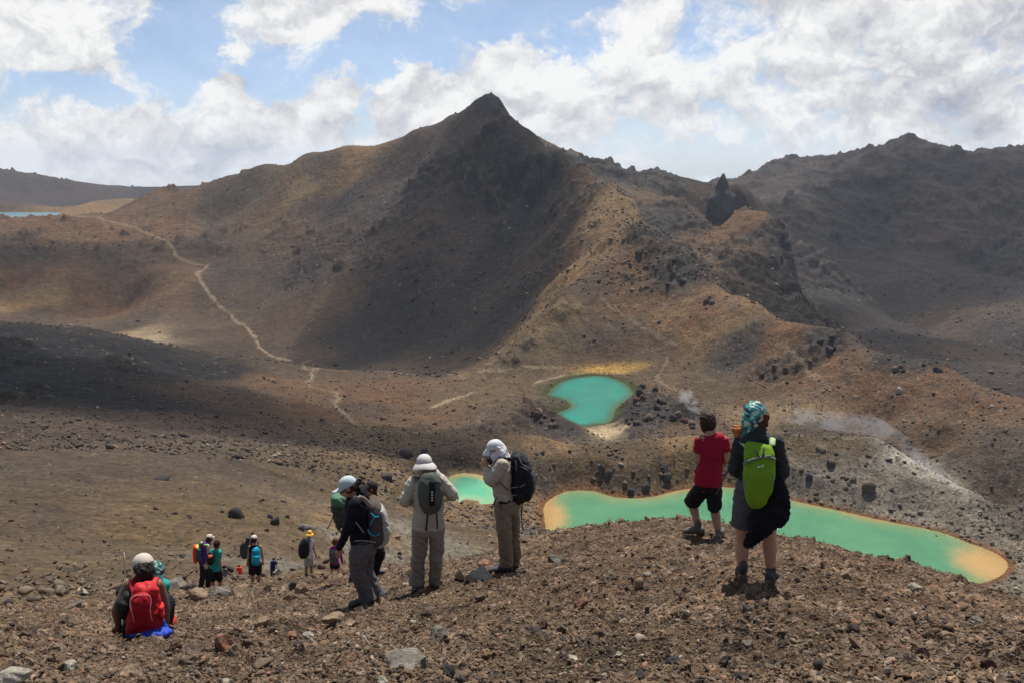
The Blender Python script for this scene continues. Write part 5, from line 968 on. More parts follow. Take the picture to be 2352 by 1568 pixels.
# ---------------------------------------------------------------- 6 man bending forward behind her
f = Fig(K4, (500, 1165), 11.0, 'man in dark cap bent forward behind the walking woman, green topped pack'); J = f.J; side = f.side; fwd = f.view; B = Pieces()
f.head(B, J(492, 255, 0), J(425, 300, 0), -78, 48, 1.0)
aN, aF = J(520, 1110, .08), J(318, 1150, -.08); kN, kF = J(585, 920, .10), J(352, 960, -.05); hN, hF = J(500, 790, .09), J(430, 790, -.09)
for h, k_, a in ((hN, kN, aN), (hF, kF, aF)): B.chain([h, (h + k_) / 2, k_, (k_ + a) / 2, a, a - Vector((0, 0, .05))], [.085, .075, .058, .055, .038, .036], side=side)
B.chain([J(415, 305), J(385, 370), J(390, 500), J(430, 650), J(460, 790)], [(.06, .07), (.10, .16), (.11, .15), (.10, .14), (.12, .15)], side=side, n=16)
sN, sF, eN, eF, wN, wF = J(395, 380, -.17), J(395, 375, .17), J(440, 560, -.19), J(450, 560, .19), J(520, 640, -.12), J(530, 640, .12)
for s_, e_, w_ in ((sN, eN, wN), (sF, eF, wF)): B.chain([s_, e_, w_], [.05, .043, .030], side=side)
f.hand(B, wN, side + Vector((0, 0, -.3)), fwd, .6, 1, -1); f.hand(B, wF, side + Vector((0, 0, -.3)), -fwd, .6, 1, 1); B.build('body', SK_T, f.root, .010, 2); f.eyes()
Ts = Pieces(); Ts.chain([J(425, 290), J(400, 330), J(385, 400), J(395, 530), J(430, 660), J(460, 790)], [(.08, .08), (.11, .15), (.135, .18), (.13, .17), (.12, .16), (.13, .165)], side=side, n=18, flat=True)
for s_, e_, w_ in ((sN, eN, wN), (sF, eF, wF)): Ts.chain([s_, e_, w_ + (e_ - w_) * .1], [.068, .056, .042], side=side)
Ts.build('jacket', BK2, f.root, .010, 2, .007, 9, 51)
Tr = Pieces(); Tr.chain([J(462, 770), J(468, 830)], [(.14, .15), (.145, .16)], side=side, n=16, flat=True); Tr.chain([hN, (hN + kN) / 2, kN, (kN + aN) / 2, aN], [.105, .098, .088, .075, .070], side=side, flat=True); Tr.chain([hF, (hF + kF) / 2, kF, (kF + aF) / 2, aF], [.105, .095, .082, .072, .070], side=side, flat=True)
Tr.build('trousers', BK, f.root, .010, 2, .007, 9, 52)
cap(f, cloth('cap_plum', (.035, .025, .032), .8), bill=.075, down=22); hairdo(f, H_BR, [((0, -.06, -.01), (.078, .05, .05)), ((.06, -.01, -.02), (.02, .04, .035)), ((-.06, -.01, -.02), (.02, .04, .035))])
pk = f.sections([(400, 95, 300, .15, 0), (450, 92, 325, .17, 0), (520, 110, 340, .17, 0), (600, 140, 350, .16, 0), (660, 175, 360, .13, 0), (700, 215, 350, .09, 0)]).build('backpack', cloth('pack_grey_green', (.05, .058, .055), .7, .3, True, 16), f.root, .011, 2, .012, 9, 53)
q = f.sections([(328, 130, 255, .11, 0), (350, 95, 285, .15, 0), (395, 88, 295, .165, 0), (408, 100, 290, .15, 0)]).build('top_lid', cloth('lid_green', (.07, .15, .09), .6, .15), f.root, .011, 2, .010, 9, 54); q.parent = pk
q = f.strip('hanging_strap', [(112, 510, -.14), (85, 600, -.14), (46, 668, -.14)], .008, WB, .005); q.parent = pk
q = f.strip('hanging_strap', [(160, 620, -.15), (178, 690, -.15), (202, 745, -.15)], .009, WB, .005); q.parent = pk
f.shoe('shoe', aN, side + fwd * .2, 1, SH_D, SOLE); f.shoe('shoe', aF, side - fwd * .2, 1, SH_D, SOLE)

# ---------------------------------------------------------------- 7 woman sitting with the red pack
f = Fig(K6, (600, 1400), 6.5, 'woman in cream cap sitting on the ground seen from behind with a red backpack'); J = f.J; side = f.side; fwd = f.view; B = Pieces()
gz = f.root.location.z
f.head(B, J(572, 350, .04), J(575, 520, 0), 12, 22, 1.0)
B.chain([J(580, 520), J(580, 620, 0), J(590, 850, -.02), J(600, 1100, -.03), J(600, 1290, 0)], [(.06, .055), (.150, .085), (.125, .085), (.12, .09), (.165, .12)], side=side, n=16)
sL, sR, eL, eR, wL, wR = J(345, 620, 0), J(812, 620, 0), J(150, 1010, -.04), J(915, 960, -.02), J(185, 1265, -.05), J(925, 1260, -.02)
for s_, e_, w_ in ((sL, eL, wL), (sR, eR, wR)): B.chain([s_, (s_ + e_) / 2, e_, (e_ + w_) / 2, w_], [.048, .044, .036, .034, .025], side=side)
f.hand(B, wL, Vector((0, 0, -1)) - side * .25 + fwd * .2, -fwd, .5, .95, 1); f.hand(B, wR, Vector((0, 0, -1)) + side * .35 + fwd * .2, -fwd, .5, .95, -1)
def gpt(x, dd, up):
    a, _ = pixae(*K6(x, 1300)); r = f.r + dd; X, Y = r * math.sin(a), r * math.cos(a); return Vector((X, Y, ground_z(X, Y) + up))
kR_, aR_ = J(930, 900, .30), gpt(960, .62, .09); kL_, aL_ = gpt(330, .45, .42), gpt(380, .80, .09)
hL, hR = J(500, 1280, .06), J(700, 1280, .06)
for h, k_, a in ((hL, kL_, aL_), (hR, kR_, aR_)): B.chain([h, (h + k_) / 2, k_, (k_ + a) / 2, a], [.085, .075, .056, .052, .036], side=side)
B.build('body', SK_D, f.root, .009, 2); f.eyes()
Lg = Pieces(); 
for h, k_, a in ((hL, kL_, aL_), (hR, kR_, aR_)): Lg.chain([h, (h + k_) / 2, k_, (k_ + a) / 2, a], [.105, .088, .068, .062, .048], side=side)
Lg.chain([J(600, 1240, .0), J(600, 1330, .02)], [(.185, .14), (.18, .14)], side=side, n=16); Lg.build('leggings', BK2, f.root, .010, 2, .004, 9, 61)
RD = cloth('pack_red', (.30, .010, .018), .6, .16, False, 5); RDD = cloth('top_red', (.30, .012, .02), .85, .12)
Tt = Pieces(); Tt.chain([J(585, 640, 0), J(590, 800, -.01), J(600, 1100, -.02), J(600, 1260, 0)], [(.118, .105), (.125, .105), (.135, .11), (.165, .13)], side=side, n=18, flat=True); 
for x0 in (425, 735): Tt.chain([J(x0, 640, -.05), J(x0 + 5, 545, -.02), J(x0, 560, .06)], [(.030, .03), (.028, .022), (.025, .02)], side=side)
Tt.build('tank_top', RDD, f.root, .009, 2, .004, 9, 62)
pk = f.sections([(640, 500, 700, .03, -.12), (690, 430, 770, .06, -.15), (760, 398, 808, .085, -.18), (900, 362, 842, .11, -.20), (1050, 336, 872, .125, -.21), (1180, 312, 884, .125, -.21), (1260, 308, 874, .11, -.20), (1310, 350, 840, .07, -.19)]).build('backpack', RD, f.root, .009, 2, .007, 8, 63)
q = f.sections([(780, 420, 650, .04, -.275), (850, 385, 680, .06, -.30), (1000, 385, 680, .07, -.315), (1150, 420, 690, .065, -.315), (1240, 440, 690, .04, -.30)]).build('front_pocket', RD, f.root, .009, 2, .004, 8, 64); q.parent = pk
q = f.sections([(640, 500, 700, .04, -.16), (680, 440, 760, .075, -.19), (730, 405, 800, .085, -.21), (765, 400, 806, .06, -.21)]).build('top_lid', cloth('pack_red_bright', (.46, .022, .024), .55, .15), f.root, .009, 2, .008, 8, 65); q.parent = pk
q = f.sections([(930, 800, 880, .08, -.22), (1050, 812, 895, .09, -.23), (1150, 815, 892, .07, -.22)]).build('side_pocket', cloth('pack_red_bright', (.46, .022, .024), .55, .15), f.root, .009, 2, .005, 8, 66); q.parent = pk
q = f.strip('piping', [(428, 1218, -.345), (412, 1110, -.375), (375, 990, -.365), (362, 900, -.345), (380, 830, -.33), (430, 795, -.325), (520, 785, -.33), (620, 782, -.33), (672, 810, -.33), (690, 880, -.345), (678, 990, -.37), (690, 1100, -.375), (705, 1185, -.35)], .0035, cloth('piping_pink', (.62, .25, .24), .6, .1), .0035); q.parent = pk
q = f.strip('shoulder_strap', [(690, 720, -.20), (715, 600, -.11), (740, 530, -.03), (750, 540, .08)], .036, cloth('pack_red_bright', (.46, .022, .024), .55, .15), .012); q.parent = pk
q = f.strip('shoulder_strap', [(430, 730, -.18), (405, 620, -.10), (415, 545, -.03), (425, 560, .08)], .028, RDD, .012); q.parent = pk
q = f.strip('buckle', [(650, 655, -.262), (672, 680, -.27), (692, 700, -.27)], .004, plain('buckle_pale', (.6, .5, .5), .3), .004); q.parent = pk
Q = Pieces(); Q.chain([J(340, 800, -.12), J(290, 900, -.13), J(285, 1020, -.13), J(320, 1085, -.12)], [(.045, .06), (.065, .08), (.06, .08), (.035, .05)], side=side, n=14); q = Q.build('side_bag', cloth('bag_black_green', (.018, .022, .02), .6, .3), f.root, .009, 2, .007, 9, 67); q.parent = pk
Q = Pieces(); Q.chain([J(420, 1345, -.16), J(520, 1340, -.24), J(640, 1335, -.28), J(800, 1335, -.28), J(925, 1350, -.20)], [(.018, .08), (.026, .10), (.032, .11), (.038, .11), (.026, .06)], side=(0, 0, 1), n=12); Q.chain([J(900, 1365, -.24), J(902, 1290, -.26), J(888, 1195, -.26)], [(.045, .03), (.030, .02), (.008, .008)], side=side, n=10)
Q.build('blue_jacket', cloth('jacket_blue', (.028, .07, .42), .6, .2), f.root, .008, 1, .007, 14, 68)
cap(f, cloth('cap_cream', (.48, .42, .36), .8, .08), bill=.06, down=14, dome=(.088, .106, .086)); hairdo(f, H_DK, [((-.02, -.085, -.005), (.060, .050, .055)), ((-.03, -.105, -.035), (.055, .050, .048)), ((0, -.05, -.05), (.070, .055, .055)), ((-.05, -.08, .01), (.03, .03, .03))], noise=.009)
S = Pieces(); S.chain([aR_ + Vector((0, 0, -.04)), aR_ + fwd * .08 + side * .03 + Vector((0, 0, -.055)), aR_ + fwd * .17 + side * .05 + Vector((0, 0, -.065))], [(.04, .045), (.045, .04), (.04, .03)], side=side); S.build('shoe', cloth('shoe_red', (.45, .03, .03), .7), f.root, .009)
S = Pieces(); S.chain([aL_ + Vector((0, 0, -.04)), aL_ + fwd * .08 + Vector((0, 0, -.055)), aL_ + fwd * .17 + Vector((0, 0, -.065))], [(.04, .045), (.045, .04), (.04, .03)], side=side); S.build('shoe', cloth('shoe_red', (.45, .03, .03), .7), f.root, .009)
seat = f

# ---------------------------------------------------------------- generic smaller hikers
def hiker(K, foot, rmin, label, J_, skin_, top, bottom, short=True, sleeve='none', yaw=0, hat=None, hair=H_BR, pack=None, r0=None, vox=.014, tilt=8, extra=None, group=None, hem=None, shoes=SH_D, kk=1.0, skirt=False):
    f = Fig(K, foot, rmin, label, group, r0); J = lambda *a: f.J(*a); side = f.side; fwd = f.view; q = {k: J(*v) for k, v in J_.items()}; B = Pieces(); a_ = abs(math.sin(R(yaw))); lat = .17 * (1 - .35 * a_); dep = .10 + .06 * a_
    f.head(B, q['h'], q['n'], yaw, tilt, kk)
    p = q['p']; n = q['n']; B.chain([n, n * .8 + p * .2, n * .45 + p * .55, p], [(.06, .06), (lat * .9, dep * .85), (lat * .70, dep * .8), (lat * .72, dep * .75)], side=side, n=14)
    for t in 'LR':
        B.chain([q['h' + t], (q['h' + t] + q['k' + t]) / 2, q['k' + t], q['k' + t] * .6 + q['a' + t] * .4, q['a' + t], q['a' + t] - Vector((0, 0, .05))], [.08, .072, .055, .056, .036, .035], side=side)
        B.chain([q['s' + t], q['e' + t], q['w' + t]], [.045, .037, .026], side=side); d = q['w' + t] - q['e' + t]; f.hand(B, q['w' + t], d, fwd if d.z < 0 else side, .5, 1, 1 if t == 'L' else -1)
    B.build('body', skin_, f.root, vox * .8, 2)
    T_ = Pieces(); T_.chain([n - (n - p) * .02, n * .85 + p * .15, n * .45 + p * .55, p - Vector((0, 0, .03))], [(lat * .5, dep * .75), (lat * 1.02, dep), (lat * .86, dep * 1.02), (lat * 1.0, dep * 1.25)], side=side, n=16, flat=True)
    if sleeve != 'none':
        for t in 'LR':
            s_, e_, w_ = q['s' + t], q['e' + t], q['w' + t]; T_.chain([s_, s_ + (e_ - s_) * .6] if sleeve == 'short' else [s_, e_, w_], [.066, .060] if sleeve == 'short' else [.064, .052, .038], side=side)
    T_.build('shirt', top, f.root, vox, 2, .006, 9, 71)
    Bt = Pieces(); Bt.chain([p + Vector((0, 0, .06)), p - Vector((0, 0, .05))], [(lat * .98, dep * 1.1), (lat * 1.04, dep * 1.2)], side=side, n=16, flat=True)
    if skirt: Bt.chain([p, p - Vector((0, 0, .20)), p - Vector((0, 0, skirt))], [(lat * 1.0, dep * 1.2), (lat * 1.12, dep * 1.4), (lat * 1.25, dep * 1.6)], side=side, n=18, flat=True)
    else:
        for t in 'LR':
            h_, k_, a = q['h' + t], q['k' + t], q['a' + t]
            if short: e = h_ + (k_ - h_) * (hem or .95); Bt.chain([h_, (h_ + e) / 2, e], [.098, .090, .078], side=side, flat=True)
            else: Bt.chain([h_, (h_ + k_) / 2, k_, (k_ + a) / 2, a], [.10, .09, .075, .068, .062], side=side, flat=True)
    Bt.build('shorts' if short and not skirt else 'skirt' if skirt else 'trousers', bottom, f.root, vox, 2, .006, 9, 72)
    if hat: cap(f, **hat)
    if hair: hairdo(f, hair[0] if isinstance(hair, tuple) else hair, hair[1] if isinstance(hair, tuple) else [((0, -.03, .02), (.084, .090, .085)), ((0, -.05, -.03), (.076, .06, .06))], voxel=vox * .8)
    if pack:
        pk = f.sections(pack[1]).build('backpack', pack[0], f.root, vox, 2, .008, 9, 73)
        for nm, mt, sec in (pack[2] if len(pack) > 2 else []): o = f.sections(sec).build(nm, mt, f.root, vox * .8, 1, .004, 9, 74); o.parent = pk
    td = f.frame(yaw) @ Vector((0, 1, 0)); 
    for t in 'LR': f.shoe('shoe', q['a' + t], td, 1, shoes, SOLE)
    if extra: extra(f)
    return f
TEAL = cloth('shirt_teal', (.02, .26, .24), .8, .12); DKT = cloth('trousers_dark', (.022, .019, .024), .9)
# 8 sitter below the woman with the red pack
def teal_extra(f): pass
hiker(K6, (760, 1330), 8.8, 'sitter in teal headscarf, head and shoulders showing beyond the red backpack', dict(h=(760, 425, 0), n=(745, 545, 0), p=(735, 980, 0), hL=(690, 1000, 0), hR=(790, 1000, 0), kL=(640, 860, .40), kR=(840, 860, .40), aL=(650, 1020, .62), aR=(850, 1020, .62), sL=(650, 600, 0), sR=(835, 600, 0), eL=(620, 760, .12), eR=(865, 760, .12), wL=(660, 820, .3), wR=(830, 820, .3)),
      SK_M, TEAL, DKT, False, 'short', 5, None, None, r0=9.6, tilt=14, extra=lambda f: (lambda S: (S.ell(f.T(0, -.015, .025), (.090, .106, .098), f.M), S.chain([f.T(0, -.06, -.02), f.T(0, -.10, -.08), f.T(0, -.10, -.14)], [(.07, .05), (.055, .035), (.03, .02)], side=f.side), S.build('headscarf', sm.m, f.root, .009, 1, .006, 16, 81)))(Pieces()))
# 9, 10: the pair at left of the track
PU = cloth('pack_purple', (.085, .02, .17), .65, .15); OR = cloth('pack_orange_red', (.72, .055, .015), .6, .1)
hiker(K7, (400, 1410), 20, 'hiker in cream cap with purple and orange backpack walking down the track', dict(h=(510, 335, 0), n=(500, 435, 0), p=(400, 890, 0), hL=(390, 900, -.08), hR=(420, 900, .08), kL=(365, 1120, -.08), kR=(480, 1130, .12), aL=(320, 1350, -.08), aR=(475, 1400, .12), sL=(460, 500, -.17), sR=(500, 490, .17), eL=(500, 680, -.18), eR=(560, 620, .18), wL=(560, 760, -.1), wR=(600, 700, .1)),
      SK_M, cloth('shirt_tan', (.42, .33, .24), .85), DKT, False, 'long', -52, dict(mat=cloth('cap_cream', (.48, .42, .36), .8, .08), bill=.07), H_BR,
      (PU, [(400, 330, 440, .10, -.05), (450, 290, 490, .14, -.06), (600, 270, 490, .15, -.08), (750, 265, 450, .14, -.08), (850, 290, 400, .10, -.06)],
       [('side_panel', OR, [(490, 190, 265, .10, -.12), (560, 158, 262, .12, -.12), (700, 158, 250, .12, -.12), (800, 175, 258, .10, -.12), (830, 210, 262, .06, -.12)]), ('pocket', cloth('pack_teal_dark', (.03, .09, .13), .7), [(540, 240, 330, .12, -.16), (650, 232, 335, .13, -.17), (780, 250, 330, .10, -.16)]),
        ('lid_stripe', cloth('lid_lime', (.25, .62, .10), .6), [(405, 335, 365, .10, -.09), (440, 308, 350, .10, -.10)]), ('lid_stripe', cloth('lid_lime', (.25, .62, .10), .6), [(448, 380, 478, .11, -.12), (478, 375, 470, .11, -.13)]), ('lid_stripe', cloth('lid_yellow', (.60, .60, .05), .6), [(492, 208, 272, .11, -.14), (530, 232, 285, .11, -.14)])]))
hiker(K7, (600, 1450), 20, 'hiker in teal shirt and black shorts beside the purple backpack', dict(h=(660, 455, 0), n=(645, 560, 0), p=(620, 960, 0), hL=(575, 980, 0), hR=(670, 980, 0), kL=(575, 1210, .05), kR=(725, 1200, .1), aL=(560, 1410, .0), aR=(735, 1390, .1), sL=(560, 610, 0), sR=(700, 620, 0), eL=(530, 790, 0), eR=(715, 790, -.05), wL=(540, 930, .15), wR=(750, 970, -.02)),
      SK_M, TEAL, BK, True, 'short', -20, None, (H_BR, [((0, -.02, .03), (.084, .090, .088)), ((0, -.05, -.03), (.07, .055, .05)), ((0, -.04, .10), (.03, .03, .03))]), (PKB, [(620, 500, 600, .08, -.16), (700, 455, 600, .12, -.18), (800, 440, 600, .13, -.18), (860, 470, 570, .08, -.16)], [('rolled_orange_layer', cloth('fleece_orange', (.50, .10, .04), .8), [(690, 475, 565, .05, -.32), (730, 480, 560, .05, -.32)])]), hem=.98)
# 12, 13: the pair in the middle
hiker(K7, (1460, 1300), 20, 'woman in black tank top and knee length leggings with a bright teal backpack', dict(h=(1430, 350, 0), n=(1425, 455, 0), p=(1450, 860, 0), hL=(1400, 880, 0), hR=(1520, 880, 0), kL=(1390, 1080, .03), kR=(1522, 1080, .03), aL=(1400, 1255, 0), aR=(1530, 1255, 0), sL=(1340, 510, 0), sR=(1560, 510, 0), eL=(1315, 690, 0), eR=(1598, 690, 0), wL=(1295, 840, .05), wR=(1610, 820, .05)),
      SK_T, BK2, cloth('leggings_plum', (.020, .013, .030), .85), True, 'none', -12, dict(mat=cloth('cap_grey_white', (.55, .53, .50), .8)), H_BR, (cloth('pack_teal', (.008, .27, .44), .5, .12), [(540, 1420, 1520, .06, -.14), (580, 1392, 1548, .11, -.18), (700, 1380, 1556, .13, -.20), (800, 1380, 1550, .13, -.20), (858, 1400, 1530, .08, -.18)], [('front_pocket', cloth('pack_teal_light', (.02, .36, .52), .45), [(700, 1400, 1535, .05, -.32), (780, 1395, 1540, .06, -.33), (830, 1410, 1525, .04, -.32)])]), hem=.95)
hiker(K7, (1340, 1180), 23, 'hiker in dark cap with a tall dark grey pack, half hidden behind the teal backpack', dict(h=(1400, 235, 0), n=(1385, 335, 0), p=(1350, 740, 0), hL=(1340, 760, 0), hR=(1400, 760, .1), kL=(1330, 960, 0), kR=(1420, 960, .1), aL=(1335, 1135, 0), aR=(1420, 1140, .1), sL=(1310, 390, -.12), sR=(1420, 390, .14), eL=(1340, 540, -.14), eR=(1470, 520, .14), wL=(1420, 560, -.05), wR=(1520, 400, .10)),
      SK_T, cloth('shirt_dark_slate', (.05, .055, .07), .85), BK, False, 'long', -60, dict(mat=cloth('cap_plum', (.035, .025, .032), .8)), H_DK, (cloth('pack_grey_dark', (.05, .052, .055), .7), [(320, 1265, 1350, .10, -.02), (440, 1235, 1330, .14, -.04), (480, 1150, 1310, .15, -.05), (600, 1132, 1300, .15, -.05), (700, 1165, 1300, .14, -.05), (752, 1220, 1290, .09, -.05)]))
# hat woman and purple woman
hiker(K8, (660, 1265), 21, 'woman in straw hat and pale skirt with a large black backpack', dict(h=(685, 262, 0), n=(665, 355, 0), p=(660, 790, 0), hL=(610, 820, 0), hR=(715, 820, 0), kL=(598, 1040, .02), kR=(718, 1040, .02), aL=(600, 1215, 0), aR=(722, 1215, 0), sL=(610, 410, -.05), sR=(735, 430, .02), eL=(600, 600, .1), eR=(775, 610, 0), wL=(640, 760, .2), wR=(825, 770, 0)),
      SK_T, cloth('top_white', (.60, .60, .64), .8), cloth('skirt_pale', (.36, .33, .28), .85), True, 'none', -25, dict(mat=cloth('hat_straw', (.62, .36, .07), .8), wide=True, name='sun_hat', flare=.1), (H_AU, [((0, -.05, -.03), (.08, .06, .06))]), (PKB, [(375, 560, 690, .08, -.14), (460, 480, 680, .14, -.19), (560, 430, 670, .16, -.21), (700, 415, 670, .16, -.21), (780, 440, 640, .12, -.19), (812, 500, 590, .07, -.17)]), skirt=.30)
hiker(K8, (1280, 1340), 23, 'curly haired woman in purple top and dark shorts with a black daypack on the track', dict(h=(1280, 440, 0), n=(1265, 545, 0), p=(1260, 950, 0), hL=(1215, 970, 0), hR=(1320, 970, 0), kL=(1210, 1170, .02), kR=(1325, 1170, .02), aL=(1215, 1310, 0), aR=(1335, 1310, 0), sL=(1190, 610, 0), sR=(1355, 620, 0), eL=(1170, 770, .05), eR=(1400, 760, 0), wL=(1200, 890, .15), wR=(1435, 900, 0)),
      SK_T, cloth('top_purple', (.20, .012, .21), .8, .15), BK, True, 'long', -22, None, (H_AU, [((0, -.02, .03), (.095, .10, .09)), ((0, -.05, -.04), (.095, .08, .07)), ((.05, -.05, .0), (.05, .06, .06)), ((-.06, -.05, -.03), (.05, .05, .06))]), (PKG, [(630, 1190, 1300, .07, -.14), (720, 1160, 1300, .11, -.18), (850, 1145, 1320, .12, -.19), (940, 1180, 1300, .08, -.17)]), hem=.45)
# three far down the track
def far_hiker(K, head, foot, r0, label, skin_, top, bottom, pack=None, short=False, hair=H_BR, hat=None):
    hx, hy = head; fx, fy = foot; L = fy - hy; l = lambda t: hy + L * t; w = L * .09
    return hiker(K, (fx, fy), 10, label, dict(h=(hx, l(.05), 0), n=(hx, l(.15), 0), p=(fx, l(.47), 0), hL=(fx - w * .5, l(.5), 0), hR=(fx + w * .5, l(.5), 0), kL=(fx - w * .6, l(.72), .05), kR=(fx + w * .7, l(.72), .1), aL=(fx - w * .6, l(.94), 0), aR=(fx + w * .8, l(.94), .1), sL=(hx - w, l(.19), 0), sR=(hx + w, l(.19), 0), eL=(hx - w * 1.5, l(.34), 0), eR=(hx + w * 1.5, l(.34), 0), wL=(hx - w * 1.6, l(.47), .05), wR=(hx + w * 1.6, l(.47), .05)),
                 skin_, top, bottom, short, 'short', 0, hat, hair, pack, r0=r0, vox=.022)
far_hiker(K7, (808, 890), (830, 1345), 54, 'hiker in white trousers and grey top further down behind the black shorts', SK_M, cloth('top_grey_blue', (.12, .15, .17), .8), cloth('trousers_white', (.70, .68, .68), .8))
far_hiker(K7, (1118, 880), (1140, 1265), 67, 'distant hiker in orange red top walking down the track', SK_T, cloth('top_orange', (.80, .06, .02), .7), DKT, (cloth('pack_coral', (.80, .06, .03), .7), [(930, 1108, 1172, .10, -.14), (1050, 1104, 1176, .12, -.16)]))
far_hiker(K7, (1835, 730), (1815, 1190), 54, 'distant hiker in navy blue top and dark shorts, arms out, right of the teal backpack', SK_L, cloth('top_navy', (.015, .025, .16), .8), cloth('shorts_slate', (.05, .06, .08), .8))
# tiny walkers across the basin and hills, each on the ground
KD = lambda x, y: (x, y)
TINY = [(886, 1128, 20, 'tiny walker in red on the pale slope left of the small lake', (.45, .02, .03)), (964, 1000, 10, 'tiny walker in dark clothes above the small lake, left of the black one', (.03, .03, .04)), (1001, 999, 10, 'tiny walker in black near the dark rocks above the small lake', (.02, .02, .025)),
        (920, 1002, 9, 'tiny walker in white on the flat beyond the hat man', (.5, .5, .5)), (1835, 1007, 13, 'tiny walker in blue on the ridge crest right of the green backpack', (.03, .05, .35)), (548, 741, 8, 'tiny dark walker high on the long track, left one of the pair', (.03, .03, .04)), (553, 742, 8, 'tiny brown walker high on the long track, right one of the pair', (.08, .05, .04)),
        (580, 769, 8, 'tiny walker alone on the long pale track', (.03, .03, .05)), (597, 806, 8, 'tiny walker low on the long pale track', (.05, .03, .03)), (724, 852, 9, 'tiny walker at the fork of the pale tracks', (.03, .03, .04)), (711, 870, 9, 'tiny walker below the fork of the pale tracks', (.06, .04, .04)), (907, 866, 9, 'tiny dark walker on the level track, left one of the pair', (.03, .03, .04)), (912, 866, 9, 'tiny bluish walker on the level track, right one of the pair', (.06, .05, .07)),
        (1052, 1150, 18, 'tiny walker in dark green at the near edge of the small mint lake', (.02, .05, .04)), (513, 706, 7, 'tiny walker at the top bend of the long pale track', (.04, .04, .05))]
for x, y, hpx, lb, c in TINY:
    X, Y, Z, r = vis(x, y, 60); rt = bpy.data.objects.new('person', None); C.objects.link(rt); rt.location = (X, Y, Z); tag(rt, lb, 'person', 'tiny walkers far below'); o0 = rt.location
    Hh = min(max(hpx * r / F, 1.6), 1.95); B = Pieces(); z = lambda t: o0 + Vector((0, 0, Hh * t)); dx = Vector((.10, 0, 0))
    B.ell(z(.93), (.09, .10, .12)); B.chain([z(.86), z(.80), z(.66), z(.5)], [(.06, .06), (.18, .11), (.15, .11), (.16, .12)], n=8)
    for s_ in (-1, 1): B.chain([z(.5) + dx * s_, z(.27) + dx * s_ * 1.2, z(.03) + dx * s_ * 1.5], [.10, .07, .05], n=8); B.chain([z(.80) + dx * 1.9 * s_, z(.62) + dx * 2.4 * s_, z(.46) + dx * 2.4 * s_], [.06, .05, .04], n=8)
    B.build('body', SK_M, rt, .04, 1)
    T_ = Pieces(); T_.chain([z(.82), z(.66), z(.47)], [(.20, .14), (.18, .14), (.19, .15)], n=10); T_.build('shirt', plain('tiny_top_%.2f_%.2f' % (c[0], c[2]), c, .8), rt, 0); T_ = Pieces()
    for s_ in (-1, 1): T_.chain([z(.5) + dx * s_, z(.27) + dx * s_ * 1.2, z(.05) + dx * s_ * 1.5], [.12, .09, .07], n=8)
    T_.build('trousers', DKT, rt, 0)
finish()
# ================================================================== ROCKS
def ico(sub):
    bm = bmesh.new(); bmesh.ops.create_icosphere(bm, subdivisions=sub, radius=1.0); V = np.array([v.co[:] for v in bm.verts]); Fc = np.array([[v.index for v in f.verts] for f in bm.faces]); bm.free(); return V, Fc
ICO = {k: ico(k) for k in (1, 2, 4)}
def chisel(V, rs, cuts=11, lo=.55, hi=.92, rough=.05):
    V = V.copy()
    for i in range(cuts):
        n = rs.normal(size=3); n /= np.linalg.norm(n); d = rs.uniform(lo, hi); t = V @ n; V -= np.maximum(t - d, 0)[:, None] * n[None]
    a = gnoise(V[:, 0] * 2.3 + V[:, 2] * 1.7 + rs.uniform(0, 50), V[:, 1] * 2.3 - V[:, 2], 3); b = gnoise(V[:, 0] * 6 + V[:, 2] * 5 + 9, V[:, 1] * 6 - V[:, 2] * 4 + rs.uniform(0, 50), 4)
    return V * (1 + rough * 2.2 * a + rough * b)[:, None]
def rock_mat(name, c, c2=None):
    if name in _mats: return _mats[name]
    m = Mat(name); c2 = c2 or tuple(v * .5 for v in c); n = m.noise(5, 7, .7); k = m.ramp(n, (.32, c2), (.55, c), (.75, tuple(min(1, v * 1.35) for v in c)))
    k = m.mix(1.0, k, m.ramp(m.noise(38, 4, .7), (.3, (.6, .6, .6)), (.7, (1.3, 1.3, 1.3))), 'MULTIPLY'); m.color(k); m.rough(.92); m.spec(.15); m.bump(m.mathn('ADD', n, m.mathn('MULTIPLY', m.noise(30, 5, .7), .35)), .8, .05); _mats[name] = m.m; return m.m
RM_ = dict(grey=rock_mat('rock_grey', (.175, .155, .132), (.09, .08, .07)), pale=rock_mat('rock_pale', (.34, .31, .25), (.20, .18, .15)), tan=rock_mat('rock_tan', (.27, .195, .13), (.14, .10, .075)), rust=rock_mat('rock_rust', (.27, .135, .085), (.11, .075, .06)), brown=rock_mat('rock_brown', (.14, .10, .075), (.07, .052, .045)),
           dark=rock_mat('rock_dark', (.078, .064, .056), (.040, .035, .033)), maroon=rock_mat('rock_maroon', (.11, .055, .045), (.055, .032, .030)), char=rock_mat('rock_charcoal', (.050, .045, .045), (.030, .028, .029)))
ROCKN = [0]
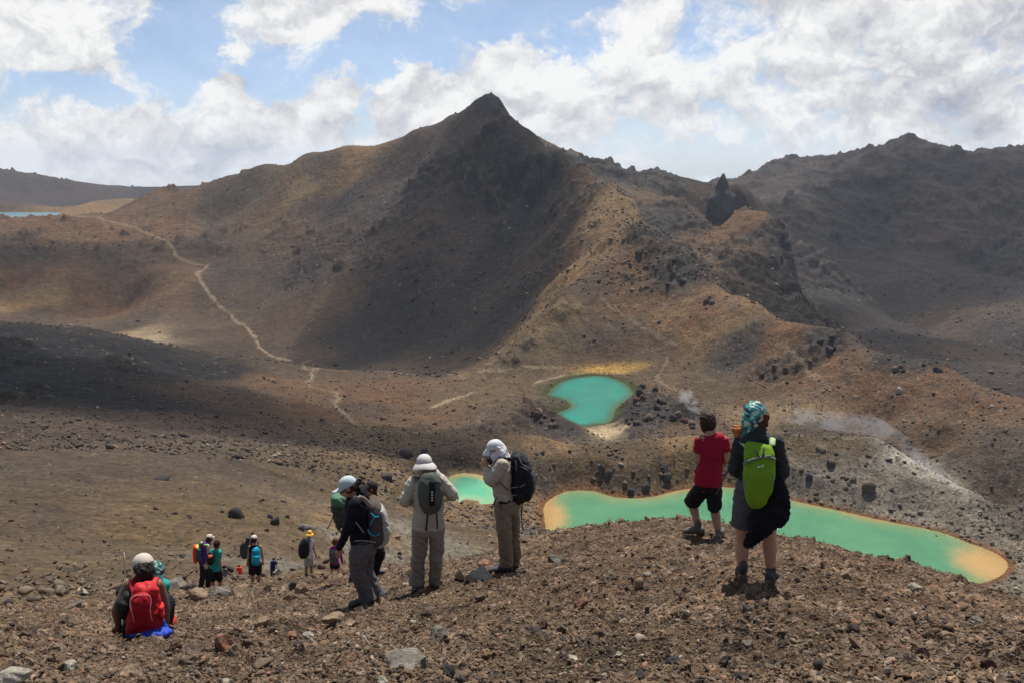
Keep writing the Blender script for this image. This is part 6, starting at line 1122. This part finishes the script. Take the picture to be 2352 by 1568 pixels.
def rock(px, py, w, h, mat, label, rmin=3.0, group=None, sub=4, flat=.8, kind_name='rock'):
    """w, h: size in image units of the photograph at that bearing; bottom of the rock at (px, py)"""
    ROCKN[0] += 1; rs = np.random.RandomState(1000 + ROCKN[0]); X, Y, Z, r = vis(px, py, rmin); dep = r * 1.05; s = dep / F
    V, Fc = ICO[sub]; V = chisel(V, rs, 12, .50, .88); V[:, 2] = np.where(V[:, 2] < -.35, -.35 + (V[:, 2] + .35) * .3, V[:, 2])
    wx = np.abs(V[:, 0]).max(); V = V * np.array([w * s / 2 / wx, w * s * .42 / wx * rs.uniform(.8, 1.2), h * s / (V[:, 2].max() + .30)])
    a = math.atan2(X, Y); t = rs.uniform(-.25, .25) - a; M = np.array([[math.cos(t), -math.sin(t), 0], [math.sin(t), math.cos(t), 0], [0, 0, 1]]); V = V @ M.T
    gx = ground_z(X + .05 * r / 7, Y) - ground_z(X - .05 * r / 7, Y)
    me = np_mesh(kind_name, V, Fc); o = link(kind_name, me, RM_[mat], smooth=sub > 2)
    o.location = (X, Y, Z + .26 * h * s * .5); tag(o, label, kind_name, group); return o
NAMED = [(515, 1492, 60, 46, 'rust', 'large rust red and brown boulder in the left foreground', 5), (440, 1502, 62, 36, 'brown', 'big dark brown rock just left of the rust red boulder', 5), (568, 1488, 34, 26, 'brown', 'pointed brown rock just right of the rust red boulder', 5), (540, 1502, 30, 26, 'tan', 'small tan rock leaning on the foot of the rust red boulder', 5),
 (396, 1352, 66, 26, 'grey', 'flat topped pale grey boulder right of the sitting woman', 9), (430, 1357, 40, 18, 'dark', 'dark rock tucked against the flat topped grey boulder', 9), (456, 1370, 44, 24, 'tan', 'tan rounded rock left of the flat slab by the hikers', 8), (505, 1366, 58, 20, 'grey', 'flat grey slab at the feet of the teal shirted hiker', 8), (548, 1368, 46, 28, 'tan', 'rounded tan boulder right of the flat slab by the hikers', 8),
 (690, 1358, 40, 28, 'tan', 'tan boulder with a dark left side below the woman in the straw hat', 8), (676, 1350, 26, 22, 'dark', 'dark rock behind the tan boulder below the straw hat woman', 8), (664, 1376, 32, 14, 'tan', 'low pinkish tan stone below the tan boulder', 7), (604, 1362, 44, 24, 'brown', 'dark brown rock right of the rounded tan boulder', 8), (602, 1434, 36, 17, 'tan', 'smooth tan stone alone in the left foreground', 5),
 (1104, 1330, 74, 34, 'pale', 'large pale grey slab left of the photographing man', 7), (1056, 1328, 34, 22, 'tan', 'tan and brown rock touching the left end of the pale slab', 7), (1112, 1300, 34, 15, 'rust', 'rusty red stone behind the pale slab', 8), (1275, 1292, 40, 26, 'grey', 'pale grey pointed rock right of the khaki trousers', 7), (1104, 1376, 30, 18, 'brown', 'plain brown stone below the pale slab', 6),
 (1340, 1392, 44, 28, 'rust', 'reddish brown boulder in the middle foreground', 5), (1466, 1350, 26, 24, 'tan', 'upright tan stone in the middle of the gravel crest', 6), (1487, 1322, 22, 10, 'pale', 'small pale flat stone above the upright tan stone', 6), (1955, 1324, 46, 22, 'tan', 'orange brown block on the crest right of the green backpack woman', 6), (1834, 1334, 20, 13, 'brown', 'small square brown stone beside the shadow of the green backpack woman', 6),
 (935, 1532, 116, 32, 'grey', 'broad flat grey rock at the bottom left of centre', 4), (1008, 1462, 46, 24, 'grey', 'mottled grey rock behind the broad flat grey rock', 5), (1034, 1466, 34, 14, 'tan', 'pink tan flat stone beside the mottled grey rock', 5), (765, 1424, 60, 20, 'tan', 'long tan slab left of the walking woman shadow', 5), (800, 1434, 34, 13, 'tan', 'small tan stone at the right end of the long tan slab', 5),
 (928, 1450, 26, 12, 'brown', 'brown stone above and left of the mottled grey rock', 5), (1246, 1442, 30, 22, 'maroon', 'dark maroon stone in the middle foreground', 5), (1666, 1524, 36, 24, 'dark', 'dark rounded stone at the bottom right of centre', 4), (1550, 1522, 44, 18, 'char', 'low black stone left of the dark rounded stone', 4), (1716, 1484, 38, 20, 'grey', 'grey wedge shaped stone above the dark rounded stone', 4), (1958, 1450, 32, 24, 'dark', 'dark stone with a pink top in the right foreground', 4), (1961, 1434, 26, 12, 'rust', 'pink stone sitting behind the dark stone at right', 4),
 (1312, 1512, 40, 14, 'pale', 'pale flat stone at the bottom centre', 4), (1470, 1556, 34, 20, 'char', 'black stone at the bottom edge right of centre', 4), (1700, 1560, 46, 26, 'dark', 'dark lump at the bottom edge below the dark rounded stone', 4), (1880, 1530, 26, 18, 'dark', 'small dark stone at the bottom edge right side', 4), (30, 1568, 80, 28, 'pale', 'large pale rock at the bottom left corner', 4), (428, 1526, 60, 22, 'brown', 'wide brown rock below the big dark brown rock', 4),
 (1030, 1556, 34, 30, 'char', 'upright black stone at the bottom left of centre', 4), (875, 1568, 36, 18, 'pale', 'pale stone cut by the bottom edge', 4), (300, 1548, 50, 26, 'tan', 'reddish tan rock at the bottom left', 4), (160, 1540, 34, 18, 'pale', 'small pale stone at lower far left', 4), (178, 1392, 34, 16, 'grey', 'grey stone left of the sitting woman on the edge of the slope', 7), (60, 1456, 40, 18, 'brown', 'brown rock near the left edge of the foreground', 5), (672, 1462, 26, 14, 'rust', 'orange stone in the left middle foreground', 5), (708, 1462, 30, 13, 'pale', 'pale stone next to the orange stone', 5),
 (2240, 1430, 30, 16, 'grey', 'grey stone on the crest at far right', 5), (2105, 1352, 34, 14, 'pale', 'pale tan stone on the crest at right', 5), (2120, 1500, 30, 18, 'brown', 'brown stone at lower right', 4), (2270, 1530, 34, 20, 'maroon', 'maroon stone near the bottom right corner', 4), (1385, 1460, 34, 16, 'brown', 'long brown stone in the middle foreground right of the maroon stone', 4),
 (543, 1191, 36, 30, 'char', 'largest black boulder alone on the olive slope behind the hikers', 60), (633, 1204, 24, 22, 'char', 'black boulder right of the largest black boulder', 60), (622, 1190, 16, 12, 'dark', 'small dark boulder just above the second black boulder', 60), (706, 1218, 44, 16, 'grey', 'smooth light grey slab above the woman in the straw hat', 60), (692, 1218, 18, 14, 'char', 'black stone at the left end of the smooth grey slab', 60),
 (932, 1045, 34, 24, 'dark', 'large dark boulder on the brown slope left of the small lake', 150), (973, 1039, 20, 12, 'char', 'black boulder just right of the large dark boulder', 150), (889, 1100, 26, 16, 'char', 'black boulder above the walking man in red', 150), (896, 1104, 22, 9, 'grey', 'light grey slab beside the black boulder above the walker in red', 150), (372, 1100, 40, 10, 'char', 'low black outcrop on the dark slope at left', 100),
 (1483, 1127, 22, 20, 'char', 'black round boulder close to the far shore of the long lake', 200), (1396, 1096, 22, 18, 'dark', 'dark boulder above the far shore left of the black round one', 200), (1382, 1088, 16, 26, 'dark', 'upright dark boulder on the hill between the lakes', 200), (1531, 1103, 24, 18, 'dark', 'dark boulder left of the red shirt', 200), (1885, 1036, 22, 13, 'brown', 'flat brown boulder on the ridge right of the green backpack', 200), (1907, 1070, 20, 17, 'dark', 'dark boulder at the top of the grey slope', 200),
 (1857, 1104, 18, 16, 'char', 'black boulder on the upper part of the grey slope', 200), (1997, 1132, 32, 26, 'brown', 'large brown boulder in the middle of the grey slope', 200), (2064, 900, 15, 13, 'pale', 'pale block on the rusty ridge at far right', 300), (1449, 1133, 18, 16, 'char', 'black boulder beside the black round boulder at the shore', 200)]
for a in NAMED:
    px, py, w, h, m, lb, rm = a; rock(px, py, w, h, m, lb, rm, sub=4 if w > 26 and rm < 20 else 2)
CNAME = dict(grey='grey', pale='pale', tan='tan', rust='rust red', brown='brown', dark='dark grey', maroon='maroon', char='black')
def spell(label, m, x, y, w, lo, hi, xr, yr):
    f = (w - lo) / (hi - lo); u = (x - xr[0]) / (xr[1] - xr[0]); v = (y - yr[0]) / (yr[1] - yr[0])
    return '%s %s %s, %s %s' % ('small' if f < .35 else 'mid sized' if f < .75 else 'larger', CNAME[m], label, 'upper' if v < .5 else 'lower', 'far left' if u < .2 else 'left' if u < .4 else 'middle' if u < .6 else 'right' if u < .8 else 'far right')
def scatter_things(n, seed, xr, yr, wr, mats, label, group, rmin, ok=lambda x, y: True):
    rg = random.Random(seed); k = 0
    while k < n:
        x, y = rg.uniform(*xr), rg.uniform(*yr)
        if not ok(x, y): continue
        k += 1; w = rg.uniform(*wr) * (1 if rg.random() > .2 else 1.4); m = rg.choice(mats); rock(x, y, w, w * rg.uniform(.5, .8), m, spell(label, m, x, y, w, *wr, xr, yr), rmin, group, 2 if w < 14 else 4)
lake_y = lambda x: 1128 if x < 1700 else 1128 + (x - 1700) * .30
scatter_things(26, 1, (1240, 1960), (1035, 1180), (6, 12), ['dark', 'brown', 'dark', 'tan', 'brown'], 'boulder between the round and long lakes', 'boulders on the hill between the lakes', 200, lambda x, y: y < lake_y(x) - 6)
scatter_things(20, 2, (1830, 2300), (1060, 1260), (7, 12), ['dark', 'grey', 'brown', 'grey'], 'boulder on the grey slope by the long lake', 'boulders on the grey slope', 200, lambda x, y: 1040 + (x - 1830) * .42 < y < lake_y(x) + 10)
scatter_things(24, 3, (420, 1150), (1070, 1290), (6, 12), ['dark', 'char', 'brown', 'brown', 'tan'], 'boulder on the olive slope behind the hikers', 'boulders on the olive slope', 45, lambda x, y: not (1000 < x < 1150 and 1080 < y < 1165))
scatter_things(40, 4, (20, 2330), (1400, 1560), (10, 19), ['brown', 'grey', 'tan', 'dark', 'rust', 'brown', 'maroon', 'pale'], 'loose stone in the foreground gravel', 'loose stones in the foreground', 4, lambda x, y: not (230 < x < 420 and y < 1470))
scatter_things(18, 5, (1220, 2300), (1225, 1395), (7, 12), ['brown', 'tan', 'dark', 'grey'], 'stone on the crest before the long lake', 'small stones on the crest', 5, lambda x, y: y > 1235 + abs(x - 1570) * .2)
scatter_things(16, 6, (1750, 2330), (800, 1040), (5, 10), ['dark', 'brown', 'tan'], 'outcrop rock on the rusty ridge', 'rocks on the rusty ridge', 300, lambda x, y: y > 770 + (x - 1700) * .28)

def cluster(cs, n, seed, wr, spread, mats, label, group, rmin):
    rg = random.Random(seed); XR = (min(c[0] for c in cs) - spread, max(c[0] for c in cs) + spread); YR = (min(c[1] for c in cs) - spread, max(c[1] for c in cs) + spread)
    for cx, cy in cs:
        for i in range(n):
            x, y = cx + rg.gauss(0, spread), cy + rg.gauss(0, spread * .55); w = rg.uniform(*wr); m = rg.choice(mats); rock(x, y, w, w * rg.uniform(.55, 1.0), m, spell(label, m, x, y, w, *wr, XR, YR), rmin, group, 2)
cluster([(1225, 950), (1250, 965), (1275, 985)], 3, 21, (9, 20), 12, ['dark', 'brown', 'char', 'maroon'], 'block on the crag left of the sandy patch', 'blocks on the left crag', 320)
cluster([(1450, 925), (1480, 915), (1515, 930), (1500, 960), (1550, 955), (1580, 975), (1450, 975)], 4, 22, (9, 22), 14, ['dark', 'brown', 'char', 'char', 'maroon'], 'block on the crag right of the round lake', 'blocks on the right crag', 320)
cluster([(1890, 785), (1905, 805), (2065, 848), (2150, 862), (1800, 850), (1780, 870), (1560, 640), (1480, 585), (1500, 620), (1620, 700)], 3, 23, (7, 17), 10, ['dark', 'brown', 'char'], 'outcrop block on the long ridge', 'outcrop blocks on the long ridge', 420)

def merged(name, n, seed, lr, sizes, gmat, label, dens=None, sub=2, az=(-.78, .78), sink=.25, squash=.62):
    """countless loose stones as one object"""
    rs = np.random.RandomState(seed); base, Fc = ICO[sub]; nv = len(base); shapes = [chisel(base, rs, 9, .30, .80, .09) for _ in range(8)]
    A_ = rs.uniform(az[0], az[1], n * 3); L_ = rs.uniform(lr[0], lr[1], n * 3)
    if dens is not None: kp = rs.uniform(size=n * 3) < dens(A_, L_); A_, L_ = A_[kp], L_[kp]
    A_, L_ = A_[:n], L_[:n]; n = len(A_); r = np.exp(L_); X = r * np.sin(A_); Y = r * np.cos(A_)
    i = np.clip(np.searchsorted(AX, A_) - 1, 0, na - 2); j = np.clip(np.searchsorted(LX, L_) - 1, 0, nl - 2); Z = ZM[i, j]
    for nm, P, zl, wd in LK_POLY[:3]:
        s = (np.abs(X - P[:, 0].mean()) < 120) & (np.abs(Y - P[:, 1].mean()) < 120); bad = np.zeros(n, bool)
        if s.any(): bad[s] = sdf(P, X[s], Y[s]) < 1.0; X, Y, Z, r, i, j = X[~bad], Y[~bad], Z[~bad], r[~bad], i[~bad], j[~bad]; n = len(X)
    S = sizes[0] * np.exp(rs.normal(size=n) * sizes[1]); S = np.clip(S, sizes[0] * .35, sizes[2]); th = rs.uniform(0, 6.28, n); q = rs.uniform(.75, 1.35, n); sh = rs.randint(0, 8, n)
    Bv = np.stack(shapes)[sh]; Bv = Bv * np.stack([S * q, S / q, S * squash * rs.uniform(.7, 1.3, n)], 1)[:, None, :]
    c, s_ = np.cos(th)[:, None], np.sin(th)[:, None]; tx = rs.normal(size=n)[:, None] * .35
    x = Bv[..., 0] * c - Bv[..., 1] * s_; y = Bv[..., 0] * s_ + Bv[..., 1] * c; z = Bv[..., 2] + x * tx
    V = np.stack([x + X[:, None], y + Y[:, None], z + (Z + S * squash * (.5 - sink))[:, None]], -1).reshape(-1, 3); Fa = (Fc[None] + (np.arange(n) * nv)[:, None, None]).reshape(-1, 3)
    k = rs.uniform(size=n); k2 = rs.uniform(size=n); g = CM[i, j]; col = np.array(gmat)[None] * (.55 + .95 * k)[:, None] * (1 + (k2 - .5)[:, None] * np.array([.22, 0, -.22])) * .65 + g * .35
    col = np.where((k2 > .955)[:, None], np.array([.25, .21, .165]), col); col = np.where((k2 < .10)[:, None], np.array([.05, .043, .043]), col); col = np.where(((k2 > .93) & (k2 < .955))[:, None], np.array([.24, .13, .09]), col)
    me = np_mesh(name, V, Fa); set_col(me, np.repeat(col, nv, axis=0)); o = link(name, me, STONE, smooth=False); tag(o, kind='stuff'); o['label'] = label; return o
sm_ = Mat('loose_stone'); at = sm_.n('ShaderNodeAttribute', attribute_name='Col'); sm_.color(sm_.mix(1.0, at.outputs['Color'], sm_.ramp(sm_.noise(60, 4, .7), (.3, (.7, .7, .7)), (.7, (1.3, 1.3, 1.3))), 'MULTIPLY')); sm_.rough(.95); sm_.spec(.12); STONE = sm_.m
def pd(A_, L_): return paint(A_, L_)[:, 4]
merged('gravel', 80000, 11, (lg(3.9), lg(14.8)), (.0095, .50, .034), (.112, .080, .054), 'fine gravel covering the foreground scree', None, 1)
merged('gravel', 16000, 12, (lg(12), lg(40)), (.022, .55, .10), (.104, .074, .050), 'gravel along the lower edge of the foreground scree', None, 1)
merged('gravel', 1500, 16, (lg(3.9), lg(14.8)), (.030, .35, .07), (.112, .078, .054), 'coarser stones bedded in the foreground scree', None, 2, (-.78, .78), .5)
merged('rubble', 7000, 13, (lg(30), lg(230)), (.13, .55, .7), (.120, .095, .075), 'loose rubble on the slopes below', lambda a, l: np.clip(pd(a, l) * 1.1 + .12, 0, 1), 2, (-.68, .68))
merged('rubble', 26000, 14, (lg(225), lg(560)), (.36, .52, 1.5), (.088, .070, .056), 'scattered boulders and rubble around the lakes', lambda a, l: np.clip(pd(a, l) ** 1.3, .02, 1), 1, (-.66, .66))
merged('rubble', 34000, 15, (lg(540), lg(1250)), (.75, .52, 3.0), (.085, .070, .060), 'rubble strewn over the mountain flanks', lambda a, l: np.clip(pd(a, l) ** 1.2, .02, 1), 1, (-.66, .66))

# ---------------- the rock spire on the far ridge
X, Y, Z, r = vis(1655, 492, 900); s = r / F
rs = np.random.RandomState(77); V, Fc = ICO[4]; V = V.copy(); t = (V[:, 2] + 1) / 2; prof = np.interp(t, [0, .3, .52, .60, .74, .86, 1], [1.5, 1.15, .98, .74, .55, .38, .12]); ang = np.arctan2(V[:, 1], V[:, 0])
rad = np.sqrt(np.clip(1 - V[:, 2] ** 2, 0, 1)) ** .35 * prof; rad *= 1 + .22 * gnoise(ang * 2.2, t * 3.0, 5) + .24 * gnoise(ang * 4, t * 8, 6) + .12 * gnoise(ang * 9, t * 22, 7) + .10 * np.where((t > .42) & (t < .66), 1, 0) * (np.cos(ang) > 0)
V = np.stack([np.cos(ang) * rad * 25 * s + 4 * s * (t - .5), np.sin(ang) * rad * 24 * s, (t * 104 - 16) * s + gnoise(ang * 3, t * 7, 8) * 2.2 * s], 1)
o = link('rock_spire', np_mesh('rock_spire', V, Fc), rock_mat('spire_rock', (.105, .092, .082), (.06, .054, .050)), smooth=False); o.location = (X, Y, Z); tag(o, 'dark pointed rock spire standing on the far ridge right of the peak', 'rock spire')

# ---------------- pale marker post by the sitting woman
X, Y, Z, r = vis(292, 1372, 20); hgt = (1372 - 1270) * r * 1.05 / F
rt = bpy.data.objects.new('marker_post', None); C.objects.link(rt); rt.location = (X, Y, Z); tag(rt, 'thin pale marker post with a white sleeve, left of the cream cap', 'post')
Q = Pieces(); b0 = Vector((X, Y, Z)); sd_ = Vector((math.cos(-.4), 0, 0)); lean = Vector((.025 * hgt, 0, 0)); Q.chain([b0 - Vector((0, 0, .1)), b0 + lean + Vector((0, 0, hgt))], [r * .0006 + .006] * 2, n=10, flat=True); Q.build('pole', plain('post_bamboo', (.50, .44, .30), .7), rt, 0)
Q = Pieces(); Q.chain([b0 + Vector((0, 0, .02)), b0 + lean * .38 + Vector((0, 0, hgt * .40))], [r * .0011 + .010] * 2, n=10, flat=True); Q.build('sleeve', plain('post_white', (.70, .70, .72), .6), rt, 0)

# ---------------- fumarole steam
def steam(name, pts, rad, dens, scale, label, thr=(.46, .75)):
    P = Pieces(); P.chain(pts, rad, n=14, sub=4)
    m = bpy.data.materials.new(name + '_vapour'); m.use_nodes = True; t = m.node_tree; t.nodes.remove(t.nodes['Principled BSDF']); v = t.nodes.new('ShaderNodeVolumePrincipled'); v.inputs['Color'].default_value = (.95, .96, 1, 1); v.inputs['Anisotropy'].default_value = .2
    tcn = t.nodes.new('ShaderNodeTexCoord'); nz = t.nodes.new('ShaderNodeTexNoise'); nz.inputs['Scale'].default_value = scale; nz.inputs['Detail'].default_value = 5; nz.inputs['Roughness'].default_value = .6; nz.inputs['Distortion'].default_value = .6; t.links.new(tcn.outputs['Object'], nz.inputs['Vector'])
    mp = t.nodes.new('ShaderNodeMapRange'); mp.inputs[1].default_value = thr[0]; mp.inputs[2].default_value = thr[1]; mp.inputs[3].default_value = 0; mp.inputs[4].default_value = dens; t.links.new(nz.outputs[0], mp.inputs[0]); t.links.new(mp.outputs[0], v.inputs['Density']); t.links.new(v.outputs[0], t.nodes['Material Output'].inputs['Volume'])
    o = P.build(name, m, None, 0); tag(o, kind='stuff'); o['label'] = label; return o
def up(px, py, rmin, dz): X, Y, Z, r = vis(px, py, rmin); return Vector((X, Y, Z + dz))
steam('steam', [up(1602, 952, 300, 1), up(1590, 945, 300, 3.5), up(1572, 945, 300, 6.5)], [1.8, 3.2, 3.8], .30, .22, 'small puff of white steam rising by the crags at the upper lake')
steam('steam', [up(2190, 1122, 250, 1), up(2120, 1078, 250, 3), up(2055, 1032, 250, 4.0), up(2000, 1008, 250, 5), up(1900, 1006, 250, 7.5), up(1800, 1003, 250, 9)], [1.5, 3.0, 3.6, 4.0, 4.2, 3.0],   .095, .13, 'thin white steam drifting along the pale fumarole slope', (.42, .75))

# ---------------- unseen clouds added above the frame to shade the scree face, the lava flow and the far range
def cloud(name, target, hgt, rx, ry, rz, dens, seed, label):
    c = Vector(target) + sv * (hgt / sv.z); rg = random.Random(seed); P = Pieces()
    P.ell(c, (rx * .72, ry * .72, rz * .8), None, 18, 11)
    for i in range(9):
        a = rg.uniform(0, 6.28); q = rg.uniform(.35, .8); P.ell(c + Vector((math.cos(a) * rx * q, math.sin(a) * ry * q, rg.uniform(-.15, .45) * rz)), tuple(rg.uniform(.22, .42) * k for k in (rx, ry, rz * 1.6)), None, 14, 9)
    m = None
    if not m:
        m = bpy.data.materials.new('cloud_vapour'); m.use_nodes = True; t = m.node_tree; t.nodes.remove(t.nodes['Principled BSDF']); v = t.nodes.new('ShaderNodeVolumePrincipled'); v.inputs['Color'].default_value = (.97, .97, 1, 1); v.inputs['Density'].default_value = dens; t.links.new(v.outputs[0], t.nodes['Material Output'].inputs['Volume'])
    o = P.build(name, m, None, 14.0, 4, 9.0, .012, seed); tag(o, kind='structure'); o['label'] = label
def wp(px, py, rmin): X, Y, Z, r = vis(px, py, rmin); return (X, Y, Z)
cloud('cloud', wp(1010, 650, 560), 620, 170, 175, 60, .010, 1, 'unseen cumulus added above the frame to shade the peak')
cloud('cloud', wp(170, 880, 300), 560, 190, 90, 50, .016, 2, 'unseen cumulus added above the frame to shade the lava flow')
cloud('cloud', wp(2150, 520, 1000), 760, 380, 240, 80, .0075, 3, 'unseen cumulus added above the frame to shade the far range')
cloud('cloud', wp(120, 600, 900), 640, 200, 90, 50, .009, 4, 'unseen cumulus added above the frame to shade the left saddle')
cloud('cloud', wp(2050, 790, 650), 600, 240, 80, 45, .010, 5, 'unseen cumulus added above the frame to shade the right hand valley')
finish()
# ================================================================== HAZE
def box(name, x0, x1, y0, y1, z0, z1):
    bm = bmesh.new(); bmesh.ops.create_cube(bm, size=1.0)
    for v in bm.verts: v.co = Vector(((x0 + x1) / 2 + v.co.x * (x1 - x0), (y0 + y1) / 2 + v.co.y * (y1 - y0), (z0 + z1) / 2 + v.co.z * (z1 - z0)))
    m = bpy.data.meshes.new(name); bm.to_mesh(m); bm.free(); return m
hm = bpy.data.materials.new('haze_air'); hm.use_nodes = True; hn = hm.node_tree; hn.nodes.remove(hn.nodes['Principled BSDF'])
pv = hn.nodes.new('ShaderNodeVolumePrincipled'); pv.inputs['Color'].default_value = (.70, .82, 1.0, 1); pv.inputs['Density'].default_value = 0.00006; pv.inputs['Anisotropy'].default_value = .3
hn.links.new(pv.outputs[0], hn.nodes['Material Output'].inputs['Volume'])
ZMIN = float(ZM.min()) - 1.0
hz = link('haze', box('haze', -9500, 9500, -300, 9500, ZMIN, float(max(ZM.max(), 0)) + 40.0), hm, smooth=False); tag(hz, kind='stuff')
